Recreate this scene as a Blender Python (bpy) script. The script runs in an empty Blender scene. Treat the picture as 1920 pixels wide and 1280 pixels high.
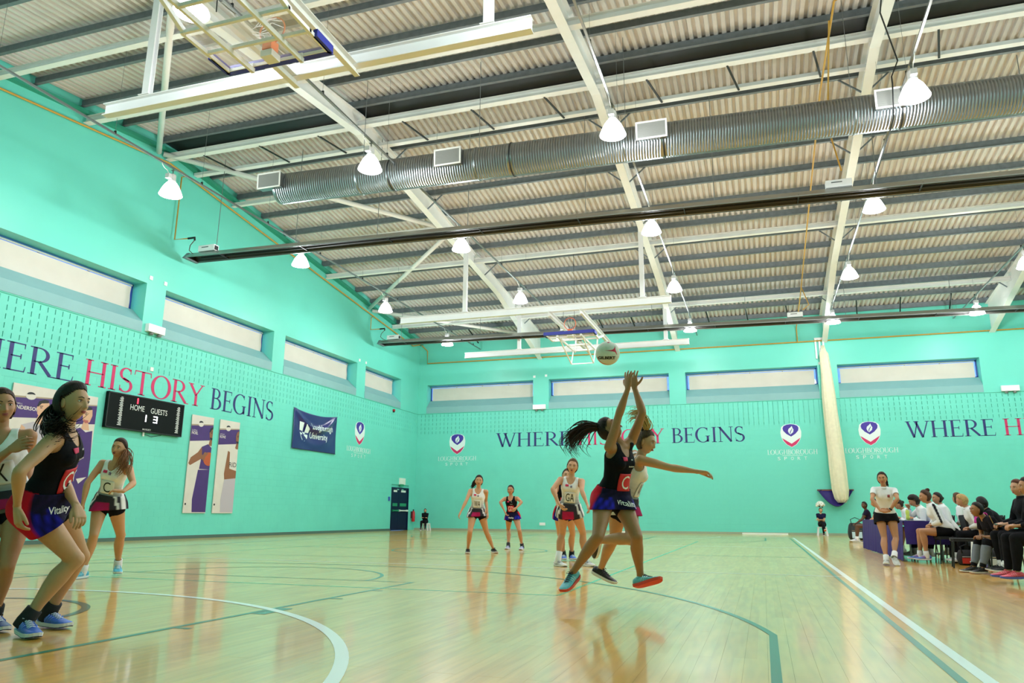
import bpy, bmesh, math, random
import numpy as np
from mathutils import Vector, Matrix
from mathutils.bvhtree import BVHTree
random.seed(7)
SC = bpy.context.scene
COL = SC.collection
V3 = Vector
PI = math.pi
# ---------------------------------------------------------------- camera
CX, CY, CH = 6.59, -2.906, 0.818
YAW, PIT, ROL, FPX = -0.319, 0.2281, 0.0065, 1397.4
CAMP = V3((CX, CY, CH))
FWD = V3((math.sin(YAW)*math.cos(PIT), math.cos(YAW)*math.cos(PIT), math.sin(PIT)))
_R = V3((math.cos(YAW), -math.sin(YAW), 0)); _U = _R.cross(FWD)
RGT = _R*math.cos(ROL) + _U*math.sin(ROL); UPV = -_R*math.sin(ROL) + _U*math.cos(ROL)
cam = bpy.data.cameras.new('camera'); camo = bpy.data.objects.new('camera', cam); COL.objects.link(camo)
cam.sensor_width = 36; cam.lens = FPX/1920*36; cam.clip_end = 200; cam.clip_start = .05
M = Matrix((( RGT.x, UPV.x, -FWD.x, CX), (RGT.y, UPV.y, -FWD.y, CY), (RGT.z, UPV.z, -FWD.z, CH), (0, 0, 0, 1)))
camo.matrix_world = M
SC.camera = camo
cam.dof.use_dof = False
# ---------------------------------------------------------------- world, exposure
SC.view_settings.view_transform = 'Standard'; SC.view_settings.look = 'None'
SC.view_settings.gamma = 1; SC.view_settings.use_curve_mapping = False
SC.view_settings.exposure = 0.1
W = bpy.data.worlds.new('daylight'); SC.world = W; W.use_nodes = True
bg = W.node_tree.nodes['Background']; bg.inputs[0].default_value = (.16, .36, 1, 1); bg.inputs[1].default_value = 1.6
LAMP_W = 265.0          # watts of each high bay lamp
LAMP_C = (.955, .975, 1.0)
SC.cycles.max_bounces = 6; SC.cycles.diffuse_bounces = 3; SC.cycles.glossy_bounces = 3; SC.cycles.transmission_bounces = 4
SC.cycles.sample_clamp_indirect = 6; SC.cycles.use_adaptive_sampling = True; SC.cycles.adaptive_threshold = .02
def ray(x, y): return FWD + RGT*((x-960)/FPX) - UPV*((y-640)/FPX)
def atz(x, y, z=0.0):
    d = ray(x, y); return CAMP + d*((z-CH)/d.z)
def atx(x, y, X):
    d = ray(x, y); return CAMP + d*((X-CX)/d.x)
def aty(x, y, Y):
    d = ray(x, y); return CAMP + d*((Y-CY)/d.y)
def atd(x, y, Z): return CAMP + ray(x, y)*Z
def depth(p): return (V3(p)-CAMP).dot(FWD)
XL, YB, YF, XR = -11.107, 34.26, -4.6, 24.0
# ---------------------------------------------------------------- materials
def lin(c):
    return tuple((v/12.92 if v <= .04045 else ((v+.055)/1.055)**2.4) for v in c)
def hexc(h): return lin(tuple(int(h[i:i+2], 16)/255 for i in (0, 2, 4)))
_mats = {}
def mat(name, col, rough=.6, metal=0, noise=.0, nscale=8, bump=0, bscale=40, emit=0, ecol=None, coat=0, spec=.5, alpha=1, trans=0, sss=0, coords='Object'):
    if name in _mats: return _mats[name]
    if isinstance(col, str): col = hexc(col)
    m = bpy.data.materials.new(name); m.use_nodes = True; nt = m.node_tree; N = nt.nodes; L = nt.links
    b = N['Principled BSDF']
    b.inputs['Base Color'].default_value = (*col, 1); b.inputs['Roughness'].default_value = rough
    b.inputs['Metallic'].default_value = metal; b.inputs['Specular IOR Level'].default_value = spec
    if coat: b.inputs['Coat Weight'].default_value = coat; b.inputs['Coat Roughness'].default_value = .08
    if sss: b.inputs['Subsurface Weight'].default_value = sss; b.inputs['Subsurface Radius'].default_value = (.02, .008, .004)
    if alpha < 1: b.inputs['Alpha'].default_value = alpha
    if trans: b.inputs['Transmission Weight'].default_value = trans
    if emit:
        b.inputs['Emission Color'].default_value = (*(ecol or col), 1); b.inputs['Emission Strength'].default_value = emit
    tc = N.new('ShaderNodeTexCoord')
    if noise:
        nz = N.new('ShaderNodeTexNoise'); nz.inputs['Scale'].default_value = nscale; nz.inputs['Detail'].default_value = 5
        L.new(tc.outputs[coords], nz.inputs['Vector'])
        mx = N.new('ShaderNodeMixRGB'); mx.blend_type = 'MULTIPLY'; mx.inputs[0].default_value = 1
        mx.inputs[1].default_value = (*col, 1)
        mr = N.new('ShaderNodeMapRange'); mr.inputs[1].default_value = .25; mr.inputs[2].default_value = .75
        mr.inputs[3].default_value = 1-noise; mr.inputs[4].default_value = 1+noise*.6
        L.new(nz.outputs[0], mr.inputs[0]); L.new(mr.outputs[0], mx.inputs[2]); L.new(mx.outputs[0], b.inputs['Base Color'])
    if bump:
        n2 = N.new('ShaderNodeTexNoise'); n2.inputs['Scale'].default_value = bscale; n2.inputs['Detail'].default_value = 3
        L.new(tc.outputs[coords], n2.inputs['Vector'])
        bp = N.new('ShaderNodeBump'); bp.inputs['Strength'].default_value = bump; bp.inputs['Distance'].default_value = .01
        L.new(n2.outputs[0], bp.inputs['Height']); L.new(bp.outputs[0], b.inputs['Normal'])
    _mats[name] = m
    return m
# ---------------------------------------------------------------- mesh builder
class MB:
    def __init__(s): s.v = []; s.f = []; s.mi = []; s.cur = 0; s.sm = []; s.smooth = False
    def add(s, vs, fs):
        o = len(s.v); s.v.extend([tuple(p) for p in vs])
        for f in fs: s.f.append(tuple(i+o for i in f)); s.mi.append(s.cur); s.sm.append(s.smooth)
        return s
    def box(s, x0, y0, z0, x1, y1, z1):
        return s.add([(x0,y0,z0),(x1,y0,z0),(x1,y1,z0),(x0,y1,z0),(x0,y0,z1),(x1,y0,z1),(x1,y1,z1),(x0,y1,z1)],
                     [(0,3,2,1),(4,5,6,7),(0,1,5,4),(1,2,6,5),(2,3,7,6),(3,0,4,7)])
    def cbox(s, c, sx, sy, sz): return s.box(c[0]-sx/2, c[1]-sy/2, c[2]-sz/2, c[0]+sx/2, c[1]+sy/2, c[2]+sz/2)
    def frame(s, a, b, up):
        a, b = V3(a), V3(b); d = (b-a).normalized(); up = V3(up)
        r = d.cross(up)
        if r.length < 1e-4: r = d.cross(V3((0, 1, 0)))
        r.normalize(); u = r.cross(d).normalized(); return a, b, d, r, u
    def prof(s, a, b, pts, up=(0,0,1), cap=True):
        """extrude a closed 2-D profile (right, up) from a to b"""
        a, b, d, r, u = s.frame(a, b, up); n = len(pts)
        vs = [a+r*p[0]+u*p[1] for p in pts] + [b+r*p[0]+u*p[1] for p in pts]
        fs = [(i, (i+1) % n, n+(i+1) % n, n+i) for i in range(n)]
        if cap: fs += [tuple(range(n))[::-1], tuple(range(n, 2*n))]
        return s.add(vs, fs)
    def bar(s, a, b, w, h, up=(0,0,1)): return s.prof(a, b, [(-w/2,-h/2),(w/2,-h/2),(w/2,h/2),(-w/2,h/2)], up)
    def ibeam(s, a, b, w, h, t=.02, up=(0,0,1)):
        for p in ([(-w/2,-h/2),(w/2,-h/2),(w/2,-h/2+t),(-w/2,-h/2+t)], [(-w/2,h/2-t),(w/2,h/2-t),(w/2,h/2),(-w/2,h/2)], [(-t/2,-h/2+t),(t/2,-h/2+t),(t/2,h/2-t),(-t/2,h/2-t)]):
            s.prof(a, b, p, up)
        return s
    def tube(s, pts, rs, n=10, cap=True):
        pts = [V3(p) for p in pts]
        if not hasattr(rs, '__len__'): rs = [rs]*len(pts)
        d0 = (pts[1]-pts[0]).normalized(); u = d0.orthogonal().normalized(); vs = []
        for i, p in enumerate(pts):
            d = (pts[min(i+1, len(pts)-1)]-pts[max(i-1, 0)]).normalized()
            u = (u-d*u.dot(d)).normalized(); w = d.cross(u)
            vs += [p+(u*math.cos(2*PI*k/n)+w*math.sin(2*PI*k/n))*rs[i] for k in range(n)]
        fs = [(i*n+k, i*n+(k+1) % n, (i+1)*n+(k+1) % n, (i+1)*n+k) for i in range(len(pts)-1) for k in range(n)]
        if cap: fs += [tuple(range(n))[::-1], tuple(range(len(vs)-n, len(vs)))]
        return s.add(vs, fs)
    def lathe(s, c, prof, n=24, axis=(0,0,1)):
        """prof: (radius, height along axis)"""
        c = V3(c); a = V3(axis).normalized(); u = a.orthogonal().normalized(); w = a.cross(u); vs = []
        for r, h in prof:
            vs += [c+a*h+(u*math.cos(2*PI*k/n)+w*math.sin(2*PI*k/n))*max(r, 1e-4) for k in range(n)]
        fs = [(i*n+k, i*n+(k+1) % n, (i+1)*n+(k+1) % n, (i+1)*n+k) for i in range(len(prof)-1) for k in range(n)]
        return s.add(vs, fs)
    def ball(s, c, rx, ry=None, rz=None, n=16, m=10, mtx=None):
        ry = ry or rx; rz = rz or rx; vs = []
        for i in range(m+1):
            t = PI*i/m
            for k in range(n):
                p = V3((rx*math.sin(t)*math.cos(2*PI*k/n), ry*math.sin(t)*math.sin(2*PI*k/n), rz*math.cos(t)))
                if mtx is not None: p = mtx @ p
                vs.append(V3(c)+p)
        return s.add(vs, [(i*n+k, (i+1)*n+k, (i+1)*n+(k+1) % n, i*n+(k+1) % n) for i in range(m) for k in range(n)])
    def loft(s, rings, cap=True):
        n = len(rings[0]); vs = [p for r in rings for p in r]
        fs = [(i*n+k, i*n+(k+1) % n, (i+1)*n+(k+1) % n, (i+1)*n+k) for i in range(len(rings)-1) for k in range(n)]
        if cap: fs += [tuple(range(n))[::-1], tuple(range(len(vs)-n, len(vs)))]
        return s.add(vs, fs)
    def mesh(s, name, mats, smooth=False):
        me = bpy.data.meshes.new(name); me.from_pydata([tuple(p) for p in s.v], [], s.f)
        if not isinstance(mats, (list, tuple)): mats = [mats]
        for m in mats: me.materials.append(m)
        if len(mats) > 1: me.polygons.foreach_set('material_index', s.mi)
        if smooth or any(s.sm): me.polygons.foreach_set('use_smooth', [True]*len(s.f) if smooth else s.sm)
        me.update(); return me
    def obj(s, name, mats, parent=None, smooth=False, recenter=False):
        return link(name, s.mesh(name, mats, smooth), parent)
def wt(o):
    t = V3(o.location)
    if o.parent is not None: t += wt(o.parent) + o.matrix_parent_inverse.translation
    return t
def link(name, me, parent=None):
    o = bpy.data.objects.new(name, me); COL.objects.link(o)
    if parent is not None:
        o.parent = parent
        o.matrix_parent_inverse = Matrix.Translation(-wt(parent))
    return o
def thing(name, label, cat, loc=(0,0,0), group=None, rotz=0):
    o = bpy.data.objects.new(name, None); COL.objects.link(o); o.location = loc; o.rotation_euler = (0, 0, rotz)
    o.empty_display_size = .1
    o['label'] = label; o['category'] = cat
    if group: o['group'] = group
    return o
def tag(o, label, cat, group=None):
    o['label'] = label; o['category'] = cat
    if group: o['group'] = group
    return o
def structure(name, me=None):
    o = bpy.data.objects.new(name, me); COL.objects.link(o); o['kind'] = 'structure'; return o
def _cp(ch, parent):
    d = ch.copy(); COL.objects.link(d); inv = ch.matrix_parent_inverse.copy(); d.parent = parent; d.matrix_parent_inverse = inv
    for g in list(ch.children): _cp(g, d)
def dup(o, loc=None, label=None):
    c = o.copy(); COL.objects.link(c)
    if loc is not None: c.location = loc
    if label: c['label'] = label
    for ch in list(o.children): _cp(ch, c)
    return c
# ================================================================ materials of the room
M_WALL = mat('mint_wall_paint', '6cd8c6', .5, noise=.05, nscale=1.2, bump=.15, bscale=90)
M_WALLUP = mat('mint_render', '6cd8c6', .42, noise=.04, nscale=.6)
M_SILL = mat('blue_grey_sill', '84b4b6', .5, noise=.04, nscale=2)
M_BLIND = mat('blind_fabric', 'd8d2c8', .8, noise=.05, nscale=1.5)
M_WHITE = mat('white_paint', 'f3f5f6', .35, noise=.03, nscale=3)
M_CREAM = mat('cream_steel', 'eff0ec', .4, noise=.05, nscale=2)
M_GALV = mat('galvanised_purlin', '7c858b', .5, metal=.25, noise=.2, nscale=6)
M_DARK = mat('dark_steel', '23282a', .5, metal=.3, noise=.1)
M_BLACK = mat('black_plastic', '121416', .5)
M_YEL = mat('yellow_gas_pipe', 'c79a3c', .45)
M_GREYP = mat('grey_conduit', '8e9496', .35, metal=.7)
M_CHROME = mat('bright_steel', 'c8ccce', .25, metal=.9)
M_BASE = mat('grey_skirting', '4d6a62', .6)
# ================================================================ floor
def wood_mat():
    m = bpy.data.materials.new('maple_sports_floor'); m.use_nodes = True; nt = m.node_tree; N = nt.nodes; L = nt.links
    b = N['Principled BSDF']
    tc = N.new('ShaderNodeTexCoord'); geo = N.new('ShaderNodeNewGeometry')
    mp = N.new('ShaderNodeMapping'); mp.inputs['Rotation'].default_value = (0, 0, PI/2)
    L.new(geo.outputs['Position'], mp.inputs['Vector'])
    br = N.new('ShaderNodeTexBrick'); br.inputs['Scale'].default_value = 1; br.inputs['Mortar Size'].default_value = 0.0
    br.inputs['Brick Width'].default_value = 2.0; br.inputs['Row Height'].default_value = .13; br.offset = .37; br.inputs['Bias'].default_value = 0
    br.inputs['Color1'].default_value = (*hexc('e6ab42'), 1); br.inputs['Color2'].default_value = (*hexc('efbc56'), 1)
    br.inputs['Mortar'].default_value = (*hexc('e9b24a'), 1)
    L.new(mp.outputs[0], br.inputs['Vector'])
    nz = N.new('ShaderNodeTexNoise'); nz.inputs['Scale'].default_value = 3; nz.inputs['Detail'].default_value = 1
    mp2 = N.new('ShaderNodeMapping'); mp2.inputs['Scale'].default_value = (6, .6, 1)
    L.new(geo.outputs['Position'], mp2.inputs['Vector']); L.new(mp2.outputs[0], nz.inputs['Vector'])
    mr = N.new('ShaderNodeMapRange'); mr.inputs[1].default_value = .3; mr.inputs[2].default_value = .7; mr.inputs[3].default_value = .86; mr.inputs[4].default_value = 1.08
    L.new(nz.outputs[0], mr.inputs[0])
    mx = N.new('ShaderNodeMixRGB'); mx.blend_type = 'MULTIPLY'; mx.inputs[0].default_value = 1
    L.new(br.outputs[0], mx.inputs[1]); L.new(mr.outputs[0], mx.inputs[2]); L.new(mx.outputs[0], b.inputs['Base Color'])
    n2 = N.new('ShaderNodeTexNoise'); n2.inputs['Scale'].default_value = 2.2; L.new(geo.outputs['Position'], n2.inputs['Vector'])
    r2 = N.new('ShaderNodeMapRange'); r2.inputs[3].default_value = .29; r2.inputs[4].default_value = .34; L.new(n2.outputs[0], r2.inputs[0])
    L.new(r2.outputs[0], b.inputs['Roughness'])
    b.inputs['Specular IOR Level'].default_value = .6
    b.inputs['Coat Weight'].default_value = .7; b.inputs['Coat Roughness'].default_value = .09
    bp = N.new('ShaderNodeBump'); bp.inputs['Strength'].default_value = .03; bp.inputs['Distance'].default_value = .02
    n3 = N.new('ShaderNodeTexNoise'); n3.inputs['Scale'].default_value = .9; n3.inputs['Detail'].default_value = 0; L.new(geo.outputs['Position'], n3.inputs['Vector'])
    bp.inputs['Strength'].default_value = .04; bp.inputs['Distance'].default_value = .05
    L.new(n3.outputs[0], bp.inputs['Height']); L.new(bp.outputs[0], b.inputs['Normal'])
    return m
M_WOOD = wood_mat()
PX0, PX1, PY0, PY1 = -.2, 7.6, -1.0, 9.0          # area laid plank by plank
mb = MB()
mb.box(XL, YF, -.3, XR, YB, -.022)
mb.box(XL, YF, -.022, PX0, YB, 0); mb.box(PX1, YF, -.022, XR, YB, 0)
mb.box(PX0, YF, -.022, PX1, PY0, 0); mb.box(PX0, PY1, -.022, PX1, YB, 0)
floor = structure('floor', mb.mesh('floor', M_WOOD))
pw, pl_ = .13, 2.0
pm = MB(); g = .0004
pm.add([(g,g,-.02),(pw-g,g,-.02),(pw-g,pl_-g,-.02),(g,pl_-g,-.02),(g,g,0),(pw-g,g,0),(pw-g,pl_-g,0),(g,pl_-g,0)],
       [(0,1,5,4),(1,2,6,5),(2,3,7,6),(3,0,4,7),(4,5,6,7)])
pmesh = pm.mesh('floor_plank', M_WOOD)
for r in range(5):
    for c in range(60):
        o = link('floor_plank', pmesh, floor); o.location = (PX0+c*pw, PY0+r*pl_, -.0001*((c+r) % 2))
# ---- painted court lines, each a thin real strip
M_LW = mat('white_line_paint', 'f6f8f6', .35, coat=.4)
M_LG = mat('green_line_paint', '087a5e', .35, coat=.15)
M_LM = mat('mint_line_paint', '5fc894', .25, coat=.4)
M_LK = mat('black_line_paint', '4a4636', .3, coat=.3)
def line(name, pts, w, m, z=.0012, closed=False):
    """flat mitred strip of width w along pts"""
    P = [V3((p[0], p[1], 0)) for p in pts]; n = len(P); vs = []
    for i in range(n):
        a = P[(i-1) % n] if (closed or i > 0) else P[i]; b = P[(i+1) % n] if (closed or i < n-1) else P[i]
        d = (b-a).normalized(); q = V3((-d.y, d.x, 0))*w/2
        vs += [P[i]+q+V3((0, 0, z)), P[i]-q+V3((0, 0, z))]
    fs = [(2*i, 2*i+1, (2*i+3) % (2*n), (2*i+2) % (2*n)) for i in range(n if closed else n-1)]
    mb = MB().add(vs, fs); return mb.obj(name, m, floor)
def arc(cx, cy, r, a0, a1, n=64): return [(cx+r*math.cos(math.radians(a0+(a1-a0)*i/n)), cy+r*math.sin(math.radians(a0+(a1-a0)*i/n))) for i in range(n+1)]
HW = 7.625
line('court_line', [(HW+.01, -1.25), (HW+.01, 29.25)], .075, M_LW); line('court_line', [(-HW, -1.25), (-HW, 29.25)], .05, M_LW)
line('court_line', [(-HW, 29.25), (HW, 29.25)], .05, M_LW); line('court_line', [(-HW, -1.25), (HW, -1.25)], .05, M_LW)
line('court_line', [(-HW, 8.92), (HW, 8.92)], .05, M_LW, .0016); line('court_line', [(-HW, 19.08), (HW, 19.08)], .05, M_LW, .0016)
line('goal_circle_line', arc(0, -1.25, 4.865, 0, 180, 96), .08, M_LW, .0022)
line('goal_circle_line', arc(0, 29.25, 4.875, 180, 360, 96), .05, M_LW)
line('centre_circle_line', arc(0, 14, .45, 0, 360, 40), .05, M_LW, closed=False)
# basketball
line('court_line', [(7.5, 0), (7.5, 28)], .05, M_LG); line('court_line', [(-7.5, 0), (-7.5, 28)], .05, M_LG)
line('court_line', [(-7.5, 28), (7.5, 28)], .05, M_LG); line('court_line', [(-7.5, 0), (7.5, 0)], .05, M_LG)
line('court_line', [(-7.5, 14), (7.5, 14)], .05, M_LG)
line('centre_circle_line', arc(0, 14, 1.8, 0, 360, 72), .05, M_LG)
for s, yb in ((1, 0), (-1, 28)):
    a = math.degrees(math.acos(6.6/6.75))
    pts = [(6.6, yb), (6.6, yb+s*2.99)] + [(6.75*math.cos(math.radians(t)), yb+s*(1.575+6.75*math.sin(math.radians(t)))) for t in np.linspace(a+.5, 180-a-.5, 90)] + [(-6.6, yb+s*2.99), (-6.6, yb)]
    line('three_point_line', pts, .055, M_LG, .0019)
    line('key_line', [(2.45, yb), (2.45, yb+s*5.8), (-2.45, yb+s*5.8), (-2.45, yb)], .06, M_LG, .0014)
    line('free_throw_arc', [(1.8*math.cos(math.radians(t)), yb+s*(5.8+1.8*math.sin(math.radians(t)))) for t in range(0, 181, 4)], .05, M_LG, .0017)
    for q in (1, -1):
        for yy in (1.8, 3.05, 3.9, 4.75):
            line('key_tick', [(q*2.47, yb+s*yy), (q*2.6, yb+s*yy)], .05, M_LG, .0015)
        line('key_block', [(q*2.55, yb+s*2.65), (q*2.55, yb+s*3.05)], .12, M_LG, .0017)
# badminton and volleyball
line('court_line', [(4.5, 5.0), (4.5, 23)], .045, M_LM); line('court_line', [(-4.5, 5.0), (-4.5, 23)], .045, M_LM)
line('court_line', [(-6, 5.0), (4.5, 5.0)], .045, M_LM); line('court_line', [(-4.5, 23), (4.5, 23)], .045, M_LM)
line('court_line', [(-7, 10.4), (3, 10.4)], .03, M_LK, .0018)
line('no_charge_arc', arc(0, 1.575, 1.27, 0, 180, 60), .07, M_LK, .0021)
# ================================================================ roof profile
ZR, SL, YR = 12.4, .115, 14.83
def zp(y): return ZR - SL*abs(y-YR)        # underside of the purlins
def zs(y): return zp(y)+.24                 # underside of the sheets
# ================================================================ walls with real openings
def wall_grid(axis, pos, out, u0, u1, z0, z1, holes, thick=.3):
    """wall slab from pos to pos+out*thick with rectangular holes (u0,u1,z0,z1)"""
    us = sorted({u0, u1, *[h[0] for h in holes], *[h[1] for h in holes]}); zz = sorted({z0, z1, *[h[2] for h in holes], *[h[3] for h in holes]})
    mb = MB()
    for i in range(len(us)-1):
        for j in range(len(zz)-1):
            cu, cz = (us[i]+us[i+1])/2, (zz[j]+zz[j+1])/2
            if any(h[0] < cu < h[1] and h[2] < cz < h[3] for h in holes): continue
            a, b = sorted((pos, pos+out*thick))
            if axis == 'x': mb.box(a, us[i], zz[j], b, us[i+1], zz[j+1])
            else: mb.box(us[i], a, zz[j], us[i+1], b, zz[j+1])
    return mb
CB, ROWH = 22, .2275                      # plain courses, course height
ZB0, ZB1 = CB*ROWH, (CB+5)*ROWH           # slotted band
WL = [(8.05, 14.55), (15.35, 21.05), (21.8, 27.5), (28.3, 32.1)]
WL = [(-4.2, -.5), (.3, 6.0)] + [(8.0, 14.55), (15.35, 21.05), (21.8, 27.5), (28.3, 32.1)]
WL[1] = (1.0, 7.2)
WBK = [(-10.6, -4.5), (-3.65, 2.55), (3.35, 9.45), (10.3, 16.12)]
ZW0, ZW1 = 6.2, 7.74
DOOR = (31.5, 33.45, 0, 2.13)
TH = .62
# left wall: lower part set back behind the block skin (60 mm), upper part flush
holesL = [(a, b, ZW0, ZW1) for a, b in WL]
BS = .06                                   # thickness of the block skin
mb = wall_grid('x', XL-BS, -1, YF, YB+.3, -.3, ZB1, [DOOR], .3)
lw = structure('wall_left', mb.mesh('wall_left', M_WALL))
mb = wall_grid('x', XL, -1, YF, YB+.3, ZB1, 9.6, holesL, TH)
mb.prof((XL-TH/2, YF, 0), (XL-TH/2, YF+.01, 0), [(0,0),(0,0),(0,0)]) if False else None
ys = [YF, YR, YB+.3]
pts = [(YF, 9.6), (YB+.3, 9.6), (YB+.3, zs(YB)+.04), (YR, zs(YR)+.04), (YF, zs(YF)+.04)]
vs = [(XL, y, z) for y, z in pts]+[(XL-TH, y, z) for y, z in pts]
mb.add(vs, [(0,1,2,3,4), (9,8,7,6,5)]+[(i, 5+i, 5+(i+1) % 5, (i+1) % 5) for i in range(5)])
up = mb.obj('upper_wall_panel', M_WALLUP, lw)
holesB = [(a, b, ZW0, ZW1) for a, b in WBK]
mb = wall_grid('y', YB+BS, 1, XL-.3, XR, -.3, ZB1, [], .3)
bw = structure('wall_back', mb.mesh('wall_back', M_WALL))
mb = wall_grid('y', YB, 1, XL, XR, ZB1, zs(YB)+.02, holesB, TH)
mb.obj('upper_wall_panel', M_WALLUP, bw)
rw = structure('wall_right', MB().add([(XR, y, z) for y, z in [(YF, -.3), (YB+.3, -.3)]+pts[2:]]+[(XR+.3, y, z) for y, z in [(YF, -.3), (YB+.3, -.3)]+pts[2:]],
    [(0,1,2,3,4), (9,8,7,6,5)]+[(i, 5+i, 5+(i+1) % 5, (i+1) % 5) for i in range(5)]).mesh('wall_right', M_WALLUP))
fw = structure('wall_front', MB().box(XL, YF-.3, -.3, XR, YF, zs(YF)+.02).mesh('wall_front', M_WALLUP))
# blocks: the skin in front of the lower wall, bevelled face so the joints are recessed
def block_mesh(name, w, h, d, bv=.001, m=None):
    """face towards +Y local, width along X"""
    j = .0003
    x0, x1, z0, z1 = j, w-j, j, h-j
    b = MB(); b.add([(x0,0,z0),(x1,0,z0),(x1,0,z1),(x0,0,z1),(x0,d-bv,z0),(x1,d-bv,z0),(x1,d-bv,z1),(x0,d-bv,z1),
                     (x0+bv,d,z0+bv),(x1-bv,d,z0+bv),(x1-bv,d,z1-bv),(x0+bv,d,z1-bv)],
                    [(0,1,5,4),(1,2,6,5),(2,3,7,6),(3,0,4,7),(4,5,9,8),(5,6,10,9),(6,7,11,10),(7,4,8,11),(8,9,10,11)])
    return b
BW = .45
def block_skin(wall, axis, u0, u1, skip, near):
    """near(u) sorts: the 300 nearest blocks become objects, the rest one part"""
    cells = []
    for r in range(CB):
        u = u0 - (BW/2 if r % 2 else 0)
        while u < u1-.02:
            a, b = max(u, u0), min(u+BW, u1); z = r*ROWH; u += BW
            segs = [(a, b)]
            if skip and z < skip[3]-.05:
                segs = [(a, min(b, skip[0]))] if a < skip[0] else []
                if b > skip[1]: segs.append((max(a, skip[1]), b))
            for a_, b_ in segs:
                if b_-a_ > .03: cells.append((a_, b_, z))
    cells.sort(key=lambda c: near((c[0]+c[1])/2, c[2]))
    proto = {}
    rest = MB(); n = 0
    for a, b, z in cells:
        w = round(b-a, 3)
        full = abs(w-BW) < .002
        bm_ = block_mesh('block', w, ROWH, BS)
        def tr(p):
            if axis == 'x': return (XL-BS+p[1], a+p[0], z+p[2])
            return (a+p[0], YB+BS-p[1], z+p[2])
        if full and n < 300:
            if 'f' not in proto:
                q = MB()
                if axis == 'x': q.add([(p[1], p[0], p[2]) for p in bm_.v], [f[::-1] for f in bm_.f])
                else: q.add([(p[0], -p[1], p[2]) for p in bm_.v], [f[::-1] for f in bm_.f])
                proto['f'] = q.mesh('block', M_WALL)
            o = link('block', proto['f'], wall); n += 1
            o.location = (XL-BS, a, z) if axis == 'x' else (a, YB+BS, z)
        else:
            rest.add([tr(p) for p in bm_.v], [f[::-1] for f in bm_.f])
    o = rest.obj('blockwork', M_WALL, wall); o['kind'] = 'stuff'
block_skin(lw, 'x', 6.2, YB, DOOR, lambda u, z: abs(u-11.5)+z*.3)
block_skin(bw, 'y', XL, XR, None, lambda u, z: abs(u-6)+z*.3)
MB().box(XL-BS, YF, 0, XL, 6.2, ZB0).obj('wall_lining', M_WALL, lw)
def slot_band(wall, axis, u0, u1, z0, rows, holes=()):
    mb = MB(); pitch = .225; sw = .022
    def bx(a, b, za, zb):
        if axis == 'x': mb.box(XL-BS, a, za, XL, b, zb)
        else: mb.box(a, YB, za, b, YB+BS, zb)
    if axis == 'x': mb.box(XL-BS, u0, z0, XL-.045, u1, z0+rows*ROWH)
    else: mb.box(u0, YB+.04, z0, u1, YB+BS, z0+rows*ROWH)
    for r in range(rows):
        z = z0+r*ROWH
        bx(u0, u1, z, z+.045); bx(u0, u1, z+.185, z+ROWH)
        u = u0
        while u < u1-.01:
            bx(u+sw/2, min(u+pitch-sw/2, u1), z+.045, z+.185); u += pitch
    o = mb.obj('slotted_acoustic_blocks', M_WALL, wall); o['kind'] = 'stuff'
slot_band(lw, 'x', 6.2, YB, ZB0, 5); slot_band(bw, 'y', XL, XR, ZB0, 5)
MB().box(XL-BS, YF, ZB0, XL, 6.2, ZB1).obj('wall_lining', M_WALL, lw)
# skirting
structure('baseboard_left', MB().box(XL, YF, 0, XL+.02, DOOR[0], .1).mesh('baseboard_left', M_BASE))
structure('baseboard_back', MB().box(XL, YB-.02, 0, XR, YB, .1).mesh('baseboard_back', mat('pale_skirting', '9aa68e', .6)))
# movement joint line above the slotted band
structure('trim_1', MB().box(XL, YF, ZB1-.012, XL+.006, YB, ZB1+.012).mesh('trim_1', mat('sealant', '3aa888', .6)))
structure('trim_2', MB().box(XL, YB-.006, ZB1-.012, XR, YB, ZB1+.012).mesh('trim_2', mat('sealant', '3aa888', .6)))
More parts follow.
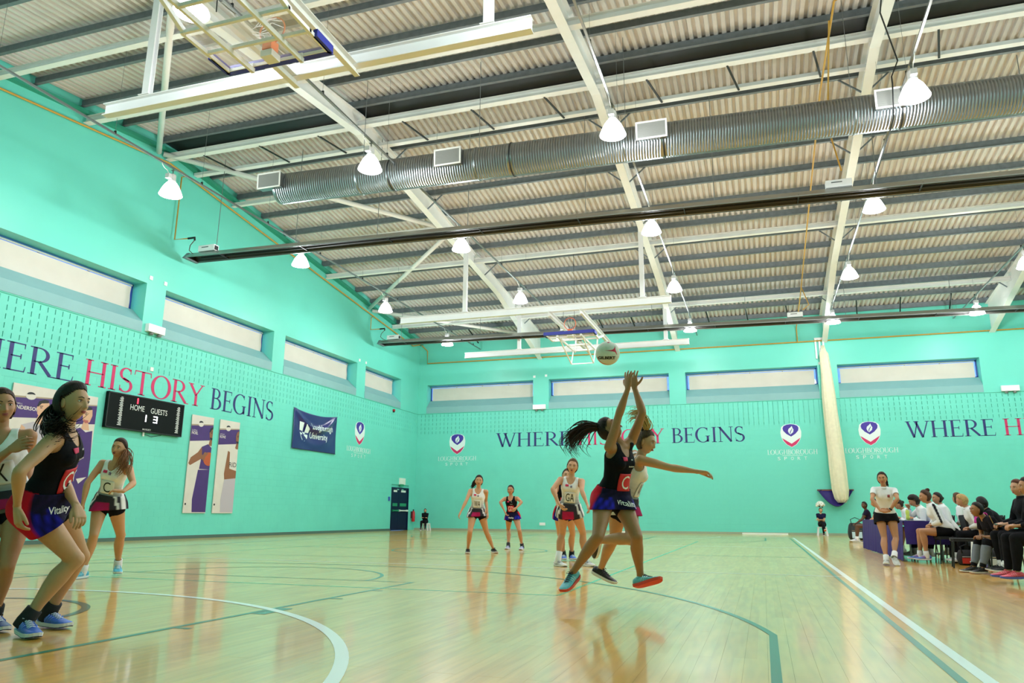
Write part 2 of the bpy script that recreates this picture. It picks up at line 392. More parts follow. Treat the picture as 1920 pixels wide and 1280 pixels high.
# ---------------------------------------------------------------- windows
M_GLASS = mat('window_glass', (.9, .95, 1), .02, trans=1, spec=.5)
M_FRAME = mat('blue_window_frame', '2b4f9c', .4)
wn = 0
def window(axis, a, b):
    global wn; wn += 1
    root = structure(f'window_{wn}')
    P = (lambda u, d, z: (XL-d, u, z)) if axis == 'x' else (lambda u, d, z: (u, YB+d, z))
    def bx(mb, u0, u1, d0, d1, z0, z1):
        p, q = P(u0, d0, z0), P(u1, d1, z1)
        mb.box(min(p[0],q[0]), min(p[1],q[1]), z0, max(p[0],q[0]), max(p[1],q[1]), z1)
    # sloping sill: front face and slope
    s = MB(); prof = [(-.015, ZW0-.02), (-.015, ZW0+.3), (.44, ZW0+.72), (.5, ZW0+.72), (.5, ZW0-.0), (-.0, ZW0-.02)]
    n = len(prof); vs = [P(a-.08, d, z) for d, z in prof]+[P(b+.02, d, z) for d, z in prof]
    vs = [P(a+.003, d, z) for d, z in prof]+[P(b-.003, d, z) for d, z in prof]
    s.add(vs, [(i, (i+1) % n, n+(i+1) % n, n+i) for i in range(n)]+[tuple(range(n)), tuple(range(n, 2*n))[::-1]])
    s.obj('window_sill', M_SILL, root)
    f = MB(); zt, zb = ZW1-.02, ZW0+.72
    for z in (zb, zt-.05): bx(f, a+.01, b-.01, .52, .57, z, z+.05)
    for i in range(5):
        u = a+.01+(b-a-.07)*i/4; bx(f, u, u+.05, .52, .57, zb, zt)
    fr = f.obj('window_frame', M_FRAME, root)
    for i in range(4):
        u0 = a+.01+(b-a-.07)*i/4+.05; u1 = a+.01+(b-a-.07)*(i+1)/4
        g_ = MB(); bx(g_, u0, u1, .54, .546, zb+.05, zt-.05); g_.obj('window_pane', M_GLASS, fr)
    # roller blind with a slight belly, leaving a strip of daylight at the end and head
    bl = MB(); nz_, nu = 8, 24; gap = .16; vs = []
    for i in range(nu+1):
        for j in range(nz_+1):
            u = a+.05+(b-a-.05-gap)*i/nu if axis == 'x' else a+.14+(b-a-.28)*i/nu
            z = zb-.02+(zt-.09-zb)*j/nz_
            d = .44+.012*math.sin(i*.9)*math.sin(PI*j/nz_)+.01*math.sin(i*.35+j)
            vs.append(P(u, d, z))
    bl.add(vs, [(i*(nz_+1)+j, (i+1)*(nz_+1)+j, (i+1)*(nz_+1)+j+1, i*(nz_+1)+j+1) for i in range(nu) for j in range(nz_)])
    bo = bl.obj('roller_blind', M_BLIND, root, smooth=True)
    rl = MB(); z = zt-.06; rl.tube([P(a+.03, .46, z), P(b-(.12 if axis == 'x' else .1), .46, z)], .03, 10); rl.obj('blind_roller', M_CREAM, root, smooth=True)
    return root
for a, b in WL: window('x', a, b)
for a, b in WBK: window('y', a, b)
# ---------------------------------------------------------------- double door in the left wall
M_NAVY = mat('navy_door_paint', '081038', .5, noise=.04, spec=.2)
dr = structure('door_1')
y0, y1 = DOOR[0], DOOR[1]; X = XL
f = MB(); f.box(X-.2, y0, 0, X+.02, y0+.06, 2.13); f.box(X-.2, y1-.06, 0, X+.02, y1, 2.13); f.box(X-.2, y0+.06, 2.07, X+.02, y1-.06, 2.13)
f.obj('door_frame', M_NAVY, dr)
ym = y0+.06+(y1-y0-.12)*.42
M_GRN = mat('green_sign', '1d8a5c', .4); M_SW = mat('sign_white', 'e8efe6', .4)
for i, (a, b) in enumerate(((y0+.065, ym-.004), (ym+.004, y1-.065))):
    leaf = MB().box(X-.06, a, .01, X-.01, b, 2.065).obj('door_leaf', M_NAVY, dr)
    bar = MB().bar((X+.06, a+.05, .98), (X+.06, b-.05, .98), .05, .06); bar.cbox((X+.02, a+.1, .98), .08, .06, .1); bar.cbox((X+.02, b-.1, .98), .08, .06, .1)
    bar.obj('panic_bar', M_GRN if i == 0 else M_SW, leaf)
    MB().cbox((X-.004, (a+b)/2, 1.27), .008, (b-a)*.7, .15).obj('door_sign', M_GRN, leaf)
    mb = MB().cbox((X-.004, (a+b)/2, 1.95), .008, (b-a)*.5, .1); mb.obj('door_notice', M_SW, leaf)
    cl = MB().cbox((X+.02, (a+b)/2+(.2 if i == 0 else -.2), 2.03), .05, .22, .06); cl.obj('door_closer', M_CHROME, leaf)
# ================================================================ roof
M_SHEET = mat('roof_sheet', 'dcdad6', .45, noise=.12, nscale=1.3)
ceil = structure('ceiling')
def sheet(x0, n, ya, yb_):
    """trapezoidal sheet n corrugations wide, local"""
    p = .2; d = .075; prof = []
    for i in range(n):
        x = i*p; prof += [(x, 0), (x+.09, 0), (x+.11, d), (x+.18, d)]
    prof.append((n*p-.005, 0)); mb = MB()
    vs = [(x, ya, z+zs(ya)) for x, z in prof]+[(x, yb_, z+zs(yb_)) for x, z in prof]
    m = len(prof); mb.add(vs, [(i, m+i, m+i+1, i+1) for i in range(m-1)]); return mb
s1, s2 = sheet(0, 5, YR, YB+.35).mesh('roof_sheet', M_SHEET), sheet(0, 5, YF-.3, YR).mesh('roof_sheet', M_SHEET)
k = 0
while XL-.3+k*1.0 < XR+.2:
    for me in (s1, s2):
        o = link('roof_sheet', me, ceil); o.location = (XL-.3+k, 0, 0)
    k += 1
MB().add([(XL-.6, YF-.4, zs(YF)+.12), (XR+.4, YF-.4, zs(YF)+.12), (XR+.4, YR, ZR+.4), (XL-.6, YR, ZR+.4), (XL-.6, YB+.7, zs(YB)+.02), (XR+.4, YB+.7, zs(YB)+.02)],
         [(0,1,2,3), (3,2,5,4)]).obj('roof_underlay', M_SHEET, ceil)
def ppl(xa, xb):
    h, fl_, t = .24, .085, .014
    return [(-t/2, 0), (fl_, 0), (fl_, t), (t/2, t), (t/2, h), (-fl_, h), (-fl_, h-t), (-t/2, h-t)]
pmz = MB().prof((XL, 0, 0), (XR, 0, 0), ppl(0, 0), cap=True).mesh('purlin', M_GALV)
pys = [14.35] + [15.3+1.45*i for i in range(14)] + [14.35-1.45*i for i in range(1, 14)]
for y in pys:
    if YF+.1 < y < YB-.05:
        o = link('purlin', pmz, ceil); o.location = (0, y, zp(y))
        if y > YR: pass
MB().prof((XL, 14.83, 0), (XR, 14.83, 0), [(-.42, ZR+.1), (.42, ZR+.1), (0, ZR+.19)]).obj('ridge_flashing', M_DARK, ceil)
# rafters
RX = [-4.1, 3.05, 9.85, 16.75, 23.6]
RD = .5
def rafter(x, m, w=.24):
    mb = MB()
    ys_ = [YF+.02, 2.2, 13.6, YR, 16.1, 27.4, YB-.01]
    def zb(y):
        base = zp(y)-RD
        if abs(y-YR) < 1.3: base -= .12
        if y > 27.4: base -= (y-27.4)/(YB-27.4)*.85
        if y < 2.2: base -= (2.2-y)/(2.2-YF)*.85
        return base
    for i in range(len(ys_)-1):
        a, b = ys_[i], ys_[i+1]
        def q(za, zb_, wa):
            vs = [(x-wa/2, a, za[0]), (x+wa/2, a, za[0]), (x+wa/2, a, za[1]), (x-wa/2, a, za[1]), (x-wa/2, b, zb_[0]), (x+wa/2, b, zb_[0]), (x+wa/2, b, zb_[1]), (x-wa/2, b, zb_[1])]
            mb.add(vs, [(0,1,2,3), (7,6,5,4), (0,4,5,1), (1,5,6,2), (2,6,7,3), (3,7,4,0)])
        ta, tb = zp(a)-.002, zp(b)-.002
        if a >= YR: pass
        q((zb(a), zb(a)+.022), (zb(b), zb(b)+.022), w); q((ta-.022, ta), (tb-.022, tb), w); q((zb(a)+.022, ta-.022), (zb(b)+.022, tb-.022), .02)
    return mb.obj('rafter', m, ceil)
rafts = [rafter(x, M_CREAM) for x in RX[:4]]
# flange of the gable frame against the left wall, painted with it
g = MB()
for a, b in ((YF, YR), (YR, YB)): g.bar((XL+.09, a, zp(a)-.12), (XL+.09, b, zp(b)-.12), .18, .12)
g.obj('gable_rafter', mat('gable_green', '2f9a80', .5), ceil)
# fly braces from rafters to purlins
for x in RX[:4]:
    for y in (9.98, 16.75, 19.65, 22.55, 25.45, 31.25):
        for s in (1, -1):
            MB().bar((x+s*.05, y, zp(y)-RD+.03), (x+s*.62, y, zp(y)+.02), .04, .04).obj('fly_brace', M_GALV, ceil)
# ties
bays = [(XL, RX[0]), (RX[0], RX[1]), (RX[1], RX[2]), (RX[2], RX[3]), (RX[3], XR)]
for y, dz, w, h, which in ((8.9, .28, .16, .16, 'all'), (11.65, .33, .2, .2, 'all'), (14.75, .33, .2, .2, 'all'), (18.0, .3, .14, .14, 'first'), (21.4, .3, .14, .14, 'first'), (24.4, .3, .18, .18, 'all'), (30.8, .3, .18, .18, 'all')):
    for i, (a, b) in enumerate(bays):
        if which == 'first' and i: continue
        MB().ibeam((a+.02, y, zp(y)-dz), (b-.02, y, zp(y)-dz), w, h, .02).obj('tie_beam', M_CREAM, ceil)
for i, (a, b) in enumerate(bays):
    y = 16.05; z = zp(y)-.28
    MB().prof((a+.02, y, z), (b-.02, y, z), [(-.09, 0), (.09, 0), (.09, .1), (.075, .1), (.075, .015), (-.075, .015), (-.075, .1), (-.09, .1)]).obj('cable_tray', M_WHITE, ceil)
    for q in (.2, .5, .8):
        x = a+(b-a)*q
        MB().bar((x, 14.8, zp(14.8)-.43), (x+.25, y, z-.02), .05, .03).obj('tray_bracket', M_DARK, ceil)
# diagonal wind braces in the first bay
nodes = [(RX[0], 7.3), (XL+.05, 14.4), (RX[0], 21.7), (XL+.05, 28.4), (RX[0], 33.9)]
nodes = [(RX[0], -.2), (XL+.05, 7.0)] + nodes[1:]
nodes[2] = (XL+.05, 14.4)
for a, b in (((RX[0], 7.4), (XL+.08, 14.3)), ((XL+.08, 14.5), (RX[0], 21.5)), ((RX[0], 21.8), (XL+.08, 28.2)), ((XL+.08, 28.5), (RX[0], 33.6))):
    A = (a[0], a[1], zp(a[1])-.3); B = (b[0], b[1], zp(b[1])-.3)
    MB().tube([A, B], .085, 14).obj('wind_brace', M_CREAM, ceil, smooth=True)
for x in (-7.6, -2.8, -.6, 1.0, 4.6, 6.4, 8.2, 11.2, 13, 15):
    MB().bar((x, 32.72, zp(32.7)), (x+.12, 33.9, zp(33.9)-.35), .05, .05).obj('eaves_strut', M_DARK, ceil)
# ================================================================ high bay lamps
M_SHADE = mat('lit_acrylic_shade', (1, .98, .95), .3, emit=14, ecol=(1, .985, .96))
M_BULB = mat('lit_lamp_bulb', (1, 1, 1), .3, emit=30)
M_GEAR = mat('lamp_gear_casing', 'd9dadc', .4)
def lamp_proto(loc):
    x, y, z = loc
    t = thing('high_bay_lamp', '', 'lamp', loc, 'lit high bay lamps under the roof')
    b = MB()
    prof = [(.07, .17), (.13, .13), (.19, .04), (.235, -.06), (.275, -.16), (.285, -.19), (.275, -.185), (.225, -.06), (.18, .04), (.12, .12), (.06, .16)]
    b.lathe(loc, prof, 28); b.obj('lamp_shade', M_SHADE, t, smooth=True)
    b = MB().lathe(loc, [(.001, -.1), (.045, -.08), (.06, -.02), (.05, .06), (.03, .14), (.001, .15)], 16); b.obj('bulb', M_BULB, t, smooth=True)
    b = MB().lathe(loc, [(.001, .16), (.1, .16), (.1, .2), (.085, .21), (.085, .36), (.07, .38), (.001, .38)], 18)
    b.box(x-.06, y-.19, z+.22, x+.06, y-.08, z+.34); b.obj('gear_casing', M_GEAR, t)
    b = MB().bar((x, y, z+.37), (x, y, z+.53), .03, .01); b.bar((x-.05, y, z+.5), (x+.05, y, z+.5), .06, .01); b.obj('hanger', M_GREYP, t)
    b = MB().tube([(x+.0, y-.13, z+.34), (x+.0, y-.2, z+.42), (x, y-.3, z+.44), (x, y-.38, z+.5), (x, y-.4, z+.55)], .009, 6); b.obj('cable', M_WHITE, t, smooth=True)
    ld = bpy.data.lights.new('lamp_light', 'POINT'); ld.energy = LAMP_W; ld.color = LAMP_C; ld.shadow_soft_size = .26
    lo = bpy.data.objects.new('lamp_light', ld); COL.objects.link(lo); lo.parent = t; lo.location = (0, 0, -.32)
    return t
M_LZ = 9.0
rows = [(-7.45, (5.6, 11.35, 17.2, 23.2, 29.6)), (-1.8, (5.6, 11.6, 17.4, 23.5, 30.0)), (4.03, (5.6, 11.7, 17.7, 23.7, 30.1)),
        (9.93, (5.6, 12.0, 17.8, 23.9, 30.4)), (15.3, (6.0, 12.2, 18.3, 24.4, 30.5)), (20.9, (6.0, 12.2, 18.3, 24.4, 30.5))]
rn = ['beside the left wall', 'second in from the left wall', 'along the middle of the hall', 'right of the middle', 'far right', 'out by the right wall']
yn = ['almost overhead', 'nearest fully in view', 'one further back', 'second from the back wall', 'closest to the back wall']
special = {(0, 1): 'lit bell lamp by the left wall above the first yellow gas drop', (0, 2): 'lit bell lamp by the left wall below the long dark heater',
           (0, 3): 'lit bell lamp by the left wall above the small last window', (0, 4): 'lit bell lamp in front of the far heater, near the hall corner',
           (1, 0): 'lit bell lamp partly behind the near raised hoop frame', (1, 1): 'lit bell lamp hanging before the left end of the silver duct',
           (1, 2): 'lit bell lamp below the near heater, left of the brown-haired players', (1, 3): 'lit bell lamp above the far hoop frame, to its left',
           (1, 4): 'lit bell lamp right under the far blue-edged backboard', (2, 1): 'lit bell lamp before the middle of the silver duct',
           (2, 2): 'lit bell lamp just below the near heater in mid ceiling', (2, 3): 'lit bell lamp above the right end of the far hoop frame',
           (2, 4): 'lit bell lamp tucked under the far heater above the netball', (3, 1): 'large lit bell lamp beside a duct grille, upper right',
           (3, 2): 'lit bell lamp just below the near heater, right side', (3, 3): 'lit bell lamp beside the rafter above the white net',
           (3, 4): 'lit bell lamp under the far heater above the white net', (4, 3): 'lit bell lamp cut by the right picture edge',
           (4, 4): 'lit bell lamp under the far heater at far right'}
proto = None
for i, (x, ys_) in enumerate(rows):
    for j, y in enumerate(ys_):
        lab = special.get((i, j), f'lit bell lamp {rn[i]}, {yn[j]}')
        if proto is None: o = proto = lamp_proto((x, y, M_LZ))
        else: o = dup(proto, loc=(x, y, M_LZ))
        o['label'] = lab
    ya, yb_ = ys_[0]-6.5, YB-.1
    ct = thing('lighting_trunking', ['grey lighting conduit along the left wall with lamps on it', 'grey lighting conduit second from the left wall', 'grey lighting conduit along mid hall over the netball',
               'grey lighting conduit beside the rafter above the net', 'grey lighting conduit at the far right', 'grey lighting conduit near the right wall'][i], 'conduit', (x, 14, M_LZ+.56))
    MB().bar((x, ya, M_LZ+.56), (x, yb_, M_LZ+.56), .045, .045).obj('conduit', M_GREYP, ct)
    for y in np.arange(ys_[0]-5, yb_-.2, 2.95):
        y = float(y); MB().bar((x, y, M_LZ+.57), (x, y, zp(y)+.1), .006, .006).obj('hanging_wire', M_GREYP, ct)
        MB().cbox((x, y, M_LZ+.6), .05, .03, .08).obj('clip', M_DARK, ct)
# ================================================================ duct
M_DUCT = mat('spiral_duct_steel', '9ba2a6', .3, metal=.95, noise=.08, nscale=3)
DZ, DR_ = 9.42, .41
A, B = V3((-5.35, 13.05, DZ)), V3((XR-.05, 14.1, DZ))
dt = thing('air_duct', 'large round silver spiral ventilation duct crossing under the roof', 'duct', tuple((A+B)/2))
ax = (B-A).normalized(); Ld = (B-A).length
def ductseg(a, b):
    prof = []; s = a
    while s < b-.06: prof += [(DR_, s), (DR_, s+.048), (DR_+.003, s+.056), (DR_, s+.064)]; s += .064
    prof.append((DR_, b)); return prof
cuts = [0, 4.9, 10.9, 16.9, 22.9, Ld]
cuts = [0, 3.35, 6.6, 10.3, 15.3, 20.5, Ld]
for a, b in zip(cuts, cuts[1:]):
    MB().lathe(A, ductseg(a, b), 36, ax).obj('duct_section', M_DUCT, dt, smooth=True)
MB().lathe(A, [(DR_, 0), (DR_*.98, -.03), (.001, -.05)], 36, ax).obj('duct_end_cap', M_DUCT, dt, smooth=True)
for c in cuts[1:-1]:
    MB().lathe(A, [(DR_, c-.02), (DR_+.016, c-.015), (DR_+.016, c+.015), (DR_, c+.02)], 36, ax).obj('duct_joint', M_DARK, dt, smooth=True)
    p = A+ax*(c-.9)
    MB().bar(p+V3((0, 0, DR_)), (p.x, p.y, zp(p.y)+.1), .012, .012).obj('hanging_wire', M_GREYP, dt)
    MB().lathe(A, [(DR_+.002, c-.93), (DR_+.013, c-.925), (DR_+.013, c-.9), (DR_+.002, c-.895)], 36, ax).obj('duct_strap', M_DUCT, dt, smooth=True)
M_GRIL = mat('grille_mesh', '9fa19c', .5)
for px, py in ((535, 331), (854, 286), (1224, 236), (1672, 180)):
    # front of the duct where the pixel ray crosses
    q = aty(px, py, 13.2); xx = q.x
    c = A+ax*((xx-A.x)/ax.x); n_ = V3((0, -math.cos(.2), -math.sin(.2))); up = V3((0, -math.sin(.2), math.cos(.2)))
    n_ = V3((0, -1, -.05)).normalized(); up = V3((0, -.05, 1)).normalized(); c = c+up*.06
    f0, f1 = c+n_*(DR_-.1), c+n_*(DR_+.13)
    MB().prof(f0, f1, [(-.34, -.2), (.34, -.2), (.34, .2), (-.34, .2)], up).obj('grille_box', M_DUCT, dt)
    g = MB(); e = f1+n_*.012
    for a in (-1, 1):
        g.prof(f1, e, [(-.36, a*.2-.02), (.36, a*.2-.02), (.36, a*.2+.02), (-.36, a*.2+.02)], up)
        g.prof(f1, e, [(a*.34-.02, -.2), (a*.34+.02, -.2), (a*.34+.02, .2), (a*.34-.02, .2)], up)
    gf = g.obj('grille_frame', M_CREAM, dt)
    g = MB()
    for i in range(16):
        h = -.17+.34*i/15; g.prof(f1-n_*.01, f1+n_*.006, [(-.32, h-.006), (.32, h-.006), (.32, h+.006), (-.32, h+.006)], up)
    gb = g.obj('grille_blades', M_GRIL, gf); gb['kind'] = 'stuff'
# ================================================================ radiant heaters
M_REFL = mat('heater_reflector', 'a9aca8', .3, metal=.85); M_TUBE = mat('heater_tube', '221e1c', .7)
def heater(name, label, A, B, boxes, hang):
    t = thing('radiant_heater', label, 'heater', tuple((V3(A)+V3(B))/2))
    w0, w1, h = .12, .3, .17
    prof = [(-w0, h), (-w1, 0), (-w1, -.03), (-w1+.012, -.03), (-w1+.012, .0), (-w0+.01, h-.012), (w0-.01, h-.012), (w1-.012, 0), (w1-.012, -.03), (w1, -.03), (w1, 0), (w0, h)]
    MB().prof(A, B, prof).obj('reflector', M_REFL, t)
    MB().prof(V3(A)+V3((.02, 0, 0)), V3(B), [(-w1+.03, .002), (-w0+.02, h-.03), (w0-.02, h-.03), (w1-.03, .002), (w0-.03, h-.022), (-w0+.03, h-.022)]).obj('reflector_shadow_panel', mat('heater_painted_shadow', '1e201d', .7), t)  # added dark panel, its colour paints the shade under the reflector
    for s in (-.1, .1): MB().tube([V3(A)+V3((.3, s, .06)), V3(B)+V3((-.1, s, .06))], .045, 10).obj('burner_tube', M_TUBE, t, smooth=True)
    MB().prof(V3(A)+V3((-.1, 0, 0)), V3(A)+V3((.004, 0, 0)), [(-w1-.02, -.04), (w1+.02, -.04), (w0+.02, h+.01), (-w0-.02, h+.01)]).obj('end_plate', M_GALV, t)
    d = (V3(B)-V3(A)); L_ = d.length; d.normalize()
    s = 1.2
    while s < L_:
        p = V3(A)+d*s; MB().bar(p+V3((-.0, -.26, .02)), p+V3((0, .26, .02)), .02, .05).obj('cross_bracket', M_DARK, t)
        s += 2.9
    for s in hang:
        p = V3(A)+d*s; MB().tube([p+V3((0, 0, h)), V3((p.x+.02, p.y, zp(p.y)))], .01, 6).obj('hanging_chain', M_GREYP, t)
    for s, sd in boxes:
        p = V3(A)+d*s+V3((0, -.02, h+.13))
        bo = MB().cbox(p, .62, .22, .2).obj('burner_box', M_WHITE, t)
        MB().cbox(p+V3((.312, 0, 0)), .004, .17, .14).obj('burner_grille', M_BLACK, bo)
        MB().cbox(p+V3((-.05, -.1125, .03)), .26, .004, .03).obj('lettering_strip', mat('grey_print', '6a7176', .5), bo)
    return t
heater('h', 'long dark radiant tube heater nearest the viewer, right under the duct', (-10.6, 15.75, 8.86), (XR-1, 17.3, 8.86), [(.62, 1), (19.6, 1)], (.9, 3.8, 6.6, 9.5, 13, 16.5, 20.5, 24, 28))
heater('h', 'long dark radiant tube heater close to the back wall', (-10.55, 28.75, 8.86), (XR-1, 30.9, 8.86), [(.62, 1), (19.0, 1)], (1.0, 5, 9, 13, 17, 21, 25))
def pipe(label, pts, r=.022, m=None, name='gas_pipe', cat='pipe'):
    o = MB().tube(pts, r, 8).obj(name, m or M_YEL); return tag(o, label, cat)
gp = thing('gas_pipe', 'yellow gas pipe run along the left and back walls', 'pipe', (XL+.06, 14, 11.9))
pts = [(XL+.08, YF+.2, zp(YF)-.55)]+[(XL+.08, y, zp(y)-.52) for y in (4., 9, YR, 20, 26, 30.5, 33.2)]
pts += [(XL+.1, YB-.12, 10.05), (XL+.5, YB-.09, 9.65), (XL+.52, YB-.09, 8.95), (-4., YB-.09, 8.92), (6, YB-.09, 8.9), (17, YB-.09, 8.9), (XR-.1, YB-.09, 8.9)]
MB().tube(pts, .03, 8).obj('pipe_run', M_YEL, gp, smooth=True)
q = atx(313, 432, XL+.09); q2 = atx(320, 292, XL+.09); zt = q2.z
for yy, px in ((15.35, 0), (28.4, 1)):
    z0 = 9.45 if px == 0 else 9.55
    MB().tube([(XL+.09, yy+.25, zp(yy)-.55), (XL+.1, yy, zp(yy)-.7), (XL+.1, yy, z0), (XL+.55, yy+.1, z0+.02)], .022, 8).obj('gas_drop', M_YEL, gp, smooth=True)
    MB().tube([(XL+.55, yy+.1, z0+.02), (XL+.8, yy+.12, z0+.03), (XL+.8, yy+.12, z0-.06)], .035, 8).obj('gas_valve', M_BLACK, gp, smooth=True)
    MB().tube([(XL+.8, yy+.12, z0-.06), (XL+.62, yy+.15, z0-.2), (XL+.55, yy+.2, z0-.35), (XL+.66, yy+.25, z0-.46), (XL+.85, yy+.35, 9.02)], .014, 8).obj('gas_hose', mat('gas_hose', '5c4634', .4), gp, smooth=True)
gp2 = thing('gas_pipe', 'yellow gas pipe hanging from the roof beside the third rafter', 'pipe', (9.2, 15, 10))
P = [(9.0, 6, zp(6)-.5), (9.0, 12.4, zp(12.4)-.45), (8.75, 12.5, zp(12.4)-.5), (8.72, 16.3, zp(16)-.6), (8.7, 30.0, zp(30)-.6), (8.68, 33.4, 9.75), (8.66, 34.15, 9.6), (8.66, 34.15, 8.9)]
MB().tube(P, .025, 8).obj('pipe_run', M_YEL, gp2, smooth=True)
MB().tube([(8.7, 13.2, zp(13)-.55), (8.74, 15.6, 10.3), (9.0, 16.0, 9.25)], .02, 8).obj('gas_drop', M_YEL, gp2, smooth=True)
MB().tube([(8.7, 29.2, zp(29)-.6), (8.95, 29.3, 9.4), (8.7, 29.3, 9.2)], .02, 8).obj('gas_drop', M_YEL, gp2, smooth=True)
# black cable beside third rafter
tag(MB().tube([(9.6, 11.2, zp(11)-.1), (9.62, 12.6, 11.2), (9.9, 12.9, 10.2), (9.75, 12.9, 9.85), (9.72, 12.75, 9.6), (9.72, 13.0, 8.98), (9.75, 13.6, 9.0), (9.8, 16.4, 9.1)], .016, 6).obj('power_cable', M_BLACK, None, True), 'black cable looped around the silver duct by a rafter', 'cable')
# ================================================================ raised basketball goals
M_BLUE = mat('blue_backboard_pad', '1c2a9c', .5); M_ORG = mat('orange_rim_paint', 'e2622a', .4)
M_ACR = mat('clear_acrylic_board', (.95, .97, 1), .03, alpha=.22, spec=.6)
def goal(label, zc, beams, xl, xr, hang, cb, edge, zb, arms, chan, lattice):
    """ceiling goal folded up; board edge with the pad at y=edge, board runs from there towards the mounting (direction dr)"""
    dr = -1 if edge[1] < 0 else 1; y1 = edge[0]; cxm = cb
    t = thing('raised_basketball_goal', label, 'basketball hoop', (cxm, beams[0], zc))
    for yb in beams:
        MB().ibeam((xl, yb, zc), (xr, yb, zc), .16, .26, .02).obj('carrier_beam', M_WHITE, t)
        for x in hang:
            MB().ibeam((x, yb, zc+.13), (x, yb, zp(yb)-.02), .16, .12, .016, (0, 1, 0)).obj('drop_post', M_WHITE, t)
            MB().cbox((x, yb, zc+.145), .26, .2, .02).obj('bolt_plate', M_WHITE, t)
    for x in arms:
        MB().prof((x, chan[0], zc-.2), (x, chan[1], zc-.2), [(-.05, -.1), (.05, -.1), (.05, -.08), (-.03, -.08), (-.03, .08), (.05, .08), (.05, .1), (-.05, .1)]).obj('support_channel', M_CREAM, t)
    Y = lambda d: y1+dr*d           # distance from the padded edge along the board
    def bx(m, x0, x1, d0, d1, z0, z1): a, b = sorted((Y(d0), Y(d1))); m.box(x0, a, z0, x1, b, z1)
    bd = MB(); bx(bd, cxm-.9, cxm+.9, 0, 1.05, zb-.01, zb+.01); bd = bd.obj('backboard', M_ACR, t)
    f = MB()
    for x in (cxm-.93, cxm+.88): bx(f, x, x+.05, 0, 1.08, zb-.07, zb-.012)
    for d in (.0, .5, 1.03): bx(f, cxm-.93, cxm+.93, d, d+.045, zb-.065, zb-.012)
    for x in (-.45, .45):
        bx(f, cxm+x-.025, cxm+x+.025, .05, 2.9, zb-.15, zb-.07)
        bx(f, cxm+x-.03, cxm+x+.03, .0, .06, zb-.15, zb-.01)
    bx(f, cxm-.5, cxm+.5, 1.6, 1.65, zb-.14, zb-.08); bx(f, cxm-.5, cxm+.5, 2.6, 2.65, zb-.14, zb-.08)
    f.obj('board_frame', M_CREAM, bd)
    p = MB(); bx(p, cxm-.95, cxm+.95, -.06, .03, zb-.07, zb+.05)
    for x in (cxm-.975, cxm+.905): bx(p, x, x+.07, -.02, .42, zb-.07, zb+.05)
    p.obj('board_padding', M_BLUE, bd)
    ring = [V3((cxm+.225*math.cos(a), Y(.2), zb+.38+.225*math.sin(a))) for a in np.linspace(0, 2*PI, 33)]
    MB().tube(ring, .013, 8, False).obj('rim', M_ORG, t, smooth=True)
    b = MB(); bx(b, cxm-.08, cxm+.08, .12, .3, zb, zb+.17); b.obj('rim_bracket', M_ORG, t)
    b = MB(); bx(b, cxm-.1, cxm+.1, .08, .3, zb-.12, zb-.012); b.obj('mounting_block', M_CREAM, t)
    nt_ = MB()
    for k in range(10):
        a = 2*PI*k/10; b = a+.35
        nt_.tube([(cxm+.22*math.cos(a), Y(.2), zb+.38+.22*math.sin(a)), (cxm+.15*math.cos(b), Y(.4), zb+.3+.14*math.sin(b)), (cxm+.1*math.cos(a), Y(.55), zb+.14+.08*math.sin(a))], .006, 4)
    nt_.obj('net', M_WHITE, t)
    st = MB()
    for s in (-.9, .9):
        st.bar((cxm+s, Y(1.0), zb-.03), (cxm+s*.75, Y(3.2), zc-.3), .06, .08)
    st.bar((cxm-.45, Y(2.9), zb-.1), (cxm-.45, Y(3.1), zc-.25), .05, .05); st.bar((cxm+.45, Y(2.9), zb-.1), (cxm+.45, Y(3.1), zc-.25), .05, .05)
    if lattice:
        for s in (-.45, .45):
            st.bar((cxm+s, Y(.3), zb-.1), (cxm+s, Y(2.2), zb-.75), .04, .04); st.bar((cxm+s, Y(2.2), zb-.75), (cxm+s, Y(2.6), zb-.1), .04, .04)
        st.bar((cxm-.45, Y(2.2), zb-.75), (cxm+.45, Y(2.2), zb-.75), .04, .04)
    st.obj('swing_frame', M_WHITE, t)
    MB().tube([(cxm-.1, Y(1.3), zb-.05), (cxm-.1, Y(1.35), zc+.2), (cxm-.1, Y(1.35), zp(Y(1.35)))], .008, 6).obj('hoist_chain', M_DARK, t)
    MB().cbox((cxm-.1, Y(2.1), zb+.25), .16, .3, .14).obj('hoist_winch', M_DARK, t)
    return t
a, b = atz(193, 205, 8.74), atz(1000, 50, 8.74); ym = (a.y+b.y)/2
e0, e1 = atz(425, 128, 7.75), atz(622, 95, 7.75)
c0, c1 = atz(556, 158, 8.5), atz(672, 140, 8.5)
goal('near basketball goal folded up under the roof, blue padded board edge', 8.74, [ym], a.x, b.x, (atz(262, 170, 8.9).x, atz(918, 50, 8.9).x),
     (e0.x+e1.x)/2, ((e0.y+e1.y)/2, -1), 7.75, (c0.x, c1.x), (2.4, (c0.y+c1.y)/2), False)
a, b = atz(752, 602, 8.3), atz(1258, 560, 8.3); c = atz(945, 662, 8.3); ym = (a.y+b.y)/2
e0, e1 = atz(1019, 626, 7.42), atz(1115, 620, 7.42)
c0, c1 = atz(1022, 580, 8.1), atz(1082, 575, 8.1)
goal('far basketball goal folded up near the back wall, blue padded board edge', 8.3, [ym, c.y], a.x, b.x, (atz(861, 580, 8.4).x, atz(1201, 553, 8.4).x),
     (e0.x+e1.x)/2, ((e0.y+e1.y)/2, 1), 7.42, (c0.x, c1.x), (ym-.1, c.y+.1), True)
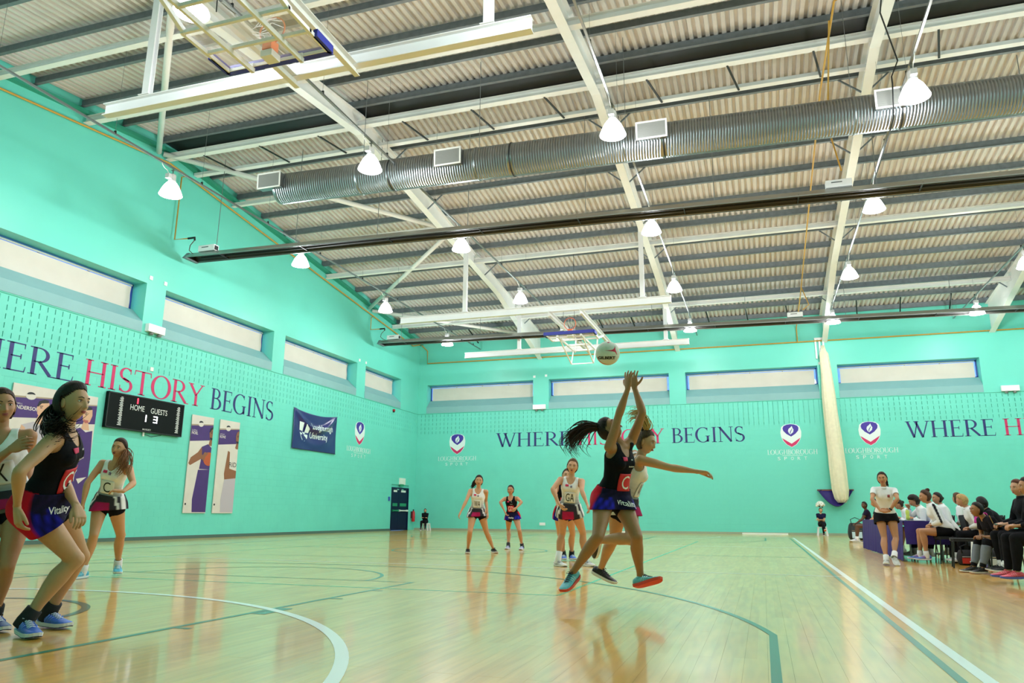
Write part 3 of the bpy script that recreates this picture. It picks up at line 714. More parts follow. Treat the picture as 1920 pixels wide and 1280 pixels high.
# ================================================================ lettering
def _st(p0, p1, w0, w1=None):
    w1 = w1 or w0; a, b = V3((*p0, 0)), V3((*p1, 0)); d = (b-a).normalized(); q = V3((-d.y, d.x, 0))
    return [[a-q*w0/2, b-q*w1/2, b+q*w1/2, a+q*w0/2]]
def _arc(cx, cy, rx, ry, a0, a1, thick=.1, thin=.035, n=18):
    out = []; pr = None
    for i in range(n+1):
        a = math.radians(a0+(a1-a0)*i/n); w = thin+(thick-thin)*abs(math.cos(a))**1.6
        c, s = math.cos(a), math.sin(a)
        p = (V3((cx+(rx-w/2)*c, cy+(ry-w/2)*s, 0)), V3((cx+(rx+w/2)*c, cy+(ry+w/2)*s, 0)))
        if pr: out.append([pr[0], pr[1], p[1], p[0]])
        pr = p
    return out
K, TN = .115, .04
def _stem(x, y0=0, y1=1, w=K): return _st((x, y0), (x, y1), w)
def _ser(x, y, w=.26): return _st((x-w/2, y), (x+w/2, y), .035)
def serif_glyph(ch):
    g = []; A = .8
    if ch == 'H':
        for x in (.16, .68): g += _stem(x)+_ser(x, .018)+_ser(x, .982)
        g += _st((.16, .52), (.68, .52), TN); A = .86
    elif ch == 'I': g += _stem(.17)+_ser(.17, .018)+_ser(.17, .982); A = .36
    elif ch == 'E':
        g += _stem(.16)+_ser(.12, .018, .2)+_ser(.12, .982, .2)+_st((.16, .982), (.54, .982), TN)+_st((.16, .53), (.45, .53), TN)+_st((.16, .018), (.58, .018), TN)
        g += _st((.53, 1), (.53, .82), .03, .015)+_st((.45, .62), (.45, .44), .03)+_st((.58, 0), (.61, .2), .03, .015); A = .66
    elif ch == 'L': g += _stem(.16)+_ser(.16, .982)+_ser(.12, .018, .2)+_st((.16, .018), (.56, .018), TN)+_st((.56, 0), (.6, .22), .03, .015); A = .62
    elif ch in 'RP':
        g += _stem(.16)+_ser(.16, .018)+_ser(.12, .982, .2)+_st((.16, .98), (.32, .98), TN)+_st((.16, .48), (.32, .48), TN)+_arc(.3, .73, .25, .25, -90, 90, .11)
        if ch == 'R': g += _st((.32, .5), (.68, .03), .1, .11)+_ser(.73, .018, .18); A = .78
        else: A = .6
    elif ch == 'B':
        g += _stem(.16)+_ser(.1, .018, .14)+_ser(.1, .982, .14)+_st((.16, .98), (.3, .98), TN)+_st((.16, .54), (.32, .54), TN)+_st((.16, .02), (.32, .02), TN)
        g += _arc(.29, .76, .21, .22, -90, 90, .1)+_arc(.31, .28, .27, .26, -90, 90, .115); A = .68
    elif ch == 'O': g += _arc(.42, .5, .36, .49, 0, 360, .13, .04, 40); A = .86
    elif ch == 'G':
        g += _arc(.42, .5, .36, .49, 48, 318, .13, .04, 34)+_stem(.68, .04, .42)+_ser(.68, .42, .24)+_st((.66, .97), (.665, .76), .03, .02); A = .86
    elif ch == 'C': g += _arc(.42, .5, .36, .49, 48, 318, .13, .04, 34)+_st((.66, .97), (.665, .76), .03, .02); A = .78
    elif ch == 'S':
        g += _arc(.29, .745, .2, .235, 40, 270, .1, .045, 20)+_arc(.29, .26, .22, .25, 90, -145, .11, .045, 20)
        g += _st((.2, .56), (.4, .44), .1)+_st((.45, .97), (.46, .76), .03, .02)+_st((.09, .26), (.1, .03), .02, .03); A = .58
    elif ch == 'T': g += _stem(.36)+_ser(.36, .018)+_st((.04, .98), (.68, .98), TN)+_st((.05, 1), (.03, .8), .03, .02)+_st((.67, 1), (.69, .8), .03, .02); A = .72
    elif ch == 'Y': g += _st((.08, .97), (.37, .48), .11)+_st((.64, .97), (.37, .48), .05)+_stem(.37, 0, .5)+_ser(.37, .018)+_ser(.1, .982, .24)+_ser(.64, .982, .2); A = .72
    elif ch == 'W':
        g += _st((.08, .97), (.34, 0), .11)+_st((.34, 0), (.54, .97), .05)+_st((.46, .97), (.74, 0), .11)+_st((.74, 0), (1.0, .97), .05)
        g += _ser(.09, .982, .24)+_ser(.48, .982, .24)+_ser(1.0, .982, .2); A = 1.1
    elif ch == 'N': g += _st((.15, 0), (.15, .98), .045)+_st((.12, .97), (.72, .02), .12)+_st((.72, 0), (.72, .98), .045)+_ser(.15, .018, .22)+_ser(.1, .982, .2)+_ser(.72, .982, .22); A = .88
    elif ch == 'U': g += _stem(.17, .3, 1)+_ser(.17, .982)+_arc(.42, .31, .25, .3, 180, 360, .11, .045)+_st((.67, .3), (.67, .98), .05)+_ser(.67, .982, .22); A = .84
    elif ch == 'A': g += _st((.04, .02), (.36, .98), .05)+_st((.36, .98), (.68, .02), .11)+_st((.16, .36), (.56, .36), TN)+_ser(.06, .018, .2)+_ser(.68, .018, .24); A = .76
    return g, A
def put_letters(name, text, P0, ux, uz, W, H, m, depth=.004, glyph=serif_glyph, parent=None, sep=0.0):
    """text filling W x H from P0; ux, uz unit vectors, letters are mesh parts"""
    gl = [glyph(c) for c in text]; tot = sum(a+sep for _, a in gl)-sep; sx = W/tot
    nrm = ux.cross(uz).normalized(); out = []; x = 0
    for g, a in gl:
        mb = MB()
        for q in g:
            v = [P0+ux*((x+p.x)*sx)+uz*(p.y*H) for p in q]
            mb.add([p+nrm*depth for p in v]+[p-nrm*.001 for p in v], [(0,1,2,3), (7,6,5,4), (0,4,5,1), (1,5,6,2), (2,6,7,3), (3,7,4,0)])
        x += a+sep
        if mb.v: out.append(mb.obj(name, m, parent))
    return out
_fontcache = {}
def text_mesh(body, size=1.0, bold=0.0, shear=0.0, res=3):
    cu = bpy.data.curves.new('t', 'FONT'); cu.body = body; cu.size = size; cu.offset = bold; cu.shear = shear; cu.resolution_u = res
    o = bpy.data.objects.new('t', cu); COL.objects.link(o)
    dg = bpy.context.evaluated_depsgraph_get(); me = bpy.data.meshes.new_from_object(o.evaluated_get(dg))
    bpy.data.objects.remove(o); bpy.data.curves.remove(cu); return me
def put_text(name, body, P0, ux, uz, W, H, m, parent=None, off=.003, bold=0., shear=0., mapfn=None, thick=.0):
    me = text_mesh(body, 1, bold, shear)
    co = [v.co.copy() for v in me.vertices]
    if not co: return None
    x0 = min(c.x for c in co); x1 = max(c.x for c in co); y0 = min(c.y for c in co); y1 = max(c.y for c in co)
    nrm = ux.cross(uz).normalized()
    if mapfn:
        bm_ = bmesh.new(); bm_.from_mesh(me)
        for _ in range(2):
            long = [e for e in bm_.edges if e.calc_length() > (x1-x0)/24]
            if long: bmesh.ops.subdivide_edges(bm_, edges=long, cuts=1)
        bmesh.ops.triangulate(bm_, faces=bm_.faces); bm_.to_mesh(me); bm_.free()
    for v in me.vertices:
        u, w = (v.co.x-x0)/(x1-x0)*W, (v.co.y-y0)/(y1-y0)*H
        p = P0+ux*u+uz*w+nrm*off
        if mapfn: p = mapfn(p)
        v.co = p
    me.materials.clear(); me.materials.append(m); me.name = name
    return link(name, me, parent)
def poly(mb, pts, P0, ux, uz, sx, sz, off, th=.003):
    nrm = ux.cross(uz).normalized(); a = [P0+ux*(x*sx)+uz*(z*sz)+nrm*off for x, z in pts]; b = [p-nrm*th for p in a]; n = len(pts)
    mb.add(a+b, [tuple(range(n)), tuple(range(n, 2*n))[::-1]]+[(i, n+i, n+(i+1) % n, (i+1) % n) for i in range(n)]); return mb
M_LNAVY = mat('navy_wall_letter', '23246e', .5); M_LPINK = mat('pink_wall_letter', 'cc2263', .5); M_LWHITE = mat('white_wall_letter', 'e4f4f2', .5)
M_PURP = mat('purple_print', '3b1d70', .5)
LX, LZ = V3((0, 1, 0)), V3((0, 0, 1)); BX = V3((1, 0, 0))
def wall_words(side, items):
    for word, u0, u1, m, lab in items:
        P0 = V3((XL+.001, u0, 4.3)) if side == 'L' else V3((u0, YB-.001, 4.27))
        ux = LX if side == 'L' else BX
        if side == 'L': P0 = V3((XL+.001, u0, 4.27))
        t = thing('wall_lettering', lab, 'lettering', tuple(P0))
        # on the left wall the reader faces -X, so the text runs along +Y and the outward normal is +X
        put_letters('letter', word, P0, ux, LZ, u1-u0, .72, m, depth=.005, parent=t)
wall_words('L', [('WHERE', 8.45, 12.45, M_LNAVY, 'navy serif word WHERE on the left wall, cut by the picture edge'),
                 ('HISTORY', 12.72, 17.5, M_LPINK, 'pink serif word HISTORY on the left wall above the scoreboard'),
                 ('BEGINS', 17.85, 21.4, M_LNAVY, 'navy serif word BEGINS on the left wall above the posters')])
wall_words('B', [('WHERE', -6.5, -2.45, M_LNAVY, 'navy serif word WHERE on the back wall, left of the jumping player'),
                 ('HISTORY', -2.15, 2.2, M_LPINK, 'pink serif word HISTORY on the back wall, mostly hidden by the jumping player'),
                 ('BEGINS', 2.55, 6.0, M_LNAVY, 'navy serif word BEGINS on the back wall, right of the jumping player'),
                 ('WHERE', 12.9, 16.4, M_LNAVY, 'navy serif word WHERE on the back wall at the far right'),
                 ('HISTORY', 16.65, 21.0, M_LPINK, 'pink serif word HISTORY on the back wall, cut by the right picture edge')])
def shield(P0, ux, lab):
    """crest 1 m wide centred on P0 (bottom point), 1.1 m high"""
    t = thing('wall_crest', lab, 'logo', tuple(P0)); s = 1.0
    def cur(pts, m, nm, off):
        mb = MB(); poly(mb, pts, P0, ux, LZ, s, s, off); return mb.obj(nm, m, t)
    outer = [(0, 0), (.22, .13), (.36, .3), (.44, .5), (.46, .72), (.4, .96), (.26, 1.06), (0, 1.1), (-.26, 1.06), (-.4, .96), (-.46, .72), (-.44, .5), (-.36, .3), (-.22, .13)]
    cur(outer, M_LWHITE, 'crest_shield', .006)
    cur([(0, 0.02), (.2, .14), (.33, .3), (.4, .44), (0, .17)], M_LPINK, 'crest_chevron', .009); cur([(0, .02), (0, .17), (-.4, .44), (-.33, .3), (-.2, .14)], M_LPINK, 'crest_chevron', .009)
    cur([(0, .5), (.2, .63), (.33, .78), (.35, .9), (.3, 1.0), (.16, 1.06), (0, 1.08), (-.16, 1.06), (-.3, 1.0), (-.35, .9), (-.33, .78), (-.2, .63)], mat('crest_violet', '3f2a9e', .5), 'crest_panel', .009)
    cur([(-.02, .6), (.1, .7), (.13, .82), (.08, .92), (.06, 1.0), (0, .93), (-.09, .86), (-.12, .76), (-.08, .66)], M_LWHITE, 'crest_flame', .012)
    cur([(-.02, .62), (.0, .72), (.06, .82), (.07, .9), (.03, .82), (-.03, .74), (-.045, .66)], mat('crest_violet', '3f2a9e', .5), 'crest_flame_line', .014)
    put_letters('crest_letter', 'LOUGHBOROUGH', P0+ux*-1.1+LZ*-.32, ux, LZ, 2.2, .22, M_LWHITE, .005, parent=t)
    mb = MB(); poly(mb, [(-.45, -.38), (.45, -.38), (.45, -.365), (-.45, -.365)], P0, ux, LZ, 1, 1, .005); mb.obj('crest_rule', M_LWHITE, t)
    for i, c in enumerate('SPORT'):
        put_text('crest_letter', c, P0+ux*(-.66+i*.29)+LZ*-.58, ux, LZ, .12, .15, M_LWHITE, t, .005)
shield(V3((XL, 28.05, 3.92)), LX, 'university sport crest on the left wall right of the blue banner')
shield(V3((-8.73, YB, 3.92)), BX, 'university sport crest at the left end of the back wall')
shield(V3((8.05, YB, 3.94)), BX, 'university sport crest on the back wall just left of the white net')
shield(V3((11.4, YB, 3.95)), BX, 'university sport crest on the back wall just right of the white net')
# ================================================================ scoreboard
sy0, sy1, sz0, sz1 = 13.55, 16.55, 3.17, 4.2
sb = thing('scoreboard', 'black electronic scoreboard under the pink wall lettering', 'scoreboard', (XL+.06, 15, 3.7))
M_SB = mat('scoreboard_black', '050c0d', .6, spec=.15); M_SBW = mat('scoreboard_white', 'dfe6e2', .5)
MB().box(XL+.02, sy0, sz0, XL+.12, sy1, sz1).obj('case', M_SB, sb)
mb = MB(); mb.box(XL+.12, sy0, sz0, XL+.13, sy1, sz0+.03); mb.box(XL+.12, sy0, sz1-.03, XL+.13, sy1, sz1); mb.box(XL+.12, sy0, sz0, XL+.13, sy0+.03, sz1); mb.box(XL+.12, sy1-.03, sz0, XL+.13, sy1, sz1); mb.obj('rim', M_BLACK, sb)
SP = lambda u, v: V3((XL+.121, sy0+u*(sy1-sy0), sz1-v*(sz1-sz0)))
def sdisp(name, txt, u0, u1, v0, v1, m, **k): return put_text(name, txt, SP(u0, v1), LX, LZ, (u1-u0)*(sy1-sy0), (v1-v0)*(sz1-sz0), m, sb, .002, **k)
def segs(name, which, u0, u1, v0, v1, m, w=.22):
    """seven segment digit"""
    W_, H_ = u1-u0, v1-v0; t = W_*w; th = t*2.6
    seg = {'a': (u0, u1, v0, v0+th), 'g': (u0, u1, (v0+v1)/2-th/2, (v0+v1)/2+th/2), 'd': (u0, u1, v1-th, v1), 'f': (u0, u0+t, v0, (v0+v1)/2), 'b': (u1-t, u1, v0, (v0+v1)/2),
           'e': (u0, u0+t, (v0+v1)/2, v1), 'c': (u1-t, u1, (v0+v1)/2, v1)}
    mb = MB()
    for s in which:
        a, b, c, d = seg[s]; p, q = SP(a, d), SP(b, c); mb.box(p.x, p.y, p.z, p.x+.004, q.y, q.z)
    return mb.obj(name, m, sb)
M_LEDR = mat('lit_red_digit', (1, .02, .05), .4, emit=4); M_LEDW = mat('lit_white_digit', (.95, .95, 1), .4, emit=3)
sdisp('home_lettering', 'HOME', .275, .455, .26, .42, M_SBW); sdisp('guests_lettering', 'GUESTS', .54, .765, .27, .43, M_SBW)
segs('red_digit', 'bc', .352, .367, .06, .22, M_LEDR, 1.0)
segs('score_digit', 'bc', .48, .494, .5, .7, M_LEDW, 1.0); segs('score_digit', 'abgcd', .585, .64, .5, .7, M_LEDW, .2)
sdisp('maker_lettering', 'BODET', .46, .57, .9, .945, M_SBW)
for u in (.17, .93):
    for k, ch in enumerate('JASPERDUNCIL'[:12]): pass
    mb = MB(); random.seed(3)
    for k in range(24):
        v = .1+k*.034; wdt = (.018, .03, .024, .034)[k % 4]
        p, q = SP(u-wdt, v+.018), SP(u+wdt*.4, v); mb.box(p.x, p.y, p.z, p.x+.002, q.y, q.z)
    mb.obj('side_lettering', M_SBW, sb)
MB().tube([(XL+.05, 15.05, sz0), (XL+.05, 15.05, sz0-.12)], .03, 8).obj('cable_gland', M_CREAM, sb)
MB().tube([(XL+.05, 15.08, sz0-.05), (XL+.03, 15.4, sz0-.1), (XL+.02, 15.8, sz0-.02)], .008, 6).obj('cable', M_BLACK, sb)
# ================================================================ posters with players on them (flat print on foam board)
M_PPW = mat('poster_white', 'd9d4cb', .5, noise=.06, nscale=3); M_PSK = mat('poster_skin_brown', '8a5a3c', .6); M_PSK2 = mat('poster_skin_pale', 'd4a98a', .6)
M_PPU = mat('poster_purple', '43246f', .5, noise=.1, nscale=4); M_PBL = mat('poster_black', '17151c', .5); M_PBALL = mat('poster_ball', 'b5532a', .6); M_PTAN = mat('poster_tan', 'a3947c', .6)
M_PGR = mat('poster_grey', 'b8b2bb', .6)
def poster(y0, w, lab, kind, name1, name2):
    z0, z1 = .8, 3.97; h = z1-z0; th = .012
    t = thing('wall_poster', lab, 'poster', (XL+.03, y0+w/2, 2.4))
    P0 = V3((XL+.03, y0, z0))
    def pl(nm, pts, m, off): mb = MB(); poly(mb, pts, P0, LX, LZ, w, h, off, .002 if off > .014 else th); return mb.obj(nm, m, t)
    bd = MB(); poly(bd, [(0, 0), (1, 0), (1, 1), (0, 1)], P0, LX, LZ, w, h, th, .025); bd = bd.obj('poster_board', M_PPW, t)
    e = .0125
    pl('print_band', [(0, .725), (1, .76), (1, .92), (0, .885)], M_PPU, e+.001)
    pl('print_stripe', [(0, .885), (1, .92), (1, .93), (0, .9)], M_PTAN, e+.001)
    pl('print_emblem', [(.42+.12*math.cos(a), .915+.03*math.sin(a)) for a in np.linspace(0, 2*PI, 14)[:-1]], M_PPW, e+.003)
    pl('print_emblem_line', [(.42+.1*math.cos(a), .925+.022*math.sin(a)) for a in np.linspace(.2, PI, 8)]+[(.36, .925), (.44, .93)], M_PBL, e+.004)
    put_text('print_lettering', name1, P0+LX*(.04*w)+LZ*(.835*h)+V3((e, 0, 0)), LX, LZ, w*.22, h*.014, M_PPW, t, .003)
    put_text('print_lettering', name2, P0+LX*(.04*w)+LZ*(.8*h)+V3((e, 0, 0)), LX, LZ, w*(.62 if len(name2) > 6 else .28), h*.03, M_PPW, t, .003, bold=.02)
    c = 1.0 if kind in ('purple', 'white') else .75
    sk = M_PSK if kind in ('purple', 'white') else M_PSK2
    cl = {'purple': M_PPU, 'white': M_PPW, 'girl': M_PGR, 'girl2': M_PPU}[kind]
    def clip(pts): return [(min(x, 1.0), z) for x, z in pts]
    L = .0
    pl('print_head', clip([(c-.16, .84), (c-.1, .885), (c, .9), (c+.12, .88), (c+.14, .83), (c+.08, .77), (c-.05, .755), (c-.13, .78)]), sk, e+.004)
    pl('print_hair', clip([(c-.16, .84), (c-.12, .885), (c, .905), (c+.1, .9), (c+.1, .88), (c-.06, .87), (c-.13, .84)]), M_PBL if kind != 'white' else sk, e+.005)
    pl('print_brow', clip([(c-.1, .848), (c-.02, .852), (c-.02, .846), (c-.1, .842)]), M_PBL, e+.0048); pl('print_eye', clip([(c-.085, .836), (c-.035, .838), (c-.035, .831), (c-.085, .83)]), M_PBL, e+.0048)
    pl('print_beard', clip([(c-.12, .79), (c-.05, .785), (c+.03, .785), (c+.04, .765), (c-.04, .757), (c-.11, .772)]), M_PBL if kind in ('purple', 'white') else mat('poster_lip', 'b0605a', .6), e+.0048) if kind != 'girl' else None
    pl('print_neck', clip([(c-.1, .77), (c+.05, .76), (c+.1, .7), (c-.16, .7)]), sk, e+.003)
    pl('print_shirt', clip([(c-.45, .68), (c-.18, .715), (c+.0, .68), (c+.2, .7), (1, .45), (c-.48, .45), (c-.42, .58)]), cl, e+.0035)
    pl('print_shorts', clip([(c-.52, .44), (c+.0, .45), (1.0, .45), (1.0, .01), (c-.62, .01), (c-.66, .14)]), cl if kind != 'white' else M_PGR, e+.003)
    if kind == 'purple':
        pl('print_arm', clip([(c-.45, .68), (c-.4, .58), (c-.78, .53), (c-.98, .5), (c-.9, .56), (c-.6, .62)]), sk, e+.0055)
        pl('print_arm', clip([(c-.98, .5), (c-.9, .48), (c-.4, .56), (c-.38, .6), (c-.86, .54)]), sk, e+.006)
        pl('print_ball', clip([(c-.08+.26*math.cos(a), .56+.072*math.sin(a)) for a in np.linspace(0, 2*PI, 18)[:-1]]), M_PBALL, e+.007)
        pl('print_hand', clip([(c-.45, .56), (c-.3, .63), (c-.12, .62), (c-.25, .58), (c-.3, .53)]), sk, e+.008)
    elif kind == 'white':
        pl('print_arm', clip([(c-.5, .67), (c-.4, .66), (c-.36, .48), (c+0, .46), (c, .38), (c-.56, .36), (c-.6, .42)]), sk, e+.0055)
        put_text('print_lettering', 'RID', P0+LX*(.62*w)+LZ*(.5*h)+V3((e, 0, 0)), LX, LZ, w*.36, h*.05, M_PBL, t, .006)
    else:
        pl('print_arm', clip([(c-.45, .68), (c-.36, .66), (c-.34, .46), (c-.42, .4), (c-.55, .5)]), sk, e+.0055)
        if kind == 'girl2': pl('print_star', clip([(c-.1, .28), (c+.2, .3), (c-.02, .24)]), M_PPW, e+.008)
    pl('print_corner_mark', [(.04, .08), (.1, .08), (.1, .1), (.04, .1)], M_PBL, e+.004)
poster(10.72, 1.22, 'wall poster with purple band, lettered name and pale player, behind the left players', 'girl', 'JAMELL', 'ANDERSON')
poster(12.2, 1.08, 'wall poster mostly hidden behind the dark-haired player, purple print', 'girl2', 'SAM', 'LOVELL')
poster(17.05, 1.04, 'wall poster of a basketball player in purple holding a ball, below the lettering', 'purple', 'LEN', 'NOEL')
poster(18.42, 1.04, 'wall poster of a basketball player in white with folded arms', 'white', 'ANTHONY', 'ROWE')
# ================================================================ cloth banner
M_BAN = mat('banner_blue_satin', '20206a', .28, noise=.05, spec=.7); M_BANT = mat('banner_shadow_fold', '1a1033', .5)
bt = thing('cloth_banner', 'sagging dark blue university banner with white shield on the left wall', 'banner', (XL+.04, 24.3, 4.1))
by0, by1, bz0, bz1 = 22.68, 25.92, 3.34, 4.97
def bsurf(u, v):
    """u along the wall, v up"""
    top = bz1-.14*math.sin(PI*u)
    r = abs(u-.5)*2; sag = .5+.42*(r**1.7)
    d = .05+.16*math.exp(-((v-(sag+.08))/.09)**2)*math.sin(PI*u)**.6+.05*math.exp(-((v-sag+.35)/.12)**2)*math.sin(PI*u)+.02*math.sin(9*u+4*v)
    return V3((XL+d, by0+u*(by1-by0), bz0+v*(top-bz0)+.03*math.sin(PI*u)*(v-1)*0))
mb = MB(); nu, nv = 60, 44
mb.add([bsurf(i/nu, j/nv) for i in range(nu+1) for j in range(nv+1)], [(i*(nv+1)+j, (i+1)*(nv+1)+j, (i+1)*(nv+1)+j+1, i*(nv+1)+j+1) for i in range(nu) for j in range(nv)])
bo = mb.obj('cloth', M_BAN, bt, smooth=True)
sol = bo.modifiers.new('thick', 'SOLIDIFY'); sol.thickness = .006; sol.offset = -1
def bmap(p):
    u = (p.y-by0)/(by1-by0); v = (p.z-bz0)/(bz1-bz0); q = bsurf(min(max(u, 0), 1), min(max(v, 0), 1)); return V3((q.x+.006, q.y, q.z))
put_text('banner_lettering', 'Loughborough', V3((0, 23.88, 4.2)), LX, LZ, 1.75, .36, M_LWHITE, bt, 0, bold=.012, mapfn=bmap)
put_text('banner_lettering', 'University', V3((0, 23.88, 3.8)), LX, LZ, 1.3, .36, M_LWHITE, bt, 0, bold=.012, mapfn=bmap)
mb = MB()
def bshape(pts):
    q = [bmap(V3((0, 23.1+x*.66, 3.68+z*.82))) for x, z in pts]; c = sum(q, V3())/len(q)
    mb.add([c]+q, [(0, i+1, (i+1) % len(q)+1) for i in range(len(q))])
bshape([(.0, .56), (.36, .54), (.36, .98), (0, 1.0)]); bshape([(.58, .5), (1, .5), (1, .92), (.58, .94)]); bshape([(.02, .46), (.3, .42), (.36, .05), (.18, .2)]); bshape([(.52, .4), (.96, .4), (.86, .2), (.56, .02)])
bshape([(.28, .5), (.7, .48), (.48, .38)])
mb.obj('banner_shield', M_LWHITE, bt)
for p in (bsurf(0, 1), bsurf(1, 1), bsurf(0, 0), bsurf(1, 0)): MB().tube([(XL-.005, p.y, p.z), (p.x+.01, p.y, p.z)], .015, 8).obj('eyelet_hook', M_CHROME, bt)
# ================================================================ small wall fixtures
def emlight(P, ux, lab):
    t = thing('emergency_light', lab, 'emergency light', tuple(P)); n_ = ux.cross(LZ)
    a = P-ux*.32; MB().prof(P-ux*.34+n_*.07, P+ux*.34+n_*.07, [(-.07, -.12), (.07, -.12), (.07, .12), (-.07, .12)]).obj('case', M_WHITE, t)
    for s in (-.16, .16): MB().lathe(P+ux*s+n_*.09+V3((0, 0, -.12)), [(.001, 0), (.05, 0), (.065, -.06), (.06, -.09), (.001, -.09)], 12).obj('lamp_head', mat('grey_plastic', '6e726c', .5), t)
    return t
emlight(atx(288, 618, XL), LX, 'white twin emergency light on the pier between left wall windows')
emlight(aty(1012, 763, YB), BX, 'white twin emergency light on the pier between back wall windows')
emlight(aty(1893, 728, YB), BX, 'white twin emergency light at the far right of the back wall')
for i, (p, lab) in enumerate(((atx(737, 769, XL), 'small red and black alarm sounder under the last left window'),)):
    mb = MB().tube([p+V3((0, 0, 0)), p+V3((.1, 0, 0))], .06, 12); o = mb.obj('alarm_sounder', mat('alarm_red', 'b0202a', .4)); tag(o, lab, 'alarm')
    MB().tube([p+V3((.0, 0, -.07)), p+V3((.09, 0, -.07))], .04, 12).obj('sounder_base', M_BLACK, o)
gs = 'small white anchor plates beside the windows'
gi = 0
for f_, x, y in ((atx, 283, 521), (atx, 310, 532), (atx, 674, 675), (atx, 686, 680), (aty, 1002, 706), (aty, 1024, 704), (aty, 1537, 681)):
    p = f_(x, y, XL if f_ is atx else YB); o = MB().cbox(p, .05 if f_ is atx else .12, .12 if f_ is atx else .05, .12).obj('anchor_plate', M_WHITE)
    tag(o, ['white anchor plate left of the left wall pier above the emergency light', 'white anchor plate right of the left wall pier above the emergency light', 'white anchor plate above the third left wall window end', 'white anchor plate above the last small left wall window', 'white anchor plate on the first back wall pier, left one', 'white anchor plate on the first back wall pier, right one', 'white anchor plate beside the head of the divider net'][gi], 'wall plate', gs); gi += 1
p = aty(1017, 982, YB); o = MB().cbox(p, .3, .05, .14).obj('socket_plate', M_WHITE); tag(o, 'white double wall socket low on the back wall', 'socket')
p = atx(467, 693, XL); p = atx(284, 692, XL); o = MB().cbox(p, .05, .12, .12).obj('wall_sensor', M_CREAM); tag(o, 'small cream sensor above the pink lettering', 'sensor')
# exit sign, call points and extinguisher by the door
t = thing('exit_sign', 'white and green exit sign above the navy double door', 'sign', (XL+.04, 32.6, 2.5))
MB().box(XL, 32.3, 2.3, XL+.05, 32.95, 2.62).obj('sign_box', M_SW, t); MB().box(XL+.05, 32.32, 2.2, XL+.054, 32.75, 2.31).obj('green_panel', M_GRN, t)
o = MB().cbox((XL+.02, 31.25, 1.55), .03, .16, .2).obj('wall_notice', mat('blue_notice', '3a55b8', .5)); tag(o, 'small blue notice left of the navy door', 'sign')
t = thing('fire_extinguisher', 'red fire extinguisher on the left wall right of the navy door', 'fire extinguisher', (XL+.13, 33.85, .75)); px_ = (XL+.13, 33.85)
MB().lathe((*px_, .42), [(.001, 0), (.085, .005), (.09, .03), (.09, .46), (.06, .54), (.025, .57), (.001, .57)], 16).obj('cylinder', mat('extinguisher_red', 'c01420', .3), t, smooth=True)
MB().cbox((px_[0], px_[1], 1.02), .05, .05, .07).obj('valve', M_BLACK, t); MB().tube([(px_[0], px_[1]-.02, 1.04), (px_[0]+.02, px_[1]-.12, .95), (px_[0]+.02, px_[1]-.12, .6)], .013, 6).obj('hose', M_BLACK, t)
MB().box(XL, 33.8, .6, XL+.05, 33.9, .95).obj('bracket', M_DARK, t)
# ================================================================ gathered divider net with purple sling
M_NET = mat('cream_net', 'e6e2c4', .8, noise=.08, nscale=8, bump=.4, bscale=60)
nx = 9.75; nt_ = thing('divider_net', 'tall cream divider net gathered against the back wall in a purple sling', 'net', (nx, YB-.3, 1.6))
rings = []; prof = [(8.6, .05), (8.35, .09), (8.2, .17), (7.6, .2), (6.2, .27), (4.5, .31), (3.0, .34), (2.0, .34), (1.6, .27), (1.42, .14)]
for z, r in prof:
    xx = nx-.02+(8.6-z)*.028
    rings.append([V3((xx+(r+.028*math.sin(7*a+z)+.012*math.sin(15*a))*math.cos(a), YB-.42+(r*.85+.025*math.sin(9*a+2*z))*math.sin(a), z)) for a in np.linspace(0, 2*PI, 72)[:-1]])
MB().loft(rings).obj('gathered_net', M_NET, nt_, smooth=True)
M_SLING = mat('purple_sling_cloth', '2c1a70', .6)
mb = MB(); cx_ = nx-.02; vs = []; nu, nv = 28, 12
for i in range(nu+1):
    u = i/nu*2-1
    for j in range(nv+1):
        v = j/nv; zt = 1.98+.0*u; depth_ = (1-abs(u)**1.8)*.72+.02
        a = PI*v*.8
        vs.append((cx_+u*.72, YB-.03-(.72*v**.8)*(1-abs(u)*.5)*(1-.55*abs(u)**3), zt-depth_*math.sin(a)**.7 if v < .62 else zt-depth_*(.98+.02*math.cos((v-.62)*8))))
mb.add(vs, [(i*(nv+1)+j, (i+1)*(nv+1)+j, (i+1)*(nv+1)+j+1, i*(nv+1)+j+1) for i in range(nu) for j in range(nv)])
so = mb.obj('sling', M_SLING, nt_, smooth=True); sd = so.modifiers.new('t', 'SOLIDIFY'); sd.thickness = .012
MB().bar((cx_-.75, YB-.03, 1.99), (cx_+.78, YB-.03, 1.99), .05, .06).obj('sling_rail', mat('rail_wood', '7a4a34', .6), nt_)
for s in (-.62, .62): MB().bar((cx_+s, YB-.03, 1.97), (cx_+s, YB-.75, 1.97), .03, .03).obj('sling_arm', M_DARK, nt_)
t = thing('curtain_track', 'three white track ends on the back wall above the net', 'track', (9.55, YB-.1, 8.8))
for dx in (-.17, 0, .17): MB().bar((9.62+dx, YB-.06, 8.05), (9.62+dx, YB-.06, 8.98), .07, .08, (0, 1, 0)).obj('track_pipe', M_WHITE, t)
MB().box(9.4, YB-.12, 8.95, 9.84, YB-.0, 9.05).obj('track_plate', M_WHITE, t)
# taped white paper along the foot of the back wall
for x0, x1 in ((-.4, .8), (5.6, 7.6)):
    o = MB().box(x0, YB-.08, 0.001, x1, YB-.02, .07).obj('white_strip', M_SW); tag(o, 'white strip at the foot of the back wall '+('behind the two far players' if x0 < 0 else 'below the word BEGINS'), 'strip')
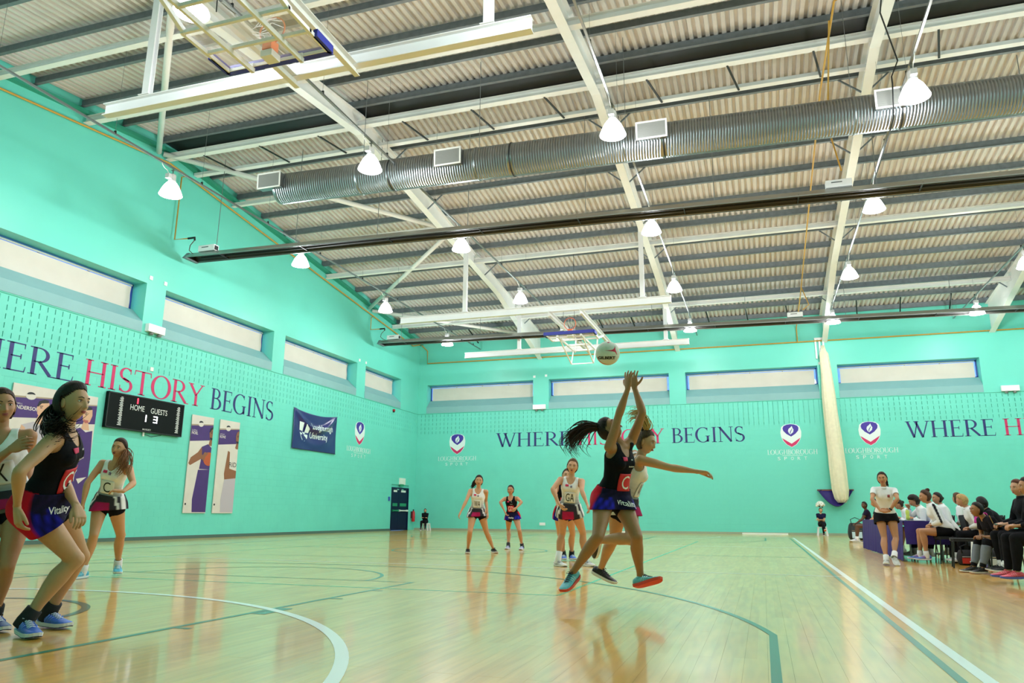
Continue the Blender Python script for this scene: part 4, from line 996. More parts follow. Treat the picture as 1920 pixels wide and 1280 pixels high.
# ================================================================ figure builder
def nrm(v): return V3(v).normalized()
def solve(par, px, py, L, sgn):
    """point at distance L from par seen at pixel px,py; sgn +1 = farther solution"""
    d = ray(px, py).normalized(); o = CAMP-par; b = o.dot(d); c = o.dot(o)-L*L; disc = b*b-c
    if disc < 0:
        q = CAMP+d*(-b); return par+(q-par).normalized()*L
    t = -b+(sgn*math.sqrt(disc)); return CAMP+d*t
def voxelize(mb, vox, smooth=4, name='body'):
    me = mb.mesh(name, []) if False else None
    me = bpy.data.meshes.new(name); me.from_pydata(mb.v, [], mb.f); me.update()
    o = bpy.data.objects.new(name, me); COL.objects.link(o)
    r = o.modifiers.new('r', 'REMESH'); r.mode = 'VOXEL'; r.voxel_size = vox; r.use_smooth_shade = True
    if smooth: m = o.modifiers.new('s', 'SMOOTH'); m.iterations = smooth; m.factor = .5
    dg = bpy.context.evaluated_depsgraph_get(); out = bpy.data.meshes.new_from_object(o.evaluated_get(dg))
    bpy.data.objects.remove(o); bpy.data.meshes.remove(me); return out
def mesh_arrays(me):
    v = np.empty(len(me.vertices)*3); me.vertices.foreach_get('co', v); v = v.reshape(-1, 3)
    n = np.empty(len(me.vertices)*3); me.vertices.foreach_get('normal', n); n = n.reshape(-1, 3)
    f = [tuple(p.vertices) for p in me.polygons]; return v, n, f
def ring(c, ax, ay, rx, ry, n=20, p=2.0):
    out = []
    for k in range(n):
        a = 2*PI*k/n; ca, sa = math.cos(a), math.sin(a)
        if p != 2: ca = math.copysign(abs(ca)**(2/p), ca); sa = math.copysign(abs(sa)**(2/p), sa)
        out.append(c+ax*(rx*ca)+ay*(ry*sa))
    return out
def limb(mb, a, b, prof, front, s):
    """prof rows: t, side radius, front radius, forward offset"""
    a, b = V3(a), V3(b); d = (b-a).normalized(); f = (front-d*front.dot(d)).normalized(); side = d.cross(f)
    mb.loft([ring(a+(b-a)*t+f*(o*s), side, f, rx*s, ry*s, 18) for t, rx, ry, o in prof])
THIGH = [(-.06,.07,.075,-.01),(.02,.088,.092,-.008),(.15,.089,.092,.0),(.4,.079,.082,.006),(.65,.066,.068,.006),(.85,.056,.058,.003),(.97,.052,.056,.002),(1.03,.045,.048,0)]
SHANK = [(-.04,.045,.048,.002),(.03,.051,.053,0),(.14,.052,.053,-.008),(.3,.055,.06,-.014),(.48,.048,.052,-.012),(.7,.036,.039,-.006),(.88,.030,.033,0),(1.0,.032,.035,0),(1.06,.03,.034,0)]
UARM = [(-.08,.036,.036,0),(.0,.048,.048,0),(.2,.045,.046,0),(.5,.041,.043,.003),(.8,.036,.037,0),(1.0,.034,.035,0),(1.04,.03,.03,0)]
FARM = [(-.04,.03,.03,0),(.04,.036,.036,0),(.2,.039,.038,0),(.45,.035,.033,0),(.75,.028,.024,0),(.95,.026,.02,0),(1.05,.025,.018,0)]
TORSO = [(-.17,.05,.055,.0),(-.09,.125,.095,-.005),(0.0,.165,.112,-.012),(.12,.166,.11,-.014),(.25,.143,.094,-.004),(.40,.119,.084,.006),(.55,.127,.09,.008),(.70,.142,.104,.012),(.80,.150,.1,.006),(.89,.138,.08,0),(.96,.09,.062,0),(1.03,.054,.05,0),(1.06,.045,.045,0)]
HANDS = {}
def hand_mesh(pose):
    """canonical hand: wrist at 0, fingers +Y, palm normal -Z, thumb towards +X"""
    if pose in HANDS: return HANDS[pose]
    curl, splay, thumb = {'relaxed': (24, 3, 30), 'spread': (9, 19, 58), 'grip': (62, 1, 25), 'soft': (38, 2, 25)}[pose]
    mb = MB(); Y, X, Z = V3((0,1,0)), V3((1,0,0)), V3((0,0,1))
    mb.loft([ring(V3((0,y,z)), X, Z, rx, rz, 16, 2.6) for y, rx, rz, z in ((-.02,.025,.018,0),(.0,.027,.018,0),(.02,.033,.0175,0),(.05,.040,.0155,-.001),(.078,.041,.013,-.001),(.09,.038,.0105,-.001),(.094,.03,.006,-.001))])
    mb.ball((.018,.03,-.009), .018,.026,.013, 12, 8); mb.ball((-.02,.03,-.008), .015,.028,.011, 12, 8)
    for i, (x, L) in enumerate(((.029,.068),(.0095,.077),(-.0105,.071),(-.029,.055))):
        a = math.radians((x/.029)*splay); d = V3((math.sin(a), math.cos(a), 0)); p = V3((x, .082, 0)); pts = [V3((x*.8, .06, 0)), p]; c = 0
        for k, seg in enumerate((.44,.31,.25)):
            c += math.radians(curl*(1, 1.1, .8)[k]*(1+.08*i)); dd = (d*math.cos(c)+V3((0,0,-1))*math.sin(c)); p = p+dd*(L*seg); pts.append(p)
        mb.tube(pts, [.0095,.0095,.0088,.0082,.0068], 10); mb.ball(pts[-1], .0068, n=10, m=6)
    a = math.radians(thumb); d = V3((math.sin(a), math.cos(a), -.25)).normalized(); p0 = V3((.022,.018,-.004)); p1 = p0+d*.038
    d2 = (d+V3((-.25,.25,-.1))).normalized(); p2 = p1+d2*.03; p3 = p2+(d2+V3((-.15,.2,-.1))).normalized()*.024
    mb.tube([p0, p1, p2, p3], [.014,.0115,.0105,.0085], 10); mb.ball(p3, .0085, n=10, m=6)
    me = voxelize(mb, .0032, 3, 'hand'); v, n, f = mesh_arrays(me); bpy.data.meshes.remove(me); HANDS[pose] = (v, f); return HANDS[pose]
def head_pts(nu=56, nv=44, infl=0.0):
    P = np.zeros((nv+1, nu, 3))
    for i in range(nv+1):
        th = PI*i/nv
        for k in range(nu):
            ph = 2*PI*k/nu; x, y, z = math.sin(th)*math.sin(ph), math.sin(th)*math.cos(ph), math.cos(th)
            X, Y, Z = x*.073, y*.094, z*.113
            if Z < 0:
                q = min(-Z/.113, 1); X *= 1-.30*q**1.6; Y *= 1-.06*q if y > 0 else 1-.42*q**1.2
            if y > 0: Y -= .006*(y**6)*(1 if Z > -.05 else .3)
            if Z > .03: Y -= .012*max(y, 0)*((Z-.03)/.08)
            if y > 0:
                g = lambda a, s: math.exp(-(a/s)**2)
                Y += .0045*g(Z-.022, .012)*g(abs(X)-.026, .024)                       # brow
                Y -= .0085*g(Z-.0, .013)*g(abs(X)-.031, .014)                         # sockets
                Y += .004*g(Z+.03, .02)*g(abs(X)-.042, .016)                          # cheeks
                if Z < .018: Y += .0215*g(X, .0095+.004*g(Z+.036, .012))*max(0, min(1, (.018-Z)/.052))*(1 if Z > -.038 else math.exp(-((Z+.038)/.0075)**2))
                Y += .0055*g(Z+.062, .011)*g(X, .021); Y -= .0035*g(Z+.063, .0022)*g(X, .02)
                Y -= .003*g(Z+.08, .006)*g(X, .02); Y += .006*g(Z+.098, .014)*g(X, .022)
            P[i, k] = (X, Y, Z)
    if infl: P *= 1+infl
    return P
HP = head_pts(72, 60)
def frame3(fwd, up):
    f = nrm(fwd); r = f.cross(nrm(up)).normalized(); u = r.cross(f); return r, f, u       # right, forward, up
SHOE = [(-.072,.014,.046,.012),(-.064,.029,.07,.006),(-.04,.035,.083,.003),(-.01,.036,.088,0),(.02,.037,.085,0),(.05,.040,.072,0),(.09,.045,.056,0),(.13,.046,.046,0),(.165,.041,.039,.002),(.187,.029,.031,.005),(.197,.012,.022,.009)]
class Figure:
    pass
def build_person(label, J, skin='c98f6b', s=1.0, vox=.009, hands=('relaxed', 'relaxed'), hair=None, kit=None, shoes=None, group=None, cat='person', expression='closed', eyes=True, legs=True, hats=None):
    g = lambda k: V3(J[k])
    P, N, Hd = g('P'), g('N'), g('Hd'); hL, hR, sL, sR = g('hL'), g('hR'), g('sL'), g('sR')
    up = (N-P).normalized(); lat0 = (hL-hR); lat0 = (lat0-up*lat0.dot(up)).normalized(); lat1 = (sL-sR); lat1 = (lat1-up*lat1.dot(up)).normalized()
    fr0 = lat0.cross(up).normalized(); fr1 = lat1.cross(up).normalized()
    zmin = min(g(k).z for k in ('aL', 'aR'))-.09*s
    root = thing('person', label, cat, (P.x, P.y, max(0, zmin)), group)
    F = Figure(); F.root = root; F.vox = vox; F.s = s; F.J = J
    mid = (P+N)/2+(fr0+fr1).normalized()*J.get('belly', 0.0)
    T = (N-P).length/(.50*s)
    def sp(t):
        tt = max(min(t, 1.1), -.25)
        return P*(1-tt)**2+mid*2*tt*(1-tt)+N*tt*tt if 0 <= tt <= 1 else (P+(mid-P)*2*tt if tt < 0 else N+(N-mid)*2*(tt-1))
    mb = MB(); rings_ = []
    for t, rx, ry, o in TORSO:
        w = min(max(t, 0), 1); lat = (lat0*(1-w)+lat1*w).normalized(); fr = lat.cross(up).normalized()
        rings_.append(ring(sp(t)+fr*(o*s), lat, fr, rx*s, ry*s, 28, 2.25))
    mb.loft(rings_)
    for sg in (1, -1):
        mb.ball(sp(.70)+lat1*(.066*s*sg)+fr1*(.068*s), .052*s, n=14, m=10)
        h = hL if sg > 0 else hR; mb.ball(h-fr0*(.038*s)+lat0*(.0*sg), .086*s, n=14, m=10)
        sh = sL if sg > 0 else sR; mb.tube([sp(.9), sp(.9)*.4+sh*.6, sh], [.062*s, .055*s, .046*s], 14); mb.ball(sh, .05*s, n=14, m=10)
        mb.tube([sp(.66)+lat1*(.085*s*sg), sp(.8)*.35+sh*.65], [.06*s, .045*s], 12)
    nk = (Hd-N).normalized()
    mb.tube([N-nk*.04*s, N+nk*.03*s, Hd-nk*.05*s, Hd], [.056*s, .047*s, .047*s, .045*s], 16)
    kn = {}
    for q in 'LR':
        h, k, a, f = g('h'+q), g('k'+q), g('a'+q), nrm(J['f'+q])
        limb(mb, h, k, THIGH, (fr0+f*.3).normalized(), s); 
        kf = (k-(h+a)/2); kf = kf.normalized() if kf.length > .03 else (fr0*.6+f*.4)
        limb(mb, k, a, SHANK, (kf+f*.8).normalized(), s); mb.ball(k+kf*.006*s, .05*s, n=14, m=10)
        # foot inside the shoe
        r_, f_, u_ = frame3(f, nrm(J.get('u'+q, (0, 0, 1))))
        mb.loft([ring(a+f_*(y*s)-u_*(z*s), r_, u_, w*s, h_*s, 14) for y, w, h_, z in ((-.05,.018,.018,.045),(-.03,.026,.03,.035),(-.005,.03,.038,.028),(.04,.03,.028,.035),(.09,.032,.018,.045),(.14,.028,.011,.05))])
        mb.ball(a-u_*(.012*s), .031*s, n=12, m=8)
        sh, e, w = g('s'+q), g('e'+q), g('w'+q)
        limb(mb, sh, e, UARM, fr1 if abs((e-sh).normalized().dot(fr1)) < .9 else up, s)
        pn = nrm(J.get('p'+q, lat1*(-1 if q == 'L' else 1)))
        hd = nrm(J.get('d'+q, (w-e)))
        pal = (pn-hd*pn.dot(hd)).normalized()
        mb.ball(e, .034*s, n=12, m=8); limb(mb, e, w, FARM, pal if abs((w-e).normalized().dot(pal)) < .9 else up, s)
        mb.ball(w, .024*s, n=10, m=8)
    me = voxelize(mb, vox*s, 5); v, nn, f = mesh_arrays(me); bpy.data.meshes.remove(me)
    F.v, F.n, F.f = v, nn, f; F.sp = sp; F.fr0, F.fr1, F.lat0, F.lat1, F.up = fr0, fr1, lat0, lat1, up
    out = MB(); out.add(v, f)
    # hands
    for q, pose in zip('LR', hands):
        w, e = g('w'+q), g('e'+q); hd = nrm(J.get('d'+q, (w-e))); pn = nrm(J.get('p'+q, lat1*(-1 if q == 'L' else 1))); pal = (pn-hd*pn.dot(hd)).normalized()
        th = hd.cross(pal) if q == 'R' else pal.cross(hd)
        hv, hf = hand_mesh(pose); M3 = np.array([th[:], hd[:], (-pal)[:]])
        vv = hv*s @ M3 + np.array((w+hd*.012*s)[:])
        out.add(vv, hf if np.linalg.det(M3) > 0 else [x[::-1] for x in hf])
    # head
    r, fw, u = frame3(J['face'], J.get('hup', (Hd-N).normalized())); F.hr, F.hf, F.hu, F.Hd = r, fw, u, Hd
    HM = np.array([r[:], fw[:], u[:]]); F.HM = HM
    hp = HP.reshape(-1, 3)*s @ HM + np.array(Hd[:]); nv, nu = HP.shape[0]-1, HP.shape[1]
    hf = [(i*nu+k, (i+1)*nu+k, (i+1)*nu+(k+1) % nu, i*nu+(k+1) % nu) for i in range(nv) for k in range(nu)]
    out.add(hp, hf)
    H = lambda x, y, z: Hd+(r*x+fw*y+u*z)*s
    F.H = H
    for sg in (1, -1): out.ball(H(sg*.073, -.006, -.012), .009*s, .017*s, .03*s, 10, 8, Matrix((r, fw, u)).transposed())
    F.body = out.obj('body', mat('skin_'+skin, skin, .5, noise=.06, nscale=9), root, smooth=True)
    R3 = Matrix((r, fw, u)).transposed()
    if eyes:
        e_ = MB()
        for sg in (1, -1): e_.ball(H(sg*.031, .0752, .001), .0125*s, .008*s, .0052*s, 12, 8, R3)
        eo = e_.obj('eyes', mat('eye_white', 'e8e4de', .2), root, smooth=True); e_ = MB()
        for sg in (1, -1): e_.ball(H(sg*.031, .0805, .001), .0054*s, .004*s, .0052*s, 10, 6, R3)
        e_.obj('irises', mat('iris_brown', '2a1a12', .15), eo, smooth=True)
        b_ = MB()
        for sg in (1, -1):
            b_.tube([H(sg*.014, .0885, .021), H(sg*.03, .0865, .0265), H(sg*.047, .074, .021)], [.0028*s, .0032*s, .0015*s], 6)
            b_.tube([H(sg*.019, .0835, .0065), H(sg*.031, .0835, .0095), H(sg*.044, .0775, .0055)], [.0012*s, .0018*s, .0012*s], 6)
        b_.obj('eyebrows', mat('brow_'+(hair or {}).get('col', '2a1c14'), (hair or {}).get('col', '2a1c14'), .8), root, smooth=True)
        m_ = MB(); op = expression == 'open'
        m_.ball(H(0, .0845, -.058), .02*s, .007*s, .0042*s, 14, 8, R3); m_.ball(H(0, .084, -.0665-(.006 if op else 0)), .017*s, .0075*s, .0048*s, 14, 8, R3)
        lo = m_.obj('lips', mat('lips', 'a8514f', .4), root, smooth=True)
        if op: MB().ball(H(0, .086, -.0645), .014*s, .005*s, .0052*s, 12, 8, R3).obj('open_mouth', mat('mouth_dark', '3a1418', .5), lo, smooth=True)
    if hair: add_hair(F, **hair)
    if kit: kit(F)
    if shoes:
        for q in 'LR': add_shoe(F, q, **shoes)
    return F
def add_hair(F, col='2a1c14', style='pony', tail=None, tie=None, back=.03, strands=40, spread=.03, bun=None, col2=None, line=.078, thick=.011, rt=.014):
    s = F.s; HM = F.HM; Hd = np.array(F.Hd[:]); s_hi = F.vox < .01; M_ = mat('hair_'+col, col, .55, noise=.45, nscale=60, bump=.4, bscale=150, spec=.3)
    P = HP.copy(); nv, nu = P.shape[0]-1, P.shape[1]; L = np.linalg.norm(P, axis=2, keepdims=True)
    rid = 1+(.006*np.sin(np.arange(nu)*2*PI/nu*19+2*np.sin(np.arange(nu)*.7))*(hairr:=1.0))[None, :, None]*np.sin(np.linspace(0, PI, nv+1))[:, None, None]
    dl = np.where(P[:, :, 1] > -.006, np.clip((P[:, :, 2]-(.02+(line-.02)*np.clip((P[:, :, 1]+.006)/.05, 0, 1)))/.022, 0, 1), 1.0)[:, :, None]
    Q = P*(1+(thick*dl+.0012)/np.maximum(L, .03))*(1+(rid-1)*dl)
    Q[:, :, 1] = np.where(P[:, :, 1] < 0, Q[:, :, 1]*1.03, Q[:, :, 1])
    def keep(p):
        x, y, z = p
        hl = line+.012*min(1, abs(x)/.06)**2*-1.5
        if y > .045: return z > hl
        if y > -.006: return z > .02+(hl-.02)*min(1, max(0, (y+.006)/.05))**.8
        return z > -.07-.0*x
    fs = []
    for i in range(nv):
        for k in range(nu):
            c = (P[i, k]+P[i+1, k]+P[i+1, (k+1) % nu]+P[i, (k+1) % nu])/4
            if keep(c): fs.append((i*nu+k, (i+1)*nu+k, (i+1)*nu+(k+1) % nu, i*nu+(k+1) % nu))
    mb = MB(); mb.add(Q.reshape(-1, 3)*s @ HM + Hd, fs)
    ho = mb.obj('hair', M_, F.root, smooth=True)
    so = ho.modifiers.new('t', 'SOLIDIFY'); so.thickness = .004*s; so.offset = -1
    # combed strands over the scalp towards the tie
    tgt = (0, -1, .25)
    if bun is not None: tgt = bun[:3]
    elif tail: d_ = V3(tail[0])-F.Hd; tgt = (d_.dot(F.hr), d_.dot(F.hf), d_.dot(F.hu))
    d1 = V3((tgt[0]/.073, tgt[1]/.094, tgt[2]/.113)).normalized(); b = MB(); rs_ = random.Random(5)
    def surf(d, o_):
        th = math.acos(max(-1, min(1, d.z))); ph = math.atan2(d.x, d.y) % (2*PI); i, k = th/PI*nv, ph/(2*PI)*nu; i0, k0 = min(int(i), nv-1), int(k) % nu; a, c_ = i-i0, k-int(k)
        p = V3((P[i0, k0]*(1-a)*(1-c_)+P[i0+1, k0]*a*(1-c_)+P[i0, (k0+1) % nu]*(1-a)*c_+P[i0+1, (k0+1) % nu]*a*c_)); return p+p.normalized()*o_
    nst = 90 if s_hi else 44
    for k in range(nst):
        ph = -2.75+5.5*(k+.5)/nst+rs_.uniform(-.03, .03); a_ = abs(ph)
        zl = (.80 if a_ < .5 else .80-(a_-.5)*.62 if a_ < 1.55 else .15-(a_-1.55)*.62)-.02+(line-.078)*9
        zl = max(min(zl, .93), -.6); st = V3((math.sin(ph)*math.sqrt(1-zl*zl), math.cos(ph)*math.sqrt(1-zl*zl), zl)); pts = []
        ang = st.angle(d1)
        if ang < .15: continue
        for j in range(9):
            t = j/8*.97; d = (st*math.sin((1-t)*ang)+d1*math.sin(t*ang))/math.sin(ang); p = surf(d.normalized(), thick*min(1, t*4+.1)+.0005+.002*math.sin(k*1.7)*math.sin(t*3))
            p.y *= 1.03 if p.y < 0 else 1; pts.append(F.H(p.x, p.y, p.z))
        b.tube(pts, [r_*s for r_ in (.0012, .003, .004, .0045, .0048, .0048, .0048, .0045, .004)], 6)
    b.obj('hair_strands', M_, ho, smooth=True)
    if bun is not None:
        b = MB(); c = F.H(*bun[:3]); b.ball(c, bun[3]*s, n=18, m=14)
        for k in range(7):
            a = k*.9; b.tube([c+V3((math.cos(a+t)*bun[3]*s*.85, math.sin(a*1.7+t)*bun[3]*s*.7, math.sin(t+a)*bun[3]*s*.9)) for t in np.linspace(0, 2.5, 8)], .008*s, 6)
        b.obj('hair_bun', M_, ho, smooth=True)
    if tail:
        pts = [V3(p) for p in tail]; rnd = random.Random(hash(col) % 1000 if False else 11); b = MB()
        # smooth path
        path = []
        for t in np.linspace(0, len(pts)-1.001, 16):
            i = int(t); q = t-i; a, c0, c1, d = pts[max(i-1, 0)], pts[i], pts[i+1], pts[min(i+2, len(pts)-1)]
            path.append(.5*((2*c0)+(c1-a)*q+(2*a-5*c0+4*c1-d)*q*q+(3*c0-a-3*c1+d)*q**3))
        n_ = len(path)
        for k in range(strands):
            off = V3((rnd.gauss(0, 1), rnd.gauss(0, 1), rnd.gauss(0, 1))); ph = rnd.random()*6; e = rnd.uniform(.72, 1.0)
            q = []; rr = []
            for i, p in enumerate(path):
                t = i/(n_-1)
                if t > e: break
                w = .25+.95*math.sin(min(t*1.6, 1)*PI/2)*(1+.9*t*t)
                q.append(p+off*(spread*.5*w)*s+V3((math.sin(ph+t*7), math.cos(ph*2+t*6), math.sin(ph+t*5)))*(.008*t*s)); rr.append(rt*s*(.5 if t < .1 else .62)*(1-(t/e)**2*.88))
            if len(q) > 3: b.tube(q, rr, 7)
        b.obj('ponytail', mat('hair_'+(col2 or col), col2 or col, .5, noise=.4, nscale=50, bump=.4, bscale=120, spec=.35), ho, smooth=True)
        if tie: MB().lathe(pts[0]-(pts[1]-pts[0]).normalized()*.005, [(.012*s, -.012), (.03*s, -.008), (.034*s, .004), (.028*s, .014), (.012*s, .016)], 16, (pts[1]-pts[0])).obj('hair_tie', mat('tie_'+tie, tie, .7), ho, smooth=True)
def bone_class(F):
    """for every body vertex: distances to torso axis, arms and thighs"""
    g = lambda k: np.array(V3(F.J[k])[:]); v = F.v; s = F.s
    def seg(a, b):
        d = b-a; t = np.clip(((v-a)@d)/(d@d), -.3, 1.3); tc = np.clip(t, 0, 1); return np.linalg.norm(v-(a+tc[:, None]*d), axis=1), ((v-a)@d)/(d@d)
    P, N = g('P'), g('N'); dT, tT = seg(P, N); C = {}
    C['torso'] = (dT-.075*s, tT)
    for q in 'LR':
        C['ua'+q] = seg(g('s'+q), g('e'+q)); C['fa'+q] = seg(g('e'+q), g('w'+q)); C['th'+q] = seg(g('h'+q), g('k'+q)); C['sh'+q] = seg(g('k'+q), g('a'+q))
    keys = ['torso', 'uaL', 'uaR', 'faL', 'faR', 'thL', 'thR', 'shL', 'shR']
    D = np.stack([C[k][0] for k in keys], 1); F.cls = D.argmin(1); F.keys = keys; F.T = {k: C[k][1] for k in keys}; F.D = {k: C[k][0] for k in keys}
    up = np.array(F.up[:]); w = np.clip(tT, 0, 1)[:, None]
    lat = np.array(F.lat0[:])*(1-w)+np.array(F.lat1[:])*w; fr = np.array(F.fr0[:])*(1-w)+np.array(F.fr1[:])*w
    rel = v-P; F.X = (rel*lat).sum(1)/s; F.Y = (rel*fr).sum(1)/s; F.Z = (rel@up)/s     # left, front, up of the torso, metres at scale 1
def smooth_edge(vs, fs, it=8):
    e = {}
    for p in fs:
        for i in range(len(p)):
            k = tuple(sorted((p[i], p[(i+1) % len(p)]))); e[k] = e.get(k, 0)+1
    nb = {}
    for (a, b), c in e.items():
        if c == 1: nb.setdefault(a, []).append(b); nb.setdefault(b, []).append(a)
    ks = [k for k, v in nb.items() if len(v) == 2]
    if not ks: return vs
    A = np.array([nb[k] for k in ks]); K_ = np.array(ks)
    for _ in range(it): vs[K_] = .4*vs[K_]+.3*vs[A[:, 0]]+.3*vs[A[:, 1]]
    return vs
def garment(F, name, mask, off, color, matname, rough=.7, mode='face', extra=None):
    """shell of the body faces where mask(vertex index array) holds; color is an (n,3) array of srgb 0..1 or a hex"""
    v = F.v+F.n*(off*F.s); keep = mask; f = [p for p in F.f if all(keep[i] for i in p)]
    used = sorted({i for p in f for i in p}); mp = {a: b for b, a in enumerate(used)}
    ff = [tuple(mp[i] for i in p) for p in f]; vu = smooth_edge(v[used].copy(), ff)
    me = bpy.data.meshes.new(name); me.from_pydata([tuple(p) for p in vu], [], ff)
    if isinstance(color, str): me.materials.append(mat(matname, color, .85, noise=.08, nscale=14, bump=.35, bscale=22, spec=.15))
    else:
        me.materials.append(vcol_mat(matname, rough)); ca = me.color_attributes.new('kit', 'FLOAT_COLOR', 'POINT')
        c = np.ones((len(used), 4)); cc = color[used]; c[:, :3] = np.where(cc <= .04045, cc/12.92, ((cc+.055)/1.055)**2.4); ca.data.foreach_set('color', c.ravel())
    me.polygons.foreach_set('use_smooth', [True]*len(me.polygons)); me.update()
    o = link(name, me, F.root); m = o.modifiers.new('s', 'SMOOTH'); m.iterations = 2
    sd = o.modifiers.new('t', 'SOLIDIFY'); sd.thickness = .004; sd.offset = -1
    return o
def vcol_mat(name, rough=.6):
    if name in _mats: return _mats[name]
    m = mat(name, (.5, .5, .5), .8, bump=.35, bscale=20, spec=.15); nt = m.node_tree
    a = nt.nodes.new('ShaderNodeVertexColor'); a.layer_name = 'kit'; nt.links.new(a.outputs[0], nt.nodes['Principled BSDF'].inputs['Base Color']); return m
def rgb(h): return np.array([int(h[i:i+2], 16)/255 for i in (0, 2, 4)])
def skirt(F, z0, length, colorfn, flare=.25, name='skirt', mname='kit_cloth', margin=.007, hemdir=None, n=48, m=14):
    """envelope of hips and thighs; colorfn(angle, v) -> srgb, angle 0 = front, +90 = left"""
    P = np.array(V3(F.J['P'])[:]); s = F.s; th = (nrm(V3(F.J['kL'])-V3(F.J['hL']))+nrm(V3(F.J['kR'])-V3(F.J['hR'])))
    ax1 = th.normalized() if hemdir is None else nrm(hemdir); ax0 = -V3(F.up)
    sel = np.isin(F.cls, [0, 5, 6]); V = F.v[sel]; c = P+np.array(F.up[:])*z0*s; rings_ = []; lat = V3(F.lat0); prevR = None
    for j in range(m+1):
        w = j/m; ax = (ax0*(1-w)+ax1*w).normalized(); lt = (lat-ax*lat.dot(ax)).normalized(); fr = lt.cross(-ax).normalized()
        a_, l_, f_ = np.array(ax[:]), np.array(lt[:]), np.array(fr[:])
        rel = V-c; h = rel@a_; near = np.abs(h) < .022*s; q = rel[near]; X, Y = q@l_, q@f_; R = np.hypot(X, Y); A = np.arctan2(X, Y)
        R_ = np.full(n, .02*s)
        idx = ((A+PI)/(2*PI)*n).astype(int) % n; ok = R < .27*s
        np.maximum.at(R_, idx[ok], R[ok])
        for _ in range(3): R_ = np.maximum(R_, .5*(np.roll(R_, 1)+np.roll(R_, -1)))
        for _ in range(4): R_ = np.maximum(R_*.0+.25*np.roll(R_, 1)+.5*R_+.25*np.roll(R_, -1), R_*.97)
        R_ = R_+(margin+.022*flare*w)*s
        if prevR is not None: R_ = np.maximum(R_, prevR*.95)
        prevR = R_; rip = 1+.035*w*np.cos(np.arange(n)*2*PI/n*7+1)
        ang = -PI+(np.arange(n)+.5)*2*PI/n; pts = c[None]+(np.sin(ang)*R_*rip)[:, None]*l_+(np.cos(ang)*R_*rip)[:, None]*f_
        rings_.append(pts); c = c+a_*(length*s/m)
    me = bpy.data.meshes.new(name); vs = np.concatenate(rings_)
    me.from_pydata([tuple(p) for p in vs], [], [(i*n+k, i*n+(k+1) % n, (i+1)*n+(k+1) % n, (i+1)*n+k) for i in range(m) for k in range(n)])
    me.materials.append(vcol_mat(mname)); ca = me.color_attributes.new('kit', 'FLOAT_COLOR', 'POINT'); col = np.ones((len(vs), 4))
    for i in range(m+1):
        for k in range(n): col[i*n+k, :3] = colorfn(math.degrees(-PI+(k+.5)*2*PI/n), i/m)
    c3 = col[:, :3]; col[:, :3] = np.where(c3 <= .04045, c3/12.92, ((c3+.055)/1.055)**2.4); ca.data.foreach_set('color', col.ravel())
    me.polygons.foreach_set('use_smooth', [True]*len(me.polygons)); me.update(); o = link(name, me, F.root)
    sub = o.modifiers.new('sub', 'SUBSURF'); sub.levels = 1; sub.render_levels = 1
    sd = o.modifiers.new('t', 'SOLIDIFY'); sd.thickness = .005; sd.offset = -1
    dg = bpy.context.evaluated_depsgraph_get(); return o
def bvh_of(*objs):
    vs, fs = [], []
    for o in objs:
        off = len(vs); vs += [v.co.copy() for v in o.data.vertices]; fs += [tuple(i+off for i in p.vertices) for p in o.data.polygons]
    return BVHTree.FromPolygons(vs, fs)
def patch(F, bvh, cx, cz, w, h, m, name, parent, ang=0, off=.006, nx=8, nz=8, ang_axis=None):
    """cloth panel projected on the figure. cx,cz torso coords (left, up), ang = turn around the torso in degrees (+ = towards the left)"""
    s = F.s; lat, fr, up = F.lat1*.5+F.lat0*.5, F.fr1*.5+F.fr0*.5, F.up; a = math.radians(ang)
    nf = (fr*math.cos(a)+lat*math.sin(a)).normalized(); ln = (lat*math.cos(a)-fr*math.sin(a)).normalized(); P = V3(F.J['P'])
    def onto(x, z, o_=off):
        c = P+up*(z*s)+ln*(x*s); hit = bvh.ray_cast(c+nf*.6, -nf, 1.0)
        return (hit[0] if hit[0] is not None else c+nf*.12*s)+nf*o_
    mb = MB(); vs = [onto(cx-w/2+w*i/nx, cz-h/2+h*j/nz) for i in range(nx+1) for j in range(nz+1)]
    mb.add(vs, [(i*(nz+1)+j, (i+1)*(nz+1)+j, (i+1)*(nz+1)+j+1, i*(nz+1)+j+1) for i in range(nx) for j in range(nz)])
    o = mb.obj(name, m, parent, smooth=True); sd = o.modifiers.new('t', 'SOLIDIFY'); sd.thickness = .003; sd.offset = 1
    return o, onto, nf, ln
def lettering(F, bvh, txt, cx, cz, w, h, m, parent, ang=0, off=.012, bold=.02, shear=0, name='letter'):
    s = F.s; lat, fr, up = F.lat1*.5+F.lat0*.5, F.fr1*.5+F.fr0*.5, V3(F.up); a = math.radians(ang)
    nf = (fr*math.cos(a)+lat*math.sin(a)).normalized(); ln = (lat*math.cos(a)-fr*math.sin(a)).normalized(); P = V3(F.J['P'])
    def mp(p):
        hit = bvh.ray_cast(p+nf*.6, -nf, 1.2); return (hit[0] if hit[0] is not None else p)+nf*off
    # the wearer's left is the reader's right
    return put_text(name, txt, P+ln*((cx-w/2)*s)+up*((cz-h/2)*s), ln, up, w*s, h*s, m, parent, 0, bold=bold, shear=shear, mapfn=mp)
